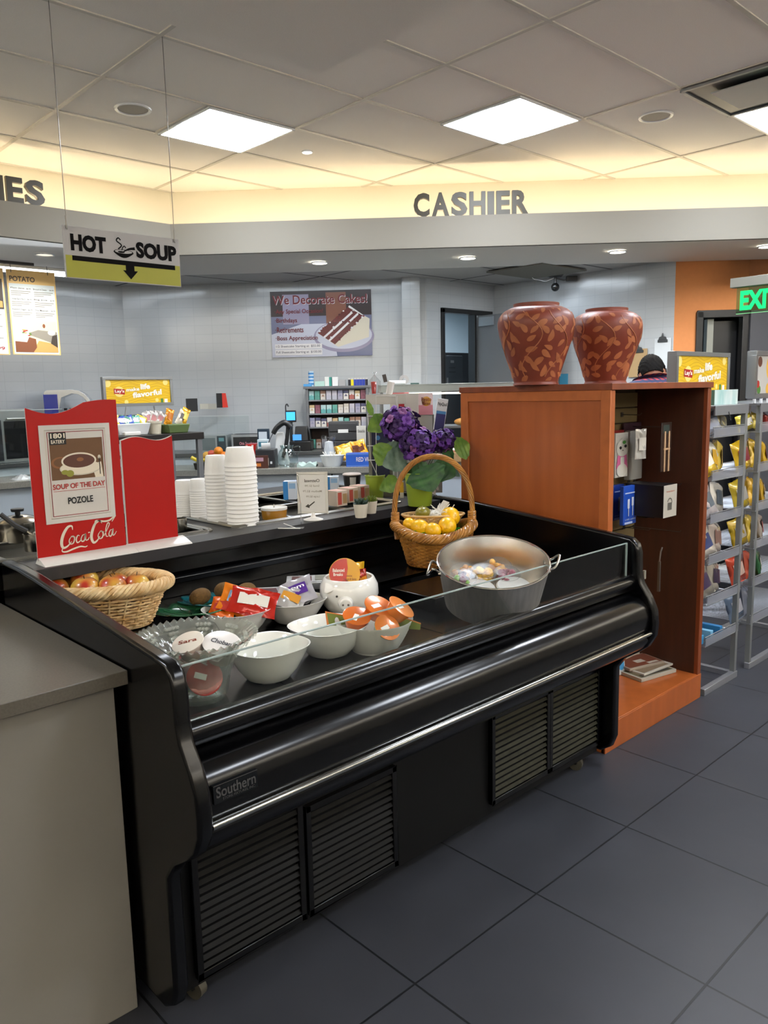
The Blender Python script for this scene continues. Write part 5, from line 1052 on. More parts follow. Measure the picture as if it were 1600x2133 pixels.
for x in (hx0+.018, hx1-.018):
    b = MB([M('#8d8b86', .35, .8)]); b.tube([(x, ys-.002, hz1-.015), (x, ys-.002, hz1+.03), (x-.001, ys, hz1+.06), (x-.002, ys, CZ-.004)], .0016, 6); b.tube([(x-.003, ys-.004, hz1-.012), (x-.003, ys-.004, hz1+.035)], .003, 6); b.tube([(x+.003, ys+.004, hz1-.012), (x+.001, ys+.004, hz1+.035)], .003, 6); b.build('hanging_wire', t)
# standing letters
def letters(word, label, pts, ext=.02):
    p0, p1, u, h = pts; L_ = (p1-p0).length; n = len(word); wid = {'I': .42, 'E': .85, 'A': 1.1, 'M': 1.2}; ws = [wid.get(c_, 1.0) for c_ in word]; gap = .13; tot = sum(ws)+gap*(n-1); x = 0
    for i, c_ in enumerate(word):
        t_ = MB([M('#3a362a', .4, .15, name='dark_bronze')], FR(p0, u)); t_.text(c_, x/tot*L_, 0, ws[i]/tot*L_, h, .0, 0, .035, 0, .15)
        o = t_.build('sign_letter'); tag(o, label+f', the {["first","second","third","fourth","fifth","sixth","seventh"][i]} letter {c_}', 'letter', 'standing letters of '+label.split(' ')[-1]); x += ws[i]+gap
p0 = NP(862, 452, FN+.02); p1 = NP(1100, 443, FN+.02); p0.z = p1.z = 2.7225; letters('CASHIER', 'dark bronze letter of CASHIER', (p0, p1, U45, NP(862, 407, FN+.02).z-2.7225+.01))
p0 = YP(-8, 417, FY+.02); p1 = YP(93, 428, FY+.02); p0.z = p1.z = 2.7225; letters('IES', 'dark bronze letter of IES', (p0, p1, UX, YP(93, 380, FY+.02).z-2.7225))
# menu boards
def menu(label, px0, px1, pz0, pz1, y, kind):
    a = YP(px0, pz1, y); b_ = YP(px1, pz1+6, y); c = YP(px0, pz0, y); w_ = b_.x-a.x; h_ = a.z-c.z
    t = thing('menu_board', label, 'menu', (a.x+w_/2, y, c.z), 0, None, True); F_ = FR((a.x, y, c.z), UX)
    b = MB([M('#e0bb78', .5), M('#c9d2d4', .5)], F_); b.box(0, w_, 0, h_, -.006, 0, 0); b.plate(w_*.03, w_*.97, h_*.01, h_*.84, .0006, 1); b.build('board', t)
    cols = ['#53443a', '#6b665f', '#7a4423', '#d9cfae', '#3a3026', '#c99a55', '#e6e2d6', '#8a9aa8', '#a63a34', '#5c7a3a', '#8a8478']
    b = MB([M(c_, .5) for c_ in cols], F_)
    if kind == 1:
        b.text('POTATO', w_*.05, h_*.865, w_*.52, h_*.062, .0012, 0, .03)
        for k, (n1, n2) in enumerate((('Plain Jane', 'Broccoli & Cheese'), ('Chicken Bacon Ranch', 'Big Joe'), ('Roasted Veggie', 'The Mexican'))):
            y1_ = h_*(.775-.125*k)
            b.text(n1, w_*.06, y1_, w_*.28, h_*.022, .0012, 0, .01); b.text('$6.99', w_*.38, y1_, w_*.09, h_*.018, .0012, 0, .01); b.text(n2, w_*.52, y1_, w_*.28, h_*.022, .0012, 0, .01); b.text('$6.99', w_*.86, y1_, w_*.09, h_*.018, .0012, 0, .01)
            for j in range(3):
                for x_ in (.06, .53): b.plate(w_*x_, w_*(x_+(.40, .36, .2)[j]), y1_-h_*(.028+.022*j), y1_-h_*(.020+.022*j), .0012, 10)
        b.plate(w_*.06, w_*.95, h_*.03, h_*.41, .0012, 3); b.plate(w_*.06, w_*.33, h_*.25, h_*.41, .0014, 6); b.poly([(w_*.30, h_*.25), (w_*.95, h_*.12), (w_*.95, h_*.28), (w_*.55, h_*.30)], .0015, 10); b.poly([(w_*.40, h_*.03), (w_*.95, h_*.03), (w_*.95, h_*.13), (w_*.55, h_*.17)], .0018, 5)
        b.poly([(w_*.06, h_*.03), (w_*.42, h_*.03), (w_*.50, h_*.09), (w_*.49, h_*.19), (w_*.30, h_*.22), (w_*.06, h_*.20)], .0020, 2); b.poly([(w_*.06, h_*.16), (w_*.30, h_*.15), (w_*.38, h_*.25), (w_*.20, h_*.30), (w_*.06, h_*.27)], .0023, 6)
        for q in range(10): b.disc(w_*rnd(.10, .40), h_*rnd(.22, .30), w_*.03, .0026+.0001*q, (8, 9, 5)[q % 3], h_*.008, 8)
        b.disc(w_*.83, h_*.27, w_*.08, .0022, 6, h_*.03); b.poly([(w_*.80, h_*.14), (w_*.94, h_*.09), (w_*.95, h_*.25), (w_*.84, h_*.23)], .0024, 4); b.disc(w_*.68, h_*.35, w_*.03, .0023, 2, h_*.025)
    else:
        b.plate(0, w_*.96, h_*.53, h_*.88, .0012, 4); b.poly([(0, h_*.53), (w_*.94, h_*.55), (w_*.94, h_*.62), (0, h_*.76)], .0015, 5); b.disc(w_*.7, h_*.72, w_*.2, .0014, 7, h_*.08)
        b.text('$9.99', w_*.55, h_*.05, w_*.36, h_*.045, .0012, 8, .02)
        for j in range(8): b.plate(w_*.1, w_*(.9-.1*(j % 3)), h_*(.46-.045*j), h_*(.468-.045*j), .0012, 10)
    b.build('menu_print', t)
    for x in (a.x+.03, a.x+w_-.05):
        b = MB([M('#3a3a38', .4)]); b.tube([(x, y-.003, c.z+h_-.02), (x, y-.003, c.z+h_+.012), (x, y+.003, SZ-.018)], .002, 6); b.build('hook', t)
MY = 5.72
menu('hanging menu board headed POTATO with a baked potato picture', 12, 113, 738, 560, MY, 1)
menu('hanging menu board cut off by the left edge priced 9.99', -110, 5, 737, 549, MY, 2)
b = MB([M('#2a2a2a', .4)]); b.box(-1.5, 2.1, MY-.006, MY+.006, SZ-.022, SZ-.0045); tag(b.build('sign_rail'), 'thin dark ceiling rail carrying the menu boards', 'rail')
# cake poster
a = NP(568, 745, BN-.012); b2 = NP(776, 740, BN-.012); c = NP(561, 608, BN-.012); W = (Vector((b2.x, b2.y))-Vector((a.x, a.y))).length; H = c.z-a.z
t = thing('cake_poster', 'wall poster reading We Decorate Cakes with a red velvet cake slice', 'poster', ((a.x+b2.x)/2, (a.y+b2.y)/2, a.z), 0, None, True); F_ = FR(a, U45)
b = MB([M(c_, .35, coat=.15) for c_ in ('#6a6f8c', '#2a2026', '#8c86a0', '#b9bccc', '#5c1c20', '#d8d6d8', '#cdc6b4', '#7a4a3a', '#3a4a80')], F_); b.box(0, W, 0, H, -.008, 0, 0)
b.plate(0, W, H*.62, H, .0006, 1); b.plate(W*.12, W*.38, H*.50, H*.95, .0009, 2); b.plate(W*.55, W*.75, H*.50, H*.97, .0009, 7); b.poly([(0, 0), (W*.65, 0), (W*.6, H*.5), (W*.3, H*.5), (0, H*.35)], .0008, 3); b.disc(W*.72, H*.30, W*.30, .0012, 2, H*.24, 40); b.disc(W*.72, H*.32, W*.28, .0015, 3, H*.21, 40)
b.poly([(W*.46, H*.36), (W*.77, H*.74), (W*.98, H*.56), (W*.97, H*.28), (W*.66, H*.14)], .0020, 6); b.poly([(W*.46, H*.36), (W*.77, H*.74), (W*.92, H*.60), (W*.63, H*.18)], .0024, 4)
for q_ in (.33, .62):
    p_, r_ = Vector((W*.46, H*.36)).lerp(Vector((W*.63, H*.18)), q_), Vector((W*.77, H*.74)).lerp(Vector((W*.92, H*.60)), q_); n_ = Vector((.011, -.013)); b.poly([p_, r_, r_+n_, p_+n_], .0028, 5)
p_, r_ = Vector((W*.77, H*.74)), Vector((W*.92, H*.60)); b.poly([p_, r_, r_+Vector((.025, -.01)), p_+Vector((.01, .015))], .0029, 5)
b.plate(W*.03, W*.50, H*.03, H*.115, .0030, 5); b.plate(W*.03, W*.50, H*.125, H*.20, .0030, 5); b.build('poster_board', t)
rs = random.Random(21); b = MB([M('#4a1418', .5), M('#d8d6d8', .5), M('#6e2226', .5)], F_)
for k in range(70):
    u_, v_ = rs.random(), rs.random(); A_, B_, C_, D_ = Vector((.46, .36)), Vector((.77, .74)), Vector((.92, .60)), Vector((.63, .18)); p_ = (A_.lerp(B_, u_)).lerp(D_.lerp(C_, u_), v_ if k % 3 else round(v_)); r_ = rs.uniform(.004, .011); b.disc(W*p_.x, H*p_.y, r_, .0031+.00002*k, 1 if abs(v_-.33) < .05 or abs(v_-.62) < .05 else (0 if k % 2 else 2), r_*.8, 7)
b.build('cake_crumbs', t)
b = MB([M('#6a1c24', .5), M('#d6cfd4', .5), M('#4a4a58', .5)], F_)
for dx_, m_ in ((.0035, 1), (0, 0)): b.text('We Decorate Cakes!', W*.02+dx_, H*.80-dx_, W*.94, H*.14, .0034-.1*dx_, m_, .02)
for i, s in enumerate(('·Any Special Occasion!', '·Birthdays', '·Retirements', '·Boss Appreciation')): b.text(s, W*.04, H*(.645-.135*i), W*(.48, .22, .28, .42)[i], H*.085, .0034, 0, .015)
b.text('1/2 Sheetcake Starting at  $55.00', W*.04, H*.14, W*.44, H*.045, .0034, 2, .008); b.text('Full Sheetcake Starting at  $100.00', W*.04, H*.05, W*.45, H*.045, .0034, 2, .008); b.build('lettering', t)
# EXIT sign
ex = 5.45; a = XP(1533, 654, ex); b2 = XP(1533, 600, ex); c2 = XP(1600, 640, ex); H = b2.z-a.z; W = .31
t = thing('exit_sign', 'green lit EXIT sign with a grey housing hanging at the right edge', 'exit sign', (ex, a.y-W/2, a.z), 0, None, True); F_ = FR((ex, a.y, a.z), UY)
b = MB([thin_glass('sign_acrylic', '#cfe8d4', .1, 1.5), M('#7ad08a', .3, em=.3)], F_); b.box(0, W, 0, H, -.008, 0, 0); b.box(0, W, -.002, 0.0, -.0085, .0005, 1); b.build('acrylic_panel', t)
b = MB([emis('#19e060', 1.3, 'green_lit')], F_); b.text('EXIT', W*.08, H*.12, W*.80, H*.74, .0025, 0, .045); b.build('lit_letters', t)
b = MB([M('#77766c', .5)], F_); b.box(-.035, W+.04, H-.0, H+.062, -.03, .03); b.build('housing', t, bevel=.003)
b = MB([M('#77766c', .5)], F_); b.box(W*.76, W*.9, H+.062, SZ-.004-a.z, -.02, .02); b.build('mounting_post', t)
# ================= serving counters behind =================
KZ = 1.05; NF = 5.79; YF = 5.55; xq = NF/S2-YF
t = thing('service_counter', 'grey topped white service counter turning towards the cashier area', 'counter', (4, 4.2, 0), 0, None, True)
def cprism(b, ins, dep, z0, z1, mi=0, xe=7.2, xs=-2.5): b.prism([(xs, YF+ins), ((NF+ins)/S2-(YF+ins), YF+ins), (xe, yn(xe, NF+ins)), (xe, yn(xe, NF+dep)), ((NF+dep)/S2-(YF+dep), YF+dep), (xs, YF+dep)], z0, z1, 'z', mi)
b = MB([two('#77766f', '#8b8a83', 150, .3, .7, .25, name='grey_laminate')]); cprism(b, 0, .48, KZ-.045, KZ, 0, 5.35); b.build('countertop', t, bevel=.002)
b = MB([M('#a9b4be', .5)]); cprism(b, .04, .46, 0, KZ-.045, 0, 5.33); b.build('counter_front', t)
b = MB([M('#1a1a1c', .5)]); q = NP(692, 1000, NF+.038); b.at(FR((q.x, q.y, 0), U45)).box(-.006, .006, .1, KZ-.05, -.0, .002); b.build('panel_seam', t)
NB = 6.42; YB_ = 6.16
RZ = 1.13
t = thing('back_counter', 'stainless back counter along the tiled wall', 'counter', (4, 5, 0), 0, None, True)
b = MB([M('#5f6062', .3, .7)]); b.prism([(-2.5, YB_), (NB/S2-YB_, YB_), (4.80, yn(4.80, NB)), (4.80, yn(4.80, BN-.02)), (xb-.01, BY-.02), (-2.5, BY-.02)], RZ-.03, RZ, 'z'); b.build('countertop', t, bevel=.002)
b = MB([M('#b4bcc2', .5)]); b.prism([(-2.5, YB_+.03), (NB/S2-YB_, YB_+.03), (4.79, yn(4.79, NB+.03)), (4.79, yn(4.79, BN-.02)), (xb-.01, BY-.02), (-2.5, BY-.02)], 0, RZ-.03, 'z'); b.build('counter_front', t)
def cn(px, py, n=None, z=KZ, y=None):
    """point with pixel column px on the given plane, put down on the counter"""
    q = NP(px, py, n) if n else YP(px, py, y); q.z = z; return q
# candy boxes, cups, register things (front counter)
def on(n, px): q = NP(px, 950, n); return Vector((q.x, q.y, KZ))
n1 = NF+.10
q = on(n1, 542); s_ = S(q); boxy('candy_carton', 'open brown candy carton with orange print on the service counter', 'box', q, 36*s_, .10, 26*s_, '#4a2418', faces=(('f', .1, .75, .55, .85, '#b08a9a'), ('f', .2, .6, .15, .4, '#c9742c'), ('r', .1, .9, .2, .8, '#c9b8a8')))
q = on(n1+.12, 520); b = MB([M('#c8401c', .5), M('#a82a18', .5)])
for k in range(6): b.at(TR(q.x-.03+.025*(k % 3), q.y+.02-.03*(k % 2), KZ+.02*(k//2)+.045, 0, rnd(-.3, .3), rnd(0, 3))).box(-.03, .03, -.02, .02, -.008, .008, k % 2)
for k in range(1): pass
tag(b.build('orange_packets'), 'pile of orange candy packets behind the brown carton', 'packets')['kind'] = 'stuff'
q = on(n1+.20, 524); s_ = S(q); t = thing('cup_stack', 'short stack of red and white striped paper cups on the counter', 'cup', q, 0); r = 12*s_
b = MB([M('#c9241c', .5), M('#e4ded6', .5)]); z0_ = 0
b.lathe([(r*.75, .06), (r, .165), (r*.95, .165), (r*.72, .06)], 24); b.build('cup_body', t)
b = MB([M('#e4ded6', .5)]); 
for k in range(6): a0 = 2*PI*k/6; b.grid(lambda u, v: ((r*(.755+.25*v)+.0006)*math.cos(a0+.35*u), (r*(.755+.25*v)+.0006)*math.sin(a0+.35*u), .062+.10*v), 3, 2)
b.build('stripe', t)
b = MB([M('#3a3230', .5)]); b.box(-r*1.1, r*1.1, -r*1.1, r*1.1, 0, .06); b.build('cup_tray', t, bevel=.002)
q = on(n1+.05, 557); s_ = S(q)
t = thing('receipt_printer', 'black receipt printer with white paper on the service counter', 'printer', q, R_(-45)); 
b = MB([M('#26282c', .35)]); b.box(-21*s_, 19*s_, -.07, .07, 0, 38*s_); b.build('printer_body', t, bevel=.006)
b = MB([M('#e4e6e6', .6)]); b.grid(lambda u, v: (-10*s_+19*s_*u, -.02-.02*math.sin(v*2), 36*s_+15*s_*v), 2, 5); b.build('receipt_paper', t)
b = MB([M('#c9ced2', .5)], FR((0, -.0712, 0), UX)); b.box(9*s_, 13*s_, 8*s_, 13*s_, 0, .001); b.build('logo', t)
q = on(n1+.26, 551); s_ = S(q); zt_ = NP(551, 893, n1+.26).z
t = thing('card_terminal', 'blue framed card terminal showing a grey screen', 'card terminal', q, R_(-45))
b = MB([M('#1c3040', .35)]); b.box(-12*s_, 12*s_, -.02, .02, zt_-KZ-28*s_, zt_-KZ); b.build('terminal_body', t, bevel=.004)
b = MB([M('#1c1d20', .4)]); b.box(-3*s_, 3*s_, -.01, .01, 0, zt_-KZ-28*s_); b.box(-12*s_, 12*s_, -.05, .05, 0, .012); b.build('stand', t)
b = MB([emis('#9aa4ac', .7, 'grey_screen')], FR((0, -.021, 0), UX)); b.box(-9*s_, 8*s_, zt_-KZ-22*s_, zt_-KZ-6*s_, 0, .001); b.build('screen', t)
q = on(n1+.16, 550); s_ = S(q); z1_ = NP(550, 915, n1+.16).z
t = thing('card_terminal', 'white and teal card reader below the grey screen terminal', 'card terminal', q, R_(-45)); b = MB([M('#b8c6ce', .4)]); b.box(-12*s_, 12*s_, -.02, .02, 0, z1_-KZ); b.build('terminal_body', t, bevel=.004)
b = MB([M('#2a6a80', .4)], FR((0, -.021, 0), UX)); b.box(-9*s_, 9*s_, z1_-KZ-15*s_, z1_-KZ-5*s_, 0, .001); b.build('screen', t)
q = on(n1+.20, 590); s_ = S(q); z1_ = NP(590, 900, n1+.20).z-KZ
t = thing('barcode_scanner', 'black and white barcode scanner on a curved stand', 'scanner', q, R_(-45))
b = MB([M('#d0d3d4', .4)]); b.tbox(-20*s_, 12*s_, -.04, .04, 0, z1_, .45, .6); b.build('scanner_stand', t, bevel=.008)
b = MB([M('#17191c', .35)]); b.tube(cr([(2*s_, -.05, z1_*.25), (10*s_, -.05, z1_*.7), (14*s_, -.05, z1_+14*s_), (4*s_, -.05, z1_+20*s_)], 5), 4*s_, 10); b.build('scanner_handle', t)
b = MB([M('#17191c', .35), M('#2a5a80', .4)]); b.tube(cr([(22*s_, -.06, z1_+10*s_), (8*s_, -.06, z1_+20*s_), (-8*s_, -.06, z1_+10*s_), (-16*s_, -.06, z1_-2*s_)], 5), 6.5*s_, 12, r2=5*s_); b.build('scanner_head', t)
b = MB([M('#3a3d42', .5)]); b.tube(cr([(-16*s_, -.06, z1_), (-28*s_, -.07, z1_*.6), (-22*s_, -.07, z1_*.2), (-8*s_, -.08, .01)], 6), .0035, 6); b.build('cable', t)
q = on(n1+.05, 598); s_ = S(q); t = thing('glass_pitcher', 'empty clear glass pitcher with a handle on the service counter', 'pitcher', q, R_(-45)); JG = thin_glass('jar_glass', '#e6eeee', .03, 1.8)
b = MB([JG]); b.lathe([(0, .004), (15*s_, 0), (19*s_, 8*s_), (20*s_, 20*s_), (16*s_, 32*s_), (12*s_, 38*s_), (14*s_, 44*s_), (13.4*s_, 44*s_), (11.5*s_, 38*s_), (15*s_, 32*s_)], 36); b.tube([(14*s_*math.cos(2*PI*i/30), 14*s_*math.sin(2*PI*i/30), 44*s_) for i in range(30)], .002, 6, 0, True); b.build('pitcher_body', t)
b = MB([JG]); b.tube(cr([(13*s_, 0, 40*s_), (26*s_, 0, 42*s_), (27*s_, 0, 32*s_), (22*s_, 0, 24*s_), (21*s_, 0, 10*s_)], 5), .005, 8); b.build('handle', t)
q = on(n1+.05, 640); s_ = S(q); b = MB([M('#9fb4b0', .6), M('#d0d4d0', .6)], TR(q.x, q.y, KZ, 0, 0, R_(-45))); b.grid(lambda u, v: (40*s_*(u-.5), .12*(v-.5), .018+.012*math.sin(9*u+2)*math.cos(7*v)+.008*math.sin(17*u*v)), 20, 10, 0); b.grid(lambda u, v: (40*s_*(u-.5), .12*(v-.5), .0), 20, 10, 1)
for e in (0, 1): b.grid(lambda u, v: (40*s_*(u-.5), .12*(e-.5), (.018+.012*math.sin(9*u+2)*math.cos(7*e)+.008*math.sin(17*u*e))*v), 20, 1, 0)
tag(b.build('folded_cloth'), 'pale teal folded cloth lying on the service counter', 'cloth')
q = on(n1+.02, 692); s_ = S(q); t = thing('utensil_basket', 'white diamond textured basket of plastic utensils', 'basket', q, R_(-45))
b = MB([M('#cdd3d6', .4)]); b.lathe([(0, .003), (17*s_, 0), (21*s_, 8*s_), (24.5*s_, 22*s_), (25.5*s_, 23*s_), (23.5*s_, 22*s_), (16*s_, 4*s_), (0, .006)], 96, 0, 1, .8, fn=lambda t_, r, z, j: (r*(1+.02*math.cos(24*t_+j*PI)), z)); b.build('basket_body', t, ang=60)
rs = random.Random(2)
for k in range(10):
    b = MB([M('#e2e0d8', .4)]); x = rs.uniform(-16, 16)*s_; y = rs.uniform(-8, 8)*s_; b.tube([(x*.6, y, 6*s_), (x, y*1.2, 24*s_), (x*1.2+rs.uniform(-3, 3)*s_, y*1.3, 30*s_)], .0035, 5); o = tag(b.build('plastic_utensil'), 'white plastic utensil standing in the diamond basket', 'utensil', 'utensils in the diamond basket'); o.matrix_world = Matrix.Translation(q) @ Matrix.Rotation(R_(-45), 4, 'Z') @ Matrix.Translation(o.location)
q = on(n1+.12, 686); s_ = S(q); b = MB([thin_glass('poly_bag', '#e8eaec', .2, 1.9), M('#dfe2e6', .5)], TR(q.x, q.y, KZ, 0, 0, R_(-45))); b.lathe([(6*s_, 0), (12*s_, 10*s_), (14*s_, 40*s_), (12*s_, 52*s_), (15*s_, 60*s_)], 30, 0, 1, .7, fn=lambda t_, r, z, j: (r*(1+.10*math.sin(5*t_+j)), z+.01*math.sin(3*t_)*(j > 3))); b.lathe([(0, 0), (9*s_, 4*s_), (11*s_, 30*s_), (8*s_, 48*s_), (0, 50*s_)], 20, 1, 1, .7, fn=lambda t_, r, z, j: (r*(1+.12*math.sin(6*t_+2*j)), z)); tag(b.build('utensil_bag'), 'clear plastic bag of white utensils behind the diamond basket', 'bag')
q = on(n1+.0, 746); s_ = S(q); boxy('licorice_box', 'bright blue box with red lettering on the service counter', 'box', q, 48*s_, .12, 27*s_, '#1f55b4', faces=(('f', .03, .97, .06, .08, '#8fb4e0'), ('f', .03, .97, .92, .94, '#8fb4e0')), texts=(('f', 'RED VINES', .44, 1.25, .38, .72, '#e8d8dc'),))
rs = random.Random(4)
for k, (px, col, c2, wd) in enumerate(((716, '#dfa21c', '#e8d06a', None), (731, '#e8c050', '#efe0a0', None), (744, '#e0961c', '#6a3210', 'M&M'), (757, '#e8a820', '#6a3210', None))):
    q = on(n1+.14, px); s_ = S(q); pouch('candy_bag', ('yellow candy bag left of the blue box', 'pale yellow candy bag with a price card', 'orange yellow candy bag with brown lettering', 'yellow candy bag touching the wire rack')[k], 'candy bag', (q.x, q.y, KZ+.03+.012*k), 26*s_, 34*s_, .03, col, c2, rx=R_(-15), rz=R_(-45), ry=R_(rs.uniform(-30, 30)), seed=40+k, words=wd, wcol='#5a2a10', group='candy bags behind the blue box')
q = on(n1+.14, 740); s_ = S(q); b = MB([M('#8a8c90', .5)], TR(q.x, q.y, KZ, 0, 0, R_(-45))); b.tbox(-32*s_, 26*s_, -.05, .05, 0, .03); tag(b.build('display_tray', bevel=.004), 'grey tray holding yellow candy bags', 'tray')
q = on(n1+.10, 760); boxy('folded_card', 'white card standing above the candy bags', 'card', (on(n1+.35, 754).x, on(n1+.35, 754).y, KZ), 20*s_, .02, NP(754, 887, n1+.35).z-KZ, '#c9cac6', texts=(('f', 'Snacks', .15, .9, .82, .9, '#55565a'),))
# fruit bowl, crates and things at the shelf side
q = Vector((YP(446, 950, YF+.12).x, YF+.12, KZ)); q = on(NF+.12, 446); s_ = S(q)
t = thing('fruit_tray', 'dark tray of oranges, apples and a banana on the service counter', 'tray', q, R_(-45)); b = MB([M('#2a2420', .5)]); b.tbox(-34*s_, 30*s_, -.10, .10, 0, 14*s_, 1.08, 1.08); b.build('tray_body', t, bevel=.003)
for k, (px, py, col, lb) in enumerate(((455, 940, '#e8841c', 'orange on top of the counter fruit tray'), (441, 947, '#c9503c', 'red apple in the counter fruit tray'), (466, 950, '#e07a24', 'orange at the right of the counter fruit tray'), (431, 950, '#d9a040', 'yellow apple at the left of the counter fruit tray'), (452, 952, '#d8702c', 'orange at the front of the counter fruit tray'))):
    q2 = NP(px, py, NF+.10+.04*(k % 2)); b = MB([M(col, .4, noise=.08)]); b.ball(tuple(q2), 9.5*s_, 16, 12); tag(b.build('orange' if 'orange' in lb.split()[0] else 'apple'), lb, 'fruit', 'fruit in the counter tray')
q2 = NP(418, 955, NF+.12); b = MB([M('#e0c02c', .4)]); b.tube(cr([q2+Vector((-.05, .05, .01)), q2+Vector((-.02, .02, -.012)), q2+Vector((.02, -.02, -.012)), q2+Vector((.05, -.05, .012))], 5), .014, 8); tag(b.build('banana'), 'banana at the left of the counter fruit tray', 'fruit')
# back counter equipment
def onb(n, px, z=RZ): q = NP(px, 900, n); return Vector((q.x, q.y, z))
q = onb(NB+.14, 516); s_ = S(q); t = boxy('cookie_warmer', 'black countertop cookie oven with pink script lettering', 'oven', q, 58*s_, .2, 36*s_, '#17171a', faces=(('f', 0, 1, .86, 1, '#8c8e90'), ('f', 0, .06, 0, .9, '#8c8e90')), texts=(('f', 'Otis Spunkmeyer', .28, 1.0, .36, .58, '#d88a9a'),))
q = onb(NB+.14, 469); s_ = S(q); boxy('microwave', 'grey microwave with a dark keypad on the back counter', 'microwave', q+Vector((-.06, .06, 0)), 60*s_, .25, 36*s_, '#8a8f90', faces=(('f', 0, .62, .15, .85, '#5f686a'), ('f', .68, .98, .05, .95, '#25323a'), ('f', .74, .92, .65, .85, '#5a8a90')))
q = onb(NB+.10, 607); s_ = S(q); zt_ = NP(607, 855, NB+.10).z-RZ
t = thing('register_screen', 'small bright blue register screen on a black post', 'monitor', q, R_(-45)); b = MB([M('#141518', .4)]); b.box(-11*s_, 11*s_, -.012, .012, zt_-24*s_, zt_); b.build('screen_housing', t, bevel=.003)
b = MB([emis('#3f9cf0', 1.1, 'blue_screen')], FR((0, -.0125, 0), UX)); b.box(-9*s_, 9.5*s_, zt_-20*s_, zt_-3*s_, 0, .001); b.build('screen', t)
b = MB([M('#141518', .4)]); b.box(-3*s_, 3*s_, -.012, .012, 0, zt_-24*s_); b.box(-12*s_, 12*s_, -.06, .06, 0, .015); b.build('post', t)
b = MB([M('#2a2c30', .4)]); b.tube(cr([(-9*s_, 0, zt_-10*s_), (-10*s_, 0, zt_+8*s_), (-7*s_, 0, zt_+13*s_), (-4*s_, 0, zt_+8*s_)], 5), .006, 6); b.build('microphone', t)
q = onb(NB+.12, 628); s_ = S(q); t = thing('cash_register', 'black cash register with a blue display beside the cigarette rack', 'cash register', q, R_(-45))
b = MB([M('#141416', .35)]); b.box(-22*s_, 22*s_, -.1, .1, 0, 20*s_); b.tbox(-14*s_, 16*s_, -.06, .06, 20*s_, 50*s_, .8, .7); b.build('register_body', t, bevel=.004)
b = MB([emis('#4a8cd0', .8, 'blue_display')], FR((0, -.071, 0), UX)); b.box(-16*s_, 2*s_, 22*s_, 34*s_, 0, .001); b.build('display', t)
q = onb(NB+.06, 716); s_ = S(q); t = thing('drawer_unit', 'dark grey stack of drawers with a white label', 'drawers', q, R_(-45)); hD = NP(716, 878, NB+.06).z-RZ
b = MB([M('#3e3f42', .4)]); b.box(-30*s_, 30*s_, -.06, .12, 0, hD); b.build('drawer_case', t, bevel=.003)
for k in range(3):
    b = MB([M('#34363a', .35)]); b.box(-28*s_, 28*s_, -.072, -.060, hD*(.05+.31*k), hD*(.32+.31*k)); b.build('drawer', t, bevel=.003)
b = MB([M('#d4d6d6', .5)], FR((0, -.073, 0), UX)); b.box(-10*s_, 11*s_, hD*.62, hD*.74, 0, .001); b.build('label_card', t)
# cigarette rack with every pack
nC = BN-.16; q = onb(nC, 705); s_ = S(q); xL = -58*s_; xRr = 60*s_
zr = [NP(705, y_, nC).z-RZ for y_ in (925, 888, 860, 832, 806)]
t = thing('cigarette_rack', 'grey wall rack with four shelves of cigarette packs', 'rack', q, R_(-45)); b = MB([M('#6a6c70', .4, .3)])
b.box(xL-.02, xL, -.07, .13, 0, zr[4]); b.box(xRr, xRr+.02, -.07, .13, 0, zr[4]); b.box(xL-.04, xRr+.04, -.08, .14, zr[4]-.012, zr[4]+.008); b.build('rack_frame', t, bevel=.002)
b = MB([M('#5a4a44', .6)]); b.box(xL, xRr, .10, .12, 0, zr[4]-.02); b.build('back_board', t)
zs = [.004]+[z_ for z_ in zr[1:4]]
for z_ in zs[1:]:
    b = MB([M('#85888c', .4, .4)]); b.box(xL, xRr, -.06, .10, z_-.012, z_); b.build('shelf', t, bevel=.001)
packc = ['#5c9a8e', '#bcb6ae', '#c4c0ba', '#b0acb4', '#9c98a8', '#c8c4be', '#bcb8b4', '#ccc8c4', '#80505c', '#a0bcbc']; topc = ['#4f8a80', '#8a6a58', '#b4aca0', '#a4a4b0', '#84849c', '#50506a', '#9c5a54', '#b8a078', '#744652', '#5c9c9c']
protos = {}; rs = random.Random(11); MW = Matrix.Translation(q) @ Matrix.Rotation(R_(-45), 4, 'Z')
rown = ['bottom', 'third', 'second', 'top']
for r_i, z_ in enumerate(zs):
    n_ = 10
    for i in range(n_):
        if r_i == 0 and i > 3: continue
        x = xL+(xRr-xL)*(i+.5)/n_; ci = (i+3*r_i+rs.choice([0, 0, 1])) % 10; hk = rs.choice([.080, .088, .088])
        if ci not in protos:
            b = MB([M(packc[ci], .4), M(topc[ci], .4)]); b.box(-.021, .021, -.011, .011, 0, .088, 0); b.box(-.0213, .0213, -.0113, .0113, .058 if ci % 3 else .0, .0885 if ci % 3 else .04, 1); b.prism([(-.014, .03), (.014, .03), (0, .052)], -.0118, -.0115, 'y', 1)
            o = b.build('cigarette_pack'); protos[ci] = o
        else: o = protos[ci].copy(); COL.objects.link(o)
        tag(o, f'cigarette pack standing on the {rown[r_i]} shelf of the grey rack', 'cigarette pack', f'cigarette packs on the {rown[r_i]} shelf'); p_ = MW @ Vector((x, -.03, z_+.001)); o.location = p_; o.rotation_euler = (0, 0, R_(-45)); o.scale = (.98, 1.1, hk/.088*.86)
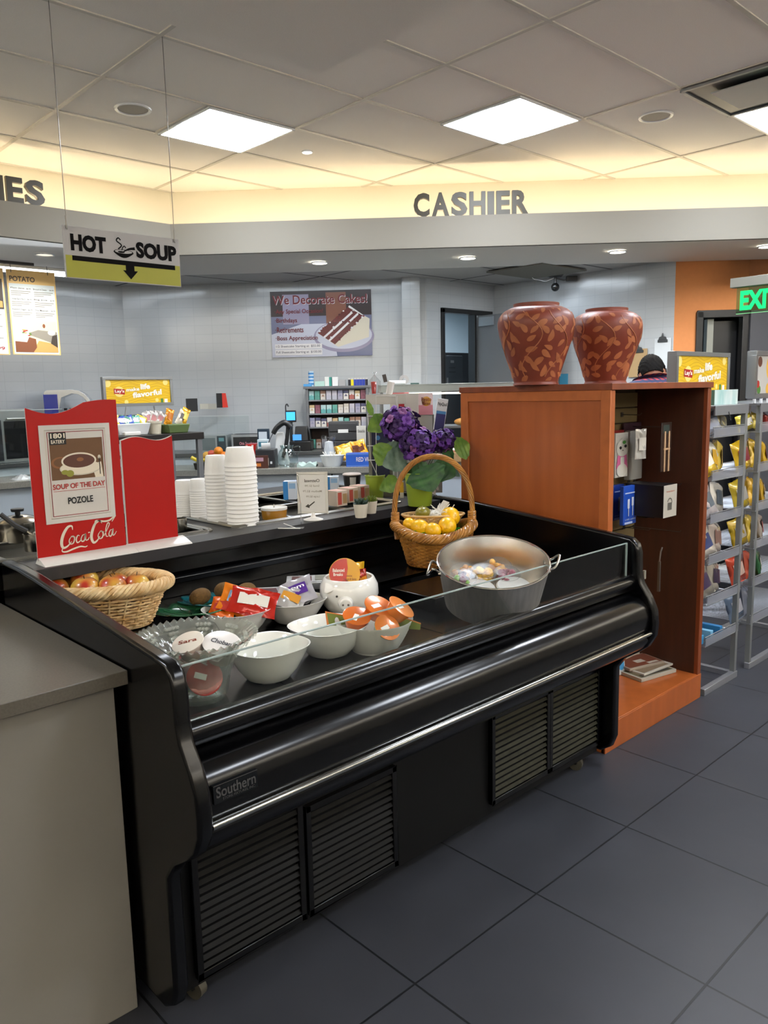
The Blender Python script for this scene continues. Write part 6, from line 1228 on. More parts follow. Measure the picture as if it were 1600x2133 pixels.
# things on top of the rack
zt_ = zr[4]+.009
def onr(px): d = (px-705)*s_; return d
for k in range(9):
    b = MB([M('#3f86c4' if k % 2 else '#b9cfe0', .4)]); b.lathe([(0, 0), (5.5*s_, 0), (5.8*s_, .012), (5.5*s_, .0138), (0, .0138)], 20); o = tag(b.build('snuff_tin'), 'round blue and white tin in the stack on the cigarette rack', 'tin', 'stacked round tins on the rack'); o.location = MW @ Vector((onr(652), 0, zt_+.0142*k))
for k, (px, w_, h_, c_, lb) in enumerate(((646, 16, 5, '#4a94cc', 'flat blue box under the round tins'), (670, 20, 10, '#a8c8c0', 'pale green box beside the round tins'), (685, 9, 19, '#d4d8d6', 'white box standing on the cigarette rack'), (692, 5, 18, '#2f8a80', 'teal box between the white boxes'), (702, 12, 18, '#d8dadc', 'white box with green stripe on the cigarette rack'), (716, 14, 12, '#9c9c9e', 'grey box in the middle of the rack top'))):
    boxy('small_box', lb, 'box', MW @ Vector((onr(px), -.045 if k == 0 else 0, zt_)), w_*s_, .05, h_*s_, c_)
for k in range(7):
    c_ = ['#1c1c22', '#d8c81c', '#20389c', '#20389c', '#20389c', '#20389c', '#15182c'][k]; b = MB([M(c_, .35), M('#c9c9c9', .3, .6)]); b.box(-.011, .011, -.01, .01, 0, .050); b.box(-.009, .009, -.008, .008, .050, .062, 1)
    o = tag(b.build('lighter'), ('black lighter at the left of the lighter row', 'yellow lighter in the lighter row', 'blue lighter in the row on the rack', '', '', '', 'dark navy lighter at the right of the lighter row')[k] or 'blue lighter in the row on the rack', 'lighter', 'lighters on the rack'); o.location = MW @ Vector((onr(731)+k*.024, 0, zt_)); o.rotation_euler = (0, 0, R_(-45))
q = onb(BN-.2, 765); s_ = S(q)
# glass display case at right
gn = NF+.02; g0 = NP(792, 900, gn); g1 = NP(1090, 900, gn); gz = NP(880, 800, gn).z; LG = (Vector((g1.x, g1.y))-Vector((g0.x, g0.y))).length; FG = FR((g0.x, g0.y, 0), U45)
t = thing('pastry_case', 'glass fronted stainless pastry case at the end of the service counter', 'display case', (g0.x, g0.y, KZ), 0, None, True)
b = MB([GLASS], FG); b.quad([(0, KZ+.01, 0), (LG, KZ+.01, 0), (LG, gz-.055, 0), (0, gz-.055, 0)]); b.quad([(0, KZ, 0), (0, KZ, -.42), (0, gz-.02, -.42), (0, gz-.05, 0)]); b.build('glass_front', t)
b = MB([M('#9aa19e', .25, .7)], FG); b.box(-.01, LG, gz-.055, gz-.004, -.03, .006); b.box(-.01, LG, gz-.012, gz, -.44, .006); b.build('top_frame', t, bevel=.001)
b = MB([M('#7c7f7e', .3, .7)], FG); b.box(0, LG, KZ+.27, KZ+.285, -.40, -.02); b.box(0, LG, KZ+.002, KZ+.02, -.42, -.005); b.box(0, .015, KZ, gz-.05, -.43, -.41); b.box(LG-.015, LG, KZ, gz-.05, -.43, -.0); b.build('shelf_frame', t)
b = MB([M('#c0b8a8', .6)], FG)
b = MB([emis('#fff6e0', 2.5, 'case_lamp')], FG); b.box(.2, LG-.1, gz-.075, gz-.062, -.05, -.03); b.build('case_light', t)
for k in range(4):
    q = FG @ Vector((.62+.16*k, KZ+.286, -.15)); b = MB([two('#b87a34', '#d8a860', 20, .3, .7, .7, name='bread_crust')], TR(q.x, q.y, q.z+.025, 0, 0, R_(-45))); b.ball((0, 0, 0), .07, 14, 10, 0, (1, .6, .4)); tag(b.build('bread_loaf'), 'golden loaf on the shelf of the pastry case', 'bread', 'loaves in the pastry case')
q = NP(955, 965, gn+.06); q.z = KZ+.021; b = MB([M('#a98a60', .7, noise=.2)], TR(q.x, q.y, q.z, 0, 0, R_(-45))); b.tbox(-.10, .12, -.06, .06, 0, .07, 1.1, 1.1); tag(b.build('wicker_tray', bevel=.004), 'tan wicker tray at the bottom of the pastry case', 'basket')
for px, col, lb in ((946, '#d9a090', 'pink wrapped pastry in the wicker tray'), (962, '#c9b060', 'yellow wrapped pastry in the wicker tray')):
    q2 = NP(px, 950, gn+.06); pouch('wrapped_pastry', lb, 'pastry', (q2.x, q2.y, KZ+.085), .07, .05, .03, col, '#dcd8cc', rz=R_(-45), rx=R_(-30), seed=px, group='wrapped pastries in the wicker tray')
# things on top of the case: cup bag, cup sleeve, tape
q = NP(783, 838, gn+.05); s_ = S(q); zc_ = NP(783, 823, gn+.05).z
def stand_at(px, pyb, n_): r = NP(px, pyb, n_); return r
base_bag = stand_at(781, 822, NK+.03)
t = thing('cup_bag', 'clear knotted bag of red and white paper cups on the grey rack bar', 'bag', base_bag, R_(-45)); s_ = S(base_bag)
b = MB([thin_glass('poly_bag2', '#eef0f0', .15, 1.8)]); b.lathe([(9*s_, 0), (12*s_, 6*s_), (11*s_, 28*s_), (3*s_, 38*s_), (1.5*s_, 41*s_), (6*s_, 46*s_)], 24, fn=lambda t_, r, z, j: (r*(1+.15*math.sin(4*t_+j)), z)); b.build('plastic_bag', t)
b = MB([M('#c8352c', .5), M('#e8e2da', .5)]); b.lathe([(4*s_, 2*s_), (6*s_, 26*s_), (0, 27*s_)], 20, 0, c=(-2*s_, 0, 0)); b.lathe([(4.1*s_, 6*s_), (5.3*s_, 18*s_)], 20, 1, c=(-2*s_, 0, 0)); b.build('paper_cups', t)
t = thing('cup_sleeve', 'white paper cup sleeve leaning beside the cup bag', 'cup', base_bag+Vector((.05, -.05, 0)), R_(-45)); b = MB([M('#dcd9d4', .5)]); b.at(Matrix.Rotation(R_(12), 4, 'Y')).cyl((0, 0, 0), 7*s_, 26*s_, 24, 0, 7.5*s_); b.build('sleeve', t)
b = MB([M('#4a4440', .5)]); b.at(Matrix.Rotation(R_(-12), 4, 'Y')).box(-5*s_, 3*s_, -.004, .004, 26*s_, 42*s_); b.build('dark_lid', t)
q = NP(834, 799, gn+.08); s_ = S(q); t = thing('tape_roll', 'roll of grey tape on the pastry case top', 'tape', (q.x+.02, q.y-.02, gz), R_(-45)); b = MB([M('#9a9693', .5)], TR(0, .04, 10*s_, R_(90))); b.lathe([(4*s_, -.012), (10*s_, -.012), (10*s_, .012), (4*s_, .012)], 30, closed=True); b.build('tape_ring', t)
q = NP(828, 799, gn+.04); b = MB([M('#dedddb', .5)]); s_ = S(q); b.at(TR(q.x, q.y, gz+4.5*s_, 0, R_(90), R_(-45))).cyl((0, 0, -17*s_), 4.5*s_, 34*s_, 16, 0, 4*s_); tag(b.build('towel_roll'), 'small white paper roll lying on the pastry case', 'roll')
q = NP(864, 798, gn+.04); s_ = S(q); b = MB([M('#2c4a44', .4)], TR(q.x, q.y, gz, 0, 0, R_(-45))); b.box(-9*s_, 9*s_, -.02, .02, 0, 3*s_); tag(b.build('green_dish', bevel=.002), 'small dark green dish on the pastry case', 'dish')
# sneeze guard with hanging cards
yg = YF+.34
t = thing('sneeze_guard', 'clear sneeze guard panes along the service counter', 'sneeze guard', (2.0, yg, KZ), 0, None, True)
zg = YP(420, 843, yg).z; gx1 = NF/S2-yg-.02
b = MB([thin_glass('guard_pane', '#eef4f3', .03, 1.5), M('#a9b4b4', .3)]); b.quad([(-1.5, yg, KZ), (gx1, yg, KZ), (gx1, yg, zg), (-1.5, yg, zg)]); b.box(-1.5, gx1, yg-.003, yg+.003, zg-.004, zg, 1); b.build('glass_pane', t)
FG2 = FR((gx1, yg, 0), U45); b = MB([thin_glass('guard_pane2', '#eef4f3', .03, 1.5), M('#a9b4b4', .3)], FG2); zg2 = NP(540, 864, NF+.06).z; b.quad([(.62, KZ, -.0), (1.38, KZ, -.0), (1.38, zg2, 0), (.62, zg2, 0)]); b.box(.62, 1.38, zg2-.004, zg2, -.003, .003, 1); b.build('glass_pane', t)
for px, py0, py1, w_, c1, c2, lb in ((401, 857, 830, 20, '#1d1f22', None, 'small black card clipped on the glass guard'), (426, 852, 841, 15, '#a8a79c', None, 'beige ticket clipped on the glass guard'), (443, 852, 841, 15, '#9c9b92', None, 'beige ticket right of another on the glass guard'), (464, 849, 819, 20, '#1b1c1e', '#cc3326', 'black and red card standing on the glass guard')):
    q = YP(px, py0, yg-.012); s_ = S(q)*.98; h_ = YP(px, py1, yg-.012).z-q.z; W_ = w_*s_*1.35
    b = MB([M(c1, .4), M(c2 or c1, .4)], FR((q.x-W_/2, yg-.010, q.z), UX)); b.box(0, W_*(.55 if c2 else 1), 0, h_, -.004, 0, 0)
    if c2: b.prism([(W_*.5, 0), (W_, 0), (W_*.85, h_), (W_*.5, h_)], -.004, 0.0005, 'z', 1)
    tag(b.build('clipped_card'), lb, 'card')
# left back equipment: ovens, foil pack
q = YP(10, 940, YB_+.05); s_ = S(q); t = thing('toaster_oven', 'stainless oven with a dark door and red display at the left edge', 'oven', (YP(10, 900, YB_+.1).x, YB_+.10, RZ), 0); zo = YP(20, 852, YB_+.1).z-RZ
b = MB([M('#9ea19f', .35, .6)]); b.box(-.30, .20, -.05, .28, 0, zo); b.build('oven_body', t, bevel=.004)
b = MB([M('#16171a', .2)]); b.box(-.02, .19, -.056, -.05, .03, zo*.78); b.build('oven_door', t, bevel=.003)
b = MB([M('#22242a', .3), M('#c23a34', .4)], FR((0, -.056, 0), UX)); b.box(-.16, -.04, .02, zo*.80, 0, .005, 0); b.box(-.14, -.07, zo*.52, zo*.74, .005, .006, 1); b.build('control_panel', t)
b = MB([STEEL]); b.tube([(.0, -.07, zo*.82), (.18, -.07, zo*.82)], .008, 8); b.build('door_handle', t)
q = YP(45, 975, YF+.15); s_ = S(q); b = MB([M('#c9cccc', .3, .5)], TR(q.x, q.y, KZ)); b.grid(lambda u, v: (.13*(u-.5), .12*(v-.5), .03*math.sin(PI*u)*math.sin(PI*v)+.006*math.sin(23*u)*math.sin(19*v)), 16, 12); b.grid(lambda u, v: (.13*(u-.5), .12*(v-.5), 0), 16, 12, flip=True); tag(b.build('foil_packet'), 'crumpled foil packet on the counter left of the soup sign', 'foil')
# blue arch machine on the back counter
q = YP(150, 900, YB_+.16); s_ = S(q); hb = YP(150, 812, YB_+.16).z-RZ
t = thing('drink_dispenser', 'blue and silver arched machine behind the soup sign', 'machine', (q.x, q.y, RZ), R_(-28)); Wd = .17
b = MB([M('#c4c8cc', .2, .8), M('#1d2c8c', .25, coat=.5)])
out = [(-Wd, 0)]+[(-Wd+.03-.03*math.cos(a), hb-.03+.03*math.sin(a)) for a in (0, .8, 1.57)]+[(Wd*(.2+.8*math.sin(a)), hb-.12+.12*math.cos(a)) for a in (0, .4, .8, 1.2, 1.57)]+[(Wd, 0)]
inn = [(Wd-.025, 0)]+[(Wd*(.2)+(.8*Wd-.025)*math.sin(a), hb-.13+.10*math.cos(a)) for a in (1.57, 1.2, .8, .4, 0)]+[(-Wd*.25, hb-.06), (-Wd*.4, hb-.16), (-Wd*.4, 0)]
b.prism(out+inn, -.13, .10, 'y', 0); b.box(-Wd-.004, -Wd+.0, -.125, .095, 0, hb-.03, 1); b.build('arched_body', t, bevel=.004)
b = MB([M('#1d2c8c', .25, coat=.5)]); b.box(-Wd-.002, -Wd*.42, -.135, -.131, .0, hb-.035); b.build('blue_panel', t, bevel=.001)
for x in (-.03, .01, .05):
    b = MB([M('#d8dadc', .3, .5)]); b.lathe([(0, 0), (.018, 0), (.018, hb*.52), (.010, hb*.62), (.010, hb*.70)], 14, c=(x, -.03, 0)); b.mats.append(BLK); b.cyl((x, -.03, hb*.70), .012, .018, 12, 1); b.build('bottle', t)
# ================= snack shelf in front of the counter =================
YS_ = 4.55; a = YP(245, 915, YS_); e = YP(428, 903, YS_); zS = YP(330, 905, YS_).z
x0s, x1s = a.x-.35, e.x-.02; DS = .42
t = thing('snack_shelf', 'grey metal shelf stand with a black top shelf behind the red signs', 'shelf', ((x0s+x1s)/2, YS_, 0), 0, None, True)
b = MB([M('#77797b', .4, .4)]); ztop = YP(400, 862, YS_+DS).z
for x in (x0s+.02, x1s-.22, x1s-.02):
    for y in (YS_+.02, YS_+DS-.02): b.box(x-.016, x+.016, y-.016, y+.016, 0, zS-.04 if y < YS_+.1 else ztop)
b.box(x0s, x1s, YS_+DS-.036, YS_+DS-.004, ztop-.02, ztop+.012); b.box(x0s, x1s, YS_+.01, YS_+.03, .58, .61); b.build('metal_frame', t, bevel=.002)
b = MB([M('#15100e', .4)]); b.box(x0s-.02, x1s+.01, YS_, YS_+DS-.04, zS-.045, zS); b.build('top_shelf', t, bevel=.003)
for z_ in (.62, .78):
    b = MB([M('#6f7173', .4, .4)]); b.box(x0s, x1s, YS_+.02, YS_+DS-.03, z_-.02, z_); b.build('lower_shelf', t)
def onS(px, dy=.10): q = YP(px, 900, YS_+dy); return Vector((q.x, q.y, zS))
for k, (px, w_, h_, lb) in enumerate(((252, 34, 24, 'white bowl of yellow and green snacks nearest the soup sign'), (283, 50, 24, 'long white bowl of blue snack bags on the black shelf'))):
    q = onS(px, .12); s_ = S(q); t2 = thing('snack_bowl', lb, 'bowl', q, 0, 'white snack bowls on the black shelf'); b = MB([M('#d0d2d2', .3)]); b.tbox(-w_*s_*.36, w_*s_*.36, -.05, .05, 0, h_*s_, 1.35, 1.3); b.build('bowl', t2, bevel=.004)
    for j in range(3): pouch('snack_bag', f'{("yellow", "blue", "green")[(j+k) % 3]} snack bag in the {"first" if k == 0 else "long"} white bowl', 'snack bag', (q.x+w_*s_*.2*(j-1), q.y, zS+h_*s_*.75), .07, .07, .03, ('#d9c83a', '#2a50a8', '#5aa08a')[(j+k) % 3], '#e4e4e0', rx=R_(-20), rz=R_(-20), ry=R_(20*(j-1)), seed=60+j+3*k, group='snack bags in the white shelf bowls')
q = onS(283, .04); s_ = S(q); b = MB([M('#d0cec8', .5)], TR(q.x-.03, YS_+.035, zS)); b.box(-18*s_, 18*s_, -.02, .02, 0, 8*s_); tag(b.build('white_packet', bevel=.006), 'white packet lying at the front of the black shelf', 'packet')
q = onS(323, .12); s_ = S(q); t2 = thing('sugar_crock', 'cream pot stuffed with white and red packets on the black shelf', 'pot', q, 0); b = MB([M('#c4bda9', .5)]); b.lathe([(0, 0), (12*s_, 0), (14*s_, 22*s_), (15*s_, 22*s_), (15*s_, 26*s_), (12*s_, 26*s_), (0, 20*s_)], 28); b.build('pot_body', t2)
rs = random.Random(6)
for j in range(6): pouch('sugar_packet', 'white and red packet sticking out of the cream pot', 'packet', (q.x+rs.uniform(-.03, .03), q.y+rs.uniform(-.02, .02), zS+20*s_), .05, .085, .008, '#d4cfcb', '#c4888a', rx=R_(rs.uniform(-20, 10)), rz=R_(rs.uniform(-30, 30)), ry=R_(-35+14*j), seed=70+j, group='packets in the cream pot')
q = onS(363, .12); s_ = S(q); t2 = thing('green_basket', 'olive green tray basket of snack bags on the black shelf', 'basket', q, 0); b = MB([M('#5c7040', .5)]); b.tbox(-21*s_, 21*s_, -.06, .06, 0, 18*s_, 1.22, 1.2); b.build('basket_body', t2, bevel=.005)
for j, (dx_, c1, c2, ry_, lb) in enumerate(((-14, '#d98f1c', '#b86a1c', 20, 'orange snack bag at the left of the green basket'), (10, '#cdc4b4', '#4a4038', 35, 'striped snack bag at the right of the green basket'), (18, '#d9a21c', '#e8c860', 30, 'yellow snack bag end at the right of the green basket'))): pouch('snack_bag', lb, 'snack bag', (q.x+dx_*s_, q.y, zS+16*s_), .06, .11 if j < 2 else .12, .03, c1, c2, rx=R_(-10), ry=R_(ry_), seed=80+j)
for k, (px, c_, lb) in enumerate(((375, '#c98a4a', 'orange pouch box at the left on the lower shelf'), (386, '#c4404c', 'red and orange juice box on the lower shelf'), (398, '#e0803c', 'orange juice box at the right on the lower shelf'))):
    q = YP(px, 970, YS_+.06); s_ = S(q); boxy('juice_box', lb, 'box', (q.x, YS_+.08, .78), 11*s_, .05, YP(px, 943, YS_+.06).z-.78 if 0 else .085, c_, 0, (('f', .1, .9, .1, .4, '#e8a060'),))
for k, py in enumerate((985, 1000)):
    q = YP(386, py, YS_+.06); s_ = S(q); boxy('small_carton', f'white and red carton, {"upper" if k == 0 else "lower"} one of two below the black shelf', 'box', (q.x, YS_+.10, .621+(.075 if k == 0 else 0)), 40*s_, .10, .073, '#ccd4da', 0, (('f', .5, 1, 0, 1, '#b8485a'), ('f', .53, .97, .1, .9, '#d9d6d0'), ('f', .1, .4, .2, .6, '#8ab0d0')), texts=(('f', 'NITRILE', .6, .92, .35, .65, '#7a7a78'),))
# framed yellow sign on the snack shelf
def chip_sign(label, ca, cb, cc, u, deep=.03, kind=0, leg=None):
    """ca bottom-left, cb bottom-right, cc top-left as points"""
    W = (cb-ca).length; H = cc.z-ca.z; t = thing('framed_sign', label, 'sign', ((ca+cb)/2)[:], 0, None, True); F_ = FR(ca, u); fw = H*.10
    b = MB([M('#8c9092', .3, .7)], F_); b.box(0, W, 0, fw, -deep, .004); b.box(0, W, H-fw, H, -deep, .004); b.box(0, fw, fw, H-fw, -deep, .004); b.box(W-fw, W, fw, H-fw, -deep, .004); b.box(.002, W-.002, .002, H-.002, -deep-.003, -deep); b.build('sign_frame', t, bevel=.0015)
    cs_ = ['#dcb414', '#c89c10', '#a8201c', '#e8e4d8', '#e8d27a', '#c9cdd0', '#5c3426', '#d8a844', '#4a7a34', '#b8b6b0']
    b = MB([M(c_, .35) for c_ in cs_], F_); x0, x1, y0, y1 = fw, W-fw, fw, H-fw; w_ = x1-x0; h_ = y1-y0
    if kind == 0:
        b.plate(x0, x1, y0, y1, -.004, 0)
        for r_ in range(5):
            for j in range(2): stroke(b, [(x0+w_*i/10, y0+h_*(.06+.2*r_+.07*math.sin(i*1.5+r_*.8)+.10*j)) for i in range(11)], h_*.025, -.0036, 1, 4)
        b.disc(x0+w_*.03, y1-h_*.15, h_*.16, -.0033, 4, n=16); b.disc(x0+w_*.93, y1-h_*.12, h_*.12, -.0033, 4, n=16); b.disc(x0+w_*.30, y0+h_*.06, h_*.09, -.0033, 4, n=16); b.disc(x0+w_*.78, y0+h_*.12, h_*.08, -.0033, 4, n=16)
        b.disc(x0+w_*.20, y0+h_*.50, h_*.22, -.0030, 4, n=24); b.poly([(x0+w_*.12, y0+h_*.42), (x0+w_*.28, y0+h_*.38), (x0+w_*.29, y0+h_*.60), (x0+w_*.12, y0+h_*.64)], -.0026, 2); b.text("Lay's", x0+w_*.135, y0+h_*.43, w_*.14, h_*.16, -.0022, 3, .03)
        b.text('make', x0+w_*.31, y0+h_*.50, w_*.20, h_*.15, -.0024, 3, .03, 0, 0, h_*.04); b.text('life', x0+w_*.53, y0+h_*.58, w_*.15, h_*.24, -.0024, 3, .04, 0, 0, h_*.03); b.text('flavorful', x0+w_*.40, y0+h_*.22, w_*.46, h_*.24, -.0024, 3, .04, 0, 0, h_*.14)
        b.plate(x0+w_*.84, x0+w_*.88, y0, y0+h_*.18, -.003, 8); b.plate(x0+w_*.90, x0+w_*.95, y0, y0+h_*.16, -.003, 3)
    else:
        b.plate(x0, x1, y0, y1, -.004, 9); b.disc(x0+w_*.13, y1-h_*.16, h_*.14, -.0034, 6, n=20); b.disc(x0+w_*.55, y1-h_*.3, h_*.26, -.0034, 7, h_*.34); b.disc(x0+w_*.08, y0+h_*.25, h_*.10, -.0034, 2, n=14); b.disc(x0+w_*.12, y0+h_*.10, h_*.12, -.0036, 8, n=14); b.disc(x0+w_*.5, y0+h_*.12, h_*.16, -.0036, 7, n=14)
    b.build('printed_sign', t)
    if leg is not None:
        b = MB([M('#9a9c9c', .3, .8)]); c_ = (ca+cb)/2-Vector((0, 0, 0)); b.tube([tuple(c_+Vector((-W*.2, 0, 0))), (c_.x-W*.2-.03, c_.y, leg)], .004, 6); b.tube([tuple(c_+Vector((W*.2, 0, 0))), (c_.x+W*.2+.03, c_.y, leg)], .004, 6); b.build('wire_leg', t)
    return t
ya = YS_+DS-.06
chip_sign('yellow make life flavorful chip sign in a grey frame behind the soup sign', YP(217, 848, ya), YP(362, 846, ya), YP(206, 785, ya), UX, .03, 0, zS)
# ================= door room and right wall =================
lk = thing('metal_locker', 'grey steel locker seen through the kitchen door', 'locker', (5.55, 5.3, 0), 0, None, True)
q = YP(935, 736, 5.2); zl = YP(935, 734, 5.2).z
b = MB([M('#3d4145', .4, .3)]); b.box(YP(922, 760, 5.2).x-.2, 6.1, 5.2, 5.65, 0, zl); b.build('locker_body', lk, bevel=.004)
b = MB([M('#474c50', .4, .3)]); xa, xb_ = YP(922, 760, 5.2).x, YP(962, 760, 5.2).x; b.box(xa+.005, xb_, 5.19, 5.2, .1, zl-.03); b.build('locker_door', lk, bevel=.003)
b = MB([M('#9a9c9c', .3, .6), M('#24282a', .5)], FR((xa, 5.189, 0), UX)); b.box(.10, .15, zl-.10, zl-.075, 0, .002, 0)
for k in range(2): b.box(.08, .17, zl-.15-.04*k, zl-.143-.04*k, 0, .002, 1)
b.box(.04, .055, 1.62, 1.72, 0, .012, 0); b.build('vent_and_handle', lk)
XR = xr-.012
def onw(px, py): return XP(px, py, XR)
def clip(label, px0, px1, py0, py1, col, paper=False):
    a = onw(px0, py1); e = onw(px1, py1); c = onw(px0, py0); W = a.y-e.y; H = c.z-a.z; t = thing('clipboard', label, 'clipboard', (XR, (a.y+e.y)/2, a.z), 0, None, True); F_ = FR((XR, a.y, a.z), UY)
    b = MB([M(col, .6)], F_); b.box(0, W, 0, H, -.004, 0); b.build('board', t, bevel=.001)
    b = MB([M('#5c5f62', .3, .8)], F_); b.prism([(W*.25, H-.01), (W*.75, H-.01), (W*.70, H+.01), (W*.56, H+.015), (W*.53, H+.04), (W*.47, H+.04), (W*.44, H+.015), (W*.30, H+.01)], 0, .008, 'z'); b.box(W*.2, W*.8, H-.03, H-.01, 0, .006); b.build('clip', t, bevel=.001)
clip('tan hardboard clipboard hanging right of the right vase', 1309, 1347, 728, 786, '#a58a62')
clip('white papers on a clipboard hanging above the person', 1362, 1396, 706, 775, '#c2c8cc')
a = onw(1166, 797); e = onw(1183, 797); c = onw(1166, 779); b = MB([M('#4a9cc0', .6), M('#c9d4da', .6)], FR((XR, a.y, a.z-.10), UY)); b.box(0, a.y-e.y, 0, c.z-a.z+.10, -.002, 0, 0); b.plate(.0, (a.y-e.y)*.5, 0, (c.z-a.z)*.9, .001, 1); tag(b.build('wall_notice'), 'small blue and white notice on the tiled wall between the vases', 'notice')
# ================= terracotta vases =================
VB = two('#6e2c1c', '#7e3823', 6, .3, .7, .45, name='terracotta_red', bump=.08); VL = M('#a3603a', .5, noise=.12, ns=20, name='carved_leaf')
def vase(label, px, y, wpx, hpx, seed, py=799):
    q = YP(px, py, y); q.z = CT; s_ = S(q); R = wpx*s_/2; H = hpx*s_
    t = thing('terracotta_vase', label, 'vase', q, 0)
    prof = [(0, .002), (.575, 0), (.60, .004), (.60, .018), (.575, .030), (.58, .045), (.66, .17), (.775, .34), (.89, .50), (.965, .62), (1.0, .73), (.99, .80), (.93, .865), (.81, .92), (.68, .948), (.595, .957), (.585, .965), (.60, .985), (.595, 1.0), (.54, 1.0), (.53, .985), (.53, .95), (.60, .90)]
    P_ = cr([(p[0]*R, p[1]*H, 0) for p in prof[5:14]], 4); full = [(r*R, z*H) for r, z in prof[:5]]+[(p.x, p.y) for p in P_]+[(r*R, z*H) for r, z in prof[14:]]
    zs_ = [(p.y, p.x) for p in P_]
    def rad(z):
        for (z0_, r0_), (z1_, r1_) in zip(zs_, zs_[1:]):
            if z0_ <= z <= z1_: return r0_+(r1_-r0_)*(z-z0_)/max(1e-6, z1_-z0_)
        return zs_[0][1] if z < zs_[0][0] else zs_[-1][1]
    b = MB([VB, VL]); b.lathe(full, 72)
    rs = random.Random(seed)
    def onv(a, z, d=.0012): z = max(.05*H, min(.91*H, z)); r = rad(z)+d; return (r*math.cos(a), r*math.sin(a), z)
    def leafv(a0, z0_, L_, ang, w_):
        Rm = rad(max(.06*H, min(.9*H, z0_)))
        def g(u, v):
            ww = w_*(math.sin(PI*min(1, (u*.93+.04))**.75)**.9)*(v-.5); x = L_*u; xx = x*math.cos(ang)-ww*math.sin(ang)+.12*L_*math.sin(u*3)*math.sin(ang); zz = x*math.sin(ang)+ww*math.cos(ang); return onv(a0+xx/Rm, z0_+zz)
        b.grid(g, 7, 3, 1)
    rows = [(.10, 11), (.18, 11), (.26, 12), (.34, 12), (.43, 13), (.52, 13), (.61, 14), (.70, 14), (.78, 14), (.86, 12), (.90, 10)]
    for k, (zf, n_) in enumerate(rows):
        for i in range(n_):
            a = 2*PI*(i+.5*(k % 2))/n_+rs.uniform(-.1, .1); s__ = R*rs.uniform(.24, .33)*(1 if zf < .85 else .7); leafv(a, zf*H+rs.uniform(-.02, .02)*H, s__, rs.choice([.5, 1.1, 2.2, 2.7, -.6, -2.4, 1.6])+rs.uniform(-.3, .3), s__*.48)
    for k in range(7):
        a = 2*PI*k/7; pts = [onv(a+.35*math.sin(6*j/14+k), H*(.10+.78*j/14), .0006) for j in range(15)]; b.tube(pts, R*.014, 4, 1)
    b.build('vase_body', t, ang=60, merge=False); return q
vase('larger terracotta vase with carved leaf pattern, left of the two on the cabinet', 1116, 2.13, 156, 165, 3)
vase('terracotta vase with carved leaf pattern, right of the two on the cabinet', 1261, 2.03, 143, 152, 8, 796)
# ================= merchandise in the cabinet =================
YSL = 2.104
def peg(px, py, d=.14):
    q = YP(px, py, YSL); b = MB([M('#5a5550', .35, .8)]); b.tube([(q.x, YSL+.002, q.z), (q.x, YSL-d, q.z), (q.x, YSL-d-.008, q.z+.008)], .0022, 6); b.box(q.x-.012, q.x+.012, YSL-.001, YSL+.004, q.z-.010, q.z+.012)
    return tag(b.build('peg_hook'), f'thin metal peg hook {("near the top", "above the pouches", "above the cable boxes", "low", "beside the right side panel", "lowest")[(peg.n)]} of the cabinet slatwall', 'hook'), q
peg.n = 0
for px, py, d in ((1296, 864, .10), (1310, 888, .20), (1310, 1005, .20), (1300, 1098, .14), (1322, 1003, .25), (1322, 1097, .25)):
    peg(px, py, d); peg.n += 1
def hang(name, label, cat, x0, x1, y0, y1, Y, th, col, faces=(), texts=(), group=None):
    a = YP(x0, y1, Y); e = YP(x1, y1, Y); c = YP((x0+x1)/2, y0, Y); t = thing(name, label, cat, ((a.x+e.x)/2, Y, (a.z+e.z)/2), 0, group, True); W = e.x-a.x; H = c.z-(a.z+e.z)/2
    F_ = FR((a.x, Y, (a.z+e.z)/2), UX); cols = [col]+[f_[4] for f_ in faces]+[f_[5] for f_ in texts]
    b = MB([M(col, .4)], F_); b.box(0, W, 0, H, -th, 0); b.build('package', t, bevel=.002)
    if faces or texts:
        cols = [f_[4] for f_ in faces]+[f_[5] for f_ in texts]; b = MB([M(c_, .45) for c_ in cols], F_)
        for k, (u0, u1, v0, v1, c_) in enumerate(faces): b.plate(u0*W, u1*W, v0*H, v1*H, .0008+.0003*k, k)
        for k, (s, u0, u1, v0, v1, c_) in enumerate(texts): b.text(s, u0*W, v0*H, (u1-u0)*W, (v1-v0)*H, .0030, len(faces)+k, .01)
        b.build('package_print', t)
    return t, F_, W, H
t, F_, W, H = hang('hanging_toy', 'white and pink animal shaped hanging toy pack in the cabinet', 'toy pack', 1281, 1307, 902, 994, 2.0, .02, '#b9b3a8')
b = MB([M('#c9c4b8', .4), M('#c8608c', .5), M('#1c1a1c', .5), M('#4a8a3a', .5)], F_); b.disc(W*.5, H*.66, W*.46, .0035, 0, H*.19); b.poly([(W*.05, H*.20), (W*.95, H*.20), (W*.85, H*.50), (W*.15, H*.50)], .003, 1); b.disc(W*.5, H*.16, W*.42, .004, 0, H*.15); b.plate(W*.35, W*.65, H*.1, H*.46, .0045, 0); b.disc(W*.33, H*.67, W*.10, .005, 2, H*.035); b.disc(W*.72, H*.70, W*.10, .005, 2, H*.035); b.disc(W*.52, H*.61, W*.05, .005, 2, H*.012); b.disc(W*.62, H*.79, W*.14, .005, 3, H*.04); b.build('face_print', t)
hang('hanging_pack', 'red topped pack behind the animal toy', 'pack', 1279, 1300, 896, 915, 2.05, .01, '#8a1c1c'); hang('hanging_pack', 'long pale grey box hanging right of the animal toy', 'pack', 1311, 1337, 897, 998, 2.02, .03, '#8f8c84', ((.1, .9, .0, .45, '#a09d94'),))
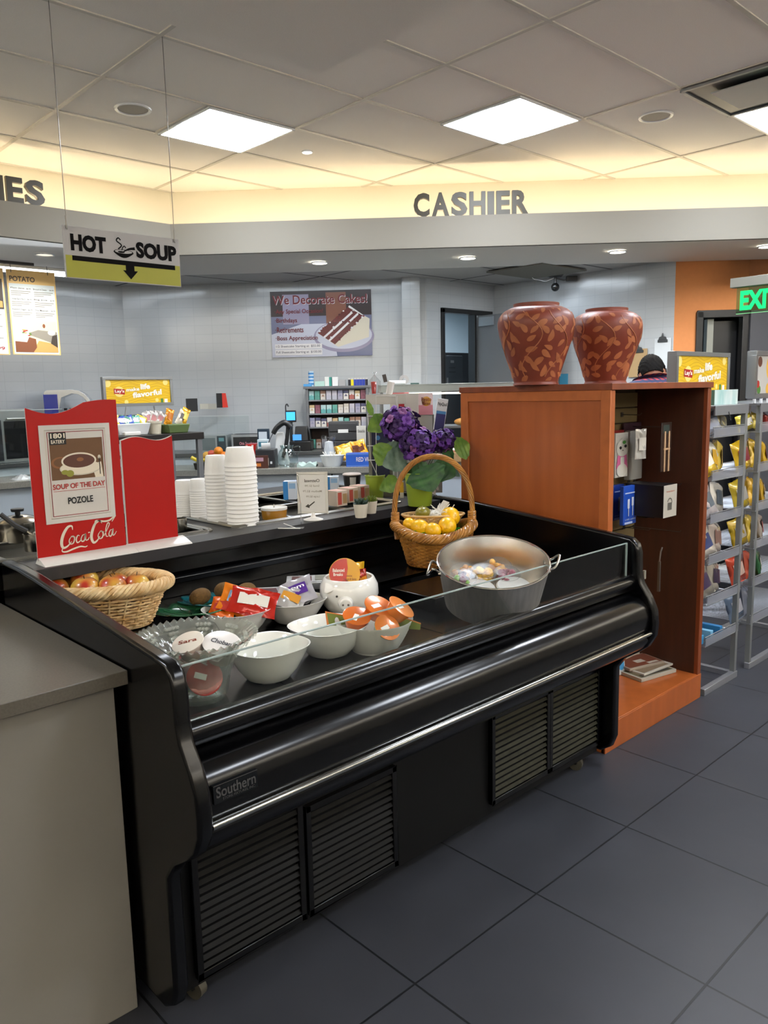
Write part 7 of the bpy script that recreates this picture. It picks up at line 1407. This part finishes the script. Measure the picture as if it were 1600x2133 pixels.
q = YP(1334, 956, 1.93); pouch('foil_pouch', 'shiny silver pouch with an orange dot in front of the grey box', 'pouch', q, 27*S(q)*1.25, 62*S(q), .02, '#c2beb4', '#cdc8bc', rz=R_(-12), seed=91)
hang('hanging_pack', 'dark purple packs at the back above the silver pouch', 'pack', 1300, 1338, 880, 898, 2.08, .01, '#3a2430')
t, F_, W, H = hang('comb_pack', 'slim hanging pack with two long tan sticks near the right side panel', 'pack', 1376, 1397, 880, 982, 1.86, .006, '#2c1a12', ((.15, .75, .78, .95, '#34403a'),))
b = MB([M('#b89470', .5)], F_); b.box(W*.25, W*.38, .0, H*.82, 0, .004); b.box(W*.65, W*.78, .0, H*.82, 0, .004); b.box(W*.2, W*.8, H*.44, H*.48, 0, .005); b.build('sticks', t, bevel=.001)
hang('cable_box', 'darker blue cable box at the left on the slatwall', 'cable box', 1277, 1299, 1010, 1083, 2.02, .02, '#15307c', ((.1, .9, .02, .07, '#8a9ac0'), (.1, .9, .80, .83, '#8a9ac0'), (.45, .6, .25, .65, '#6a6a70')), (('charger', .1, .9, .12, .15, '#8a9ac0'),))
hang('cable_box', 'bright blue cable box with two white plugs in front', 'cable box', 1298, 1325, 1012, 1092, 1.95, .02, '#1f4cae', ((.1, .7, .02, .07, '#b8c4e0'), (.1, .9, .80, .83, '#b8c4e0'), (.30, .45, .42, .66, '#d4d8e4'), (.60, .75, .48, .70, '#d4d8e4'), (.35, .40, .22, .42, '#d4d8e4'), (.65, .70, .22, .48, '#d4d8e4')), (('USB cable', .1, .9, .12, .16, '#b8c4e0'),))
a = YP(1381, 1080, 1.80); e = YP(1408, 1080, 1.80); c = YP(1395, 1010, 1.80)
t = thing('headphone_box', 'black box with a white printed front at the end of the peg row', 'box', ((a.x+e.x)/2, 1.9, a.z), 0, None, True); W = e.x-a.x; H = c.z-a.z; F_ = FR((a.x, 1.80, a.z), UX)
b = MB([M('#121214', .4)], F_); b.box(0, W, 0, H, -.20, 0); b.build('carton', t, bevel=.002); b = MB([M('#b5afa2', .5), M('#5a564e', .5), M('#b0644c', .5)], F_); b.plate(0, W, 0, H, .001, 0); b.plate(W*.3, W*.62, H*.22, H*.45, .002, 1); 
for k in range(9): a_ = R_(20*k); b.disc(W*.46+W*.16*math.cos(a_), H*.46+H*.12*math.sin(a_), W*.03, .0022, 1, n=8)
b.text('headset', W*.2, H*.78, W*.6, H*.05, .002, 2, .01); b.build('printed_label', t)
for k, (px, lb) in enumerate(((1368, 'black box behind the white fronted box, nearer it'), (1352, 'black box farthest back on the peg row'))):
    a = YP(px, 1078, 1.88+.07*k); b = MB([M('#0f0f11', .25)]); b.box(a.x-.03, a.x+.012, 1.88+.07*k, 1.93+.07*k, a.z, a.z+.13); tag(b.build('black_box', bevel=.002), lb, 'box')
q = YP(1372, 1232, 1.86); s_ = S(q); t = thing('scissors_pack', 'slim silver tool hanging on the cabinet slatwall low down', 'tool', q, 0); b = MB([M('#77726a', .3, .8)]); b.tbox(-3*s_, 3*s_, -.006, .006, 0, 64*s_, .7, 1); b.build('blade', t, bevel=.001); b = MB([M('#8c8780', .3, .8)]); b.tube([(0, 0, 64*s_), (4*s_, 0, 84*s_), (10*s_, 0, 92*s_)], .004, 6); b.build('shaft', t)
q = YP(1344, 1206, 1.80); b = MB([M('#8c8878', .5)]); b.box(q.x-.008, q.x+.008, 1.80, 1.81, q.z, q.z+.04); tag(b.build('price_tag'), 'small beige price tag behind the display case corner', 'tag')
# booklets on the bottom shelf
def flatbook(label, px, py, w_, d_, h_, rz, col, z, faces=()):
    q = Z(px, py, z); return boxy('booklet', label, 'booklet', (q.x, q.y, z), w_, d_, h_, col, rz, faces)
q = Z(1372, 1412, .131)
boxy('booklet', 'lowest booklet of the pile with a yellow and brown cover', 'booklet', (q.x+.03, q.y+.10, .131), .26, .20, .018, '#a8a294', R_(-12), (('t', .05, .95, .05, .95, '#6b6248'), ('t', .2, .7, .35, .75, '#a88a2c'), ('t', .1, .9, .08, .2, '#2c2622')))
boxy('booklet', 'white booklet in the middle of the pile', 'booklet', (q.x+.06, q.y+.12, .150), .25, .19, .010, '#b8b2a6', R_(-6), (('t', .05, .9, .05, .9, '#7c6a54'),))
boxy('booklet', 'reddish brown booklet on top of the pile', 'booklet', (q.x+.05, q.y+.15, .161), .24, .15, .012, '#9a8c7c', R_(-16), (('t', .03, .97, .05, .95, '#6e3a28'), ('t', .4, .65, .3, .55, '#b0a494'), ('t', .6, .9, .08, .22, '#b0a494')))
q = Z(1345, 1408, .131); b = MB([M('#aaa08c', .5), M('#3a2a22', .5)], FR((q.x+.02, q.y+.13, .131), UX, (.05, .25, 1))); b.box(0, .17, 0, .19, -.006, 0, 0); b.plate(.015, .155, .05, .175, .001, 1); tag(b.build('leaning_card'), 'beige framed dark card leaning upright behind the booklets', 'card')
q = Z(1303, 1408, .131); t = thing('earphone_pack', 'small white pack with a round blue label at the left of the booklets', 'pack', (q.x, q.y+.02, .131), R_(-20)); b = MB([M('#aeb0ac', .4)]); b.at(FR((-.025, 0, 0), UX, (0, .15, 1))).box(0, .05, 0, .115, -.012, 0); b.build('package', t, bevel=.003); b = MB([M('#3a86b4', .5)]); b.at(FR((-.025, 0, 0), UX, (0, .15, 1))).disc(.025, .055, .019, .001, 0, .030); b.build('round_label', t)
# ================= chip racks =================
YR = 1.735; RD = .40
pz = [(1482, 912), (1478, 1003), (1475, 1092), (1471, 1178), (1469, 1263), (1466, 1348)]
Lz = [YP(a_, b_, YR).z for a_, b_ in pz]; ztop_r = YP(1500, 850, YR).z
pA = Z(1532, 1350, 0).x; xpost1 = YP(1541, 1100, YR).x; xpost2 = YP(1572, 1100, YR).x
def rack(label, x0, x1, posts):
    t = thing('chip_rack', label, 'rack', ((x0+x1)/2, YR, 0), 0, None, True)
    for x, y in posts:
        b = MB([M('#8a8e8e', .4, .5)]); b.box(x-.013, x+.013, y-.01, y+.016, .02, ztop_r); b.build('post', t, bevel=.001)
    b = MB([M('#a9acb2', .3, .7)]); b.box(x0, x1, YR-.015, YR+.015, .0, .035); b.box(x0, x1, YR+RD-.02, YR+RD+.01, 0, .035); b.box(x1-.03, x1, YR, YR+RD, 0, .03); b.build('base_rail', t, bevel=.002)
    b = MB([M('#8d9298', .35, .6)]); b.box(x0, x1, YR-.01, YR+RD+.01, ztop_r, ztop_r+.012); b.box(x0, x1, YR-.012, YR-.004, ztop_r-.035, ztop_r+.012); b.build('top_shelf', t, bevel=.001)
    for z_ in Lz:
        b = MB([M('#a2a6ac', .35, .6)]); b.tube([(x0, YR-.005, z_), (x1, YR-.005, z_), (x1, YR+RD-.04, z_), (x0, YR+RD-.04, z_)], .0035, 6, 0, True); b.tube([(x0, YR-.005, z_+.050), (x1, YR-.005, z_+.050)], .0025, 6)
        n_ = int((x1-x0)/.018)
        for i in range(n_+1): x = x0+(x1-x0)*i/n_; b.tube([(x, YR-.005, z_+.050), (x, YR-.005, z_), (x, YR+RD-.04, z_)], .0013, 4)
        b.build('wire_basket', t)
        b = MB([thin_glass('price_strip', '#d8dce4', .3, 1.5, 1, .35, '#b4b8c4')]); b.quad([(x0, YR-.009, z_+.004), (x1, YR-.009, z_+.004), (x1, YR-.009, z_+.046), (x0, YR-.009, z_+.046)]); b.build('price_strip', t)
    return t
xr0 = CX1+.025
rack('grey wire chip rack touching the right side of the wooden cabinet', xr0, xpost1+.02, ((xpost1, YR), (xpost1, YR+RD), (xr0+.012, YR+RD)))
rack('grey wire chip rack at the right edge of the view', xpost2-.02, xpost2+.85, ((xpost2, YR), (xpost2, YR+RD), (xpost2+.83, YR), (xpost2+.83, YR+RD)))
lev = ['top', 'second', 'third', 'fourth', 'fifth', 'bottom']
spec = [[('#a9adb8', '#8a94ac', 'silver white'), ('#bdb48c', '#6a6a60', 'cream')], [('#cfa81c', '#e0d8c8', 'yellow'), ('#b8b4a8', '#c99a1c', 'white and yellow'), ('#d0b040', '#8a7440', 'gold')], [('#b4acac', '#55606a', 'white'), ('#a8a49c', '#3c4650', 'pale grey')], [('#b0a89c', '#2c3a6a', 'white and blue'), ('#a89a90', '#7a5a50', 'beige')], [('#8a8478', '#38284a', 'small grey'), ('#948c80', '#2e2238', 'small beige')], []]
xw = xpost1-.02-xr0
for k, row in enumerate(spec):
    for i, (c1, c2, nm) in enumerate(row):
        n_ = len(row); x = xr0+.05+(xw-.08)*(i+.5)/n_ if n_ > 1 else xr0+.1
        hb_ = min(.17, (Lz[k-1] if k else ztop_r)-Lz[k]-.05)
        pouch('chip_bag', f'{nm} snack bag in the {lev[k]} basket of the rack beside the cabinet', 'chip bag', (x, YR+.06+.02*i, Lz[k]+.006), .185, hb_+.015, .06, c1, c2, rx=R_(-14+6*i), rz=R_(-14+22*i), ry=R_((-18, 14, 4)[i]), seed=100+7*k+i)
b = MB([M('#3f96c8', .4), M('#8cc4e0', .4), M('#2c6ea4', .4)]); 
q0_ = (xr0+.02, YR+.04)
for i in range(3):
    b = MB([M(('#3f96c8', '#7ab8dc', '#2f7cb4')[i], .4)]); b.box(xr0+.01+.05*i*(xw/.16), xr0+.04+.05*i*(xw/.16), YR+.02, YR+.30, Lz[5]+.004, Lz[5]+.052); tag(b.build('blue_box', bevel=.002), f'{("medium", "light", "dark")[i]} blue box lying in the bottom basket of the chip rack', 'box', None)
spec2 = [[('#c9b83c', '#e0dcd0'), ('#c9b43c', '#a8a49c'), ('#a03028', '#e0d0c0')], [('#c9a41c', '#8a2430'), ('#b8941c', '#c8c0b0'), ('#c8a020', '#7a2a2a')], [('#b49c2c', '#a8a49c'), ('#c89c20', '#b8b0a0'), ('#b8921c', '#a89a80')], [('#a88a1c', '#a8a090'), ('#b89c2c', '#a8a090'), ('#a09488', '#a43a30')], [('#b03c24', '#d0b0a0'), ('#a8422c', '#3a3a60'), ('#2c5c34', '#c0c0b0')], [('#5a6a80', '#a8a8b0'), ('#6a7080', '#8a8a90')]]
for k, row in enumerate(spec2):
    for i, (c1, c2) in enumerate(row):
        x = xpost2+.0+.125*i; hb_ = min(.18, (Lz[k-1] if k else ztop_r)-Lz[k]-.05); cn_ = {'c': 'yellow', 'a': 'red brown', 'b': 'golden', '5': 'blue grey', '6': 'grey', '2': 'green'}[c1[1]]
        pouch('chip_bag', f'{cn_} snack bag {("at the left", "in the middle", "at the right")[i]} of the {lev[k]} basket of the edge rack', 'chip bag', (x, YR+.07, Lz[k]+.006), .14, hb_, .05, c1, c2, rx=R_(-10), rz=R_(-10+20*i), ry=R_((-12, 10, -6)[i]), seed=200+5*k+i)
# dark bin and box behind the first rack
q = YP(1505, 1270, 2.35); b = MB([two('#1c1d26', '#6c6c78', 60, .45, .55, .4, name='swirl_print')]); b.box(q.x-.12, q.x+.22, 2.32, 2.60, q.z-.03, q.z+.12); o = tag(b.build('patterned_box', bevel=.004), 'dark box with a white swirl print behind the chip rack', 'box')
b = MB([M('#24262a', .5)]); b.box(q.x-.14, q.x+.24, 2.30, 2.62, 0, q.z-.031); tag(b.build('storage_crate', bevel=.006), 'dark storage crate under the swirl printed box', 'crate')
for k, (px, py) in enumerate(((1508, 1200),)):
    q = YP(px, py, 2.40); b = MB([M('#a9a8a2', .5)])
    for j in range(6): b.box(q.x-.07, q.x+.10, 2.34, 2.48, q.z-.03+.016*j, q.z-.03+.016*j+.011)
    tag(b.build('paper_stack'), 'stack of white paper trays behind the chip rack', 'tray stack')
    b = MB([M('#24262a', .5)]); b.box(q.x-.08, q.x+.11, 2.335, 2.49, YP(1505, 1270, 2.35).z+.121, q.z-.031); tag(b.build('dark_crate'), 'dark crate under the white paper trays', 'crate')
# framed signs and small canvas on the racks
YQ = YR+.30
a = YP(1404, 905, YQ); e = YP(1514, 905, YQ); c = YP(1404, 728, YQ); a.z = e.z = ztop_r+.013
c.z = YP(1460, 733, YQ).z; a.z = e.z = c.z-.238
t_ = chip_sign('yellow make life flavorful chip sign in a grey frame behind the wooden cabinet', a, e, c, UX, .05, 0, ztop_r+.012)
YQ2 = YR+.22; a = YP(1571, 830, YQ2); c = YP(1571, 730, YQ2); e = Vector((a.x+.42, a.y, a.z)); chip_sign('grey framed food picture sign cut off by the right edge', a, e, c, UX, .05, 1, ztop_r+.012)
a = YP(1488, 850, YR+.05); e = YP(1536, 850, YR+.05); c = YP(1500, 812, YR+.05); a.z = ztop_r+.013; W = e.x-a.x; H = c.z-a.z
b = MB([two('#8fb8b4', '#c4cfcb', 22, .3, .7, .8, (1, 1, .25), name='painted_canvas'), M('#5f7a68', .7)]); b.box(a.x, e.x, YR+.05, YR+.065, a.z, a.z+H, 0); b.box(a.x-.003, a.x, YR+.05, YR+.065, a.z, a.z+H, 1); b.box(a.x-.02, a.x-.003, YR+.065, YR+.08, a.z, a.z+H, 1)
tag(b.build('small_canvas'), 'small pale teal brush painted canvas on the rack top', 'painting')
for px, w_ in ((1569, .018), (1583, .016), (1597, .02)):
    q = YP(px, 846, YR+.03); b = MB([M('#c9ccd0', .5)]); b.box(q.x-w_/2, q.x+w_/2, YR+.02, YR+.03, ztop_r+.0125, ztop_r+.035); tag(b.build('price_card'), 'small white price card on the edge rack top', 'card', 'price cards on the edge rack top')
q = YP(1521, 872, YR-.02); b = MB([M('#3a3c3e', .3, .8)]); b.tube(cr([(q.x, YR-.012, ztop_r-.02), (q.x, YR-.02, ztop_r-.045), (q.x-.006, YR-.025, ztop_r-.062), (q.x-.016, YR-.022, ztop_r-.052)], 6), .002, 6); tag(b.build('s_hook'), 'dark metal hook hanging under the rack top', 'hook')
# ================= person =================
def skin_mesh(name, P, E, Rr, mat, parent, sub=2, root=0):
    me = bpy.data.meshes.new(name); me.from_pydata([tuple(p) for p in P], E, []); o = bpy.data.objects.new(name, me); COL.objects.link(o); me.materials.append(mat)
    md = o.modifiers.new('skin', 'SKIN'); md.use_smooth_shade = True
    for i, v in enumerate(me.skin_vertices[0].data): r = Rr[i]; v.radius = (r, r) if not isinstance(r, tuple) else r; v.use_root = (i == root)
    s_ = o.modifiers.new('sub', 'SUBSURF'); s_.levels = sub; s_.render_levels = sub
    dg = bpy.context.evaluated_depsgraph_get(); m2 = bpy.data.meshes.new_from_object(o.evaluated_get(dg)); bpy.data.objects.remove(o)
    m2.materials.clear(); m2.materials.append(mat); m2.polygons.foreach_set('use_smooth', [True]*len(m2.polygons)); o = bpy.data.objects.new(name, m2); COL.objects.link(o)
    if parent: o.parent = parent
    return o
nP = 4.95; q = NP(1370, 742, nP); hz = q.z; pp = thing('person', 'person with short dark hair in a plaid shirt, seen from behind with the head bowed', 'person', (q.x, q.y, 0), R_(-45))
# local frame: x to the viewer's right, +y away from the viewer (the way the person faces)
sh = hz-.205; SK = M('#a8745a', .5, sub=.1, name='skin')
hc = Vector((0, .10, hz-.104))
J = [(0, 0, .98), (0, -.01, 1.15), (0, -.02, sh-.12), (0, -.015, sh), (0, .01, sh+.05), (0, .05, sh+.07),
     (-.10, 0, .93), (-.10, .01, .50), (-.10, -.01, .09), (-.11, .13, .04), (.10, 0, .93), (.10, .01, .50), (.10, -.01, .09), (.11, .13, .04),
     (-.17, -.01, sh-.02), (-.21, .03, sh-.29), (-.15, .24, sh-.36), (.17, -.01, sh-.02), (.21, .03, sh-.29), (.15, .24, sh-.36), (-.14, .30, sh-.37), (.14, .30, sh-.37)]
E_ = [(0, 1), (1, 2), (2, 3), (3, 4), (4, 5), (0, 6), (6, 7), (7, 8), (8, 9), (0, 10), (10, 11), (11, 12), (12, 13), (3, 14), (14, 15), (15, 16), (3, 17), (17, 18), (18, 19), (16, 20), (19, 21)]
Rr = [.14, .13, .15, .08, .05, .05, .085, .06, .04, .035, .085, .06, .04, .035, .055, .045, .035, .055, .045, .035, .032, .032]
body = skin_mesh('body', J, E_, Rr, SK, pp)
# head, hands and fingers joined into the body mesh
bm = bmesh.new(); bm.from_mesh(body.data)
hb2 = MB([SK], Matrix.Translation(hc) @ Matrix.Rotation(R_(-32), 4, 'X') @ Matrix.Rotation(R_(-18), 4, 'Z'))
def hf(d):
    k = 1.0
    if d.y > .2: k *= 1-.06*d.y
    k -= .10*max(0, -d.z-.2)*(1 if d.y < 0 else .3)
    k += .16*math.exp(-((d.x/.16)**2+((d.z+.12)/.20)**2))*(d.y > .6)   # nose
    k -= .05*math.exp(-(((abs(d.x)-.33)/.13)**2+((d.z-.12)/.12)**2))*(d.y > .5)  # eye sockets
    k += .03*math.exp(-((d.x/.25)**2+((d.z+.48)/.07)**2))*(d.y > .5)  # lips
    return k
hb2.ball((0, 0, 0), .1, 28, 20, 0, (.76, .96, 1.16), hf)
for s_ in (-1, 1): hb2.ball((s_*.077, .0, -.012), .03, 12, 8, 0, (.28, .62, 1.05), lambda d: 1-.15*(d.y > .3))
for s_ in (-1, 1):
    b0 = Matrix.Translation((s_*.135, .33, sh-.375)); hb2.at(b0).ball((0, .02, 0), .04, 12, 8, 0, (.9, 1.05, .38))
    for f_ in range(4):
        x = (f_-1.5)*.019; L_ = (.058, .070, .066, .052)[f_]; hb2.tube([(x, .045, 0), (x*1.05, .045+L_*.5, -.004), (x*1.05, .045+L_*.8, -.018), (x, .045+L_*.9, -.034)], .0085, 8, r2=.0065)
    hb2.tube([(-s_*.03, .0, -.002), (-s_*.055, .025, -.008), (-s_*.058, .055, -.016)], .010, 8, r2=.008)
vs = [bm.verts.new(p) for p in hb2.v]
for f_ in hb2.f:
    try: bm.faces.new([vs[i] for i in f_])
    except Exception: pass
for f_ in bm.faces: f_.smooth = True
bmesh.ops.remove_doubles(bm, verts=bm.verts, dist=1e-5); bmesh.ops.recalc_face_normals(bm, faces=bm.faces); bm.to_mesh(body.data); bm.free()
HM = Matrix.Translation(hc) @ Matrix.Rotation(R_(-32), 4, 'X') @ Matrix.Rotation(R_(-18), 4, 'Z')
b = MB([M('#0d0a08', .8, spec=.15, noise=.3, ns=150, name='dark_hair')], HM)
def hairf(d):
    k = 1.05+.045*math.sin(d.x*30+d.z*22)*math.sin(d.y*26)
    if d.y > .25 and d.z < .42: k = .86          # face side stays clear
    if d.z < -.38: k = .86
    if abs(d.x) > .72 and d.z < .05 and abs(d.y) < .5: k = .9
    return k
b.ball((0, -.002, .004), .1, 64, 48, 0, (.79, .99, 1.16), hairf); b.build('hair', pp)
b = MB([M('#20242c', .6)], HM); 
for s_ in (-1, 1): b.tube(cr([(s_*.076, .03, -.02), (s_*.084, -.006, .012), (s_*.083, -.02, -.01), (s_*.070, .05, -.06)], 5), .0018, 5)
b.grid(lambda u, v: (.062*math.sin((u-.5)*2.4), .088*math.cos((u-.5)*2.0)+.010, -.02-.075*v), 12, 6); b.build('face_mask', pp, solid=.002)
PLAID = tiles('#b03a44', '#2a3050', .03, .03, .007, .8, 0, .1, 'plaid_cloth', .35)
sh_ = skin_mesh('plaid_shirt', [(0, 0, .90), (0, -.01, 1.15), (0, -.02, sh-.12), (0, -.015, sh+.01), (0, .01, sh+.055), (-.17, -.01, sh-.02), (-.215, .03, sh-.29), (-.16, .20, sh-.35), (.17, -.01, sh-.02), (.215, .03, sh-.29), (.16, .20, sh-.35)], [(0, 1), (1, 2), (2, 3), (3, 4), (3, 5), (5, 6), (6, 7), (3, 8), (8, 9), (9, 10)], [.165, .155, .175, .135, .105, .072, .058, .048, .068, .058, .048], PLAID, pp)
ul = sh_.data.uv_layers.new(name='UVMap')
for p in sh_.data.polygons:
    for li in p.loop_indices: v = sh_.data.vertices[sh_.data.loops[li].vertex_index].co; ul.data[li].uv = (v.x*1.0+v.y*.6+2, v.z)
skin_mesh('trousers', [(0, 0, .95), (-.10, 0, .90), (-.10, .01, .50), (-.10, -.01, .10), (.10, 0, .90), (.10, .01, .50), (.10, -.01, .10)], [(0, 1), (1, 2), (2, 3), (0, 4), (4, 5), (5, 6)], [.155, .10, .078, .068, .10, .078, .068], M('#23252d', .8), pp)
for s_ in (-1, 1):
    b = MB([M('#1a1a1b', .5)]); b.ball((s_*.105, .06, .045), .05, 16, 10, 0, (.95, 2.6, .9), lambda d: 1 if d.z > -.7 else .98); b.build('shoe', pp)
# paper cut objects on the sign side: small extras
# ================= pieces that belong to a part hang under that part =================
bpy.context.view_layer.update()
SUBS = {'louvre_slats': 'grille_frame', 'knob': 'lid', 'rivet': 'handle', 'label_card': 'drawer', 'paper_notice': 'sign_panel', 'script_lettering': 'sign_panel', 'well_divider': 'well_rim', 'nostrils': 'snout',
        'handle_binding': 'handle', 'lit_letters': 'acrylic_panel', 'printed_label': 'carton', 'package_print': 'package', 'label_print': 'pouch', 'panel_frame': 'side_panel', 'price_strip': 'wire_basket', 'menu_print': 'board', 'cake_crumbs': 'poster_board', 'logo': 'printer_body', 'clip': 'board'}
def _c(o):
    bb = [Vector(p) for p in o.bound_box]; return sum(bb, Vector())/8
for root in [o for o in bpy.data.objects if o.parent is None and o.get('category')]:
    ks = kids(root)
    for ch in ks:
        want = SUBS.get(ch.name.split('.')[0])
        if not want: continue
        c_ = [k for k in ks if k.name.split('.')[0] == want]
        if c_: ch.parent = min(c_, key=lambda k: (_c(k)-_c(ch)).length)
for o in bpy.data.objects:
    if '_w' in o: del o['_w']
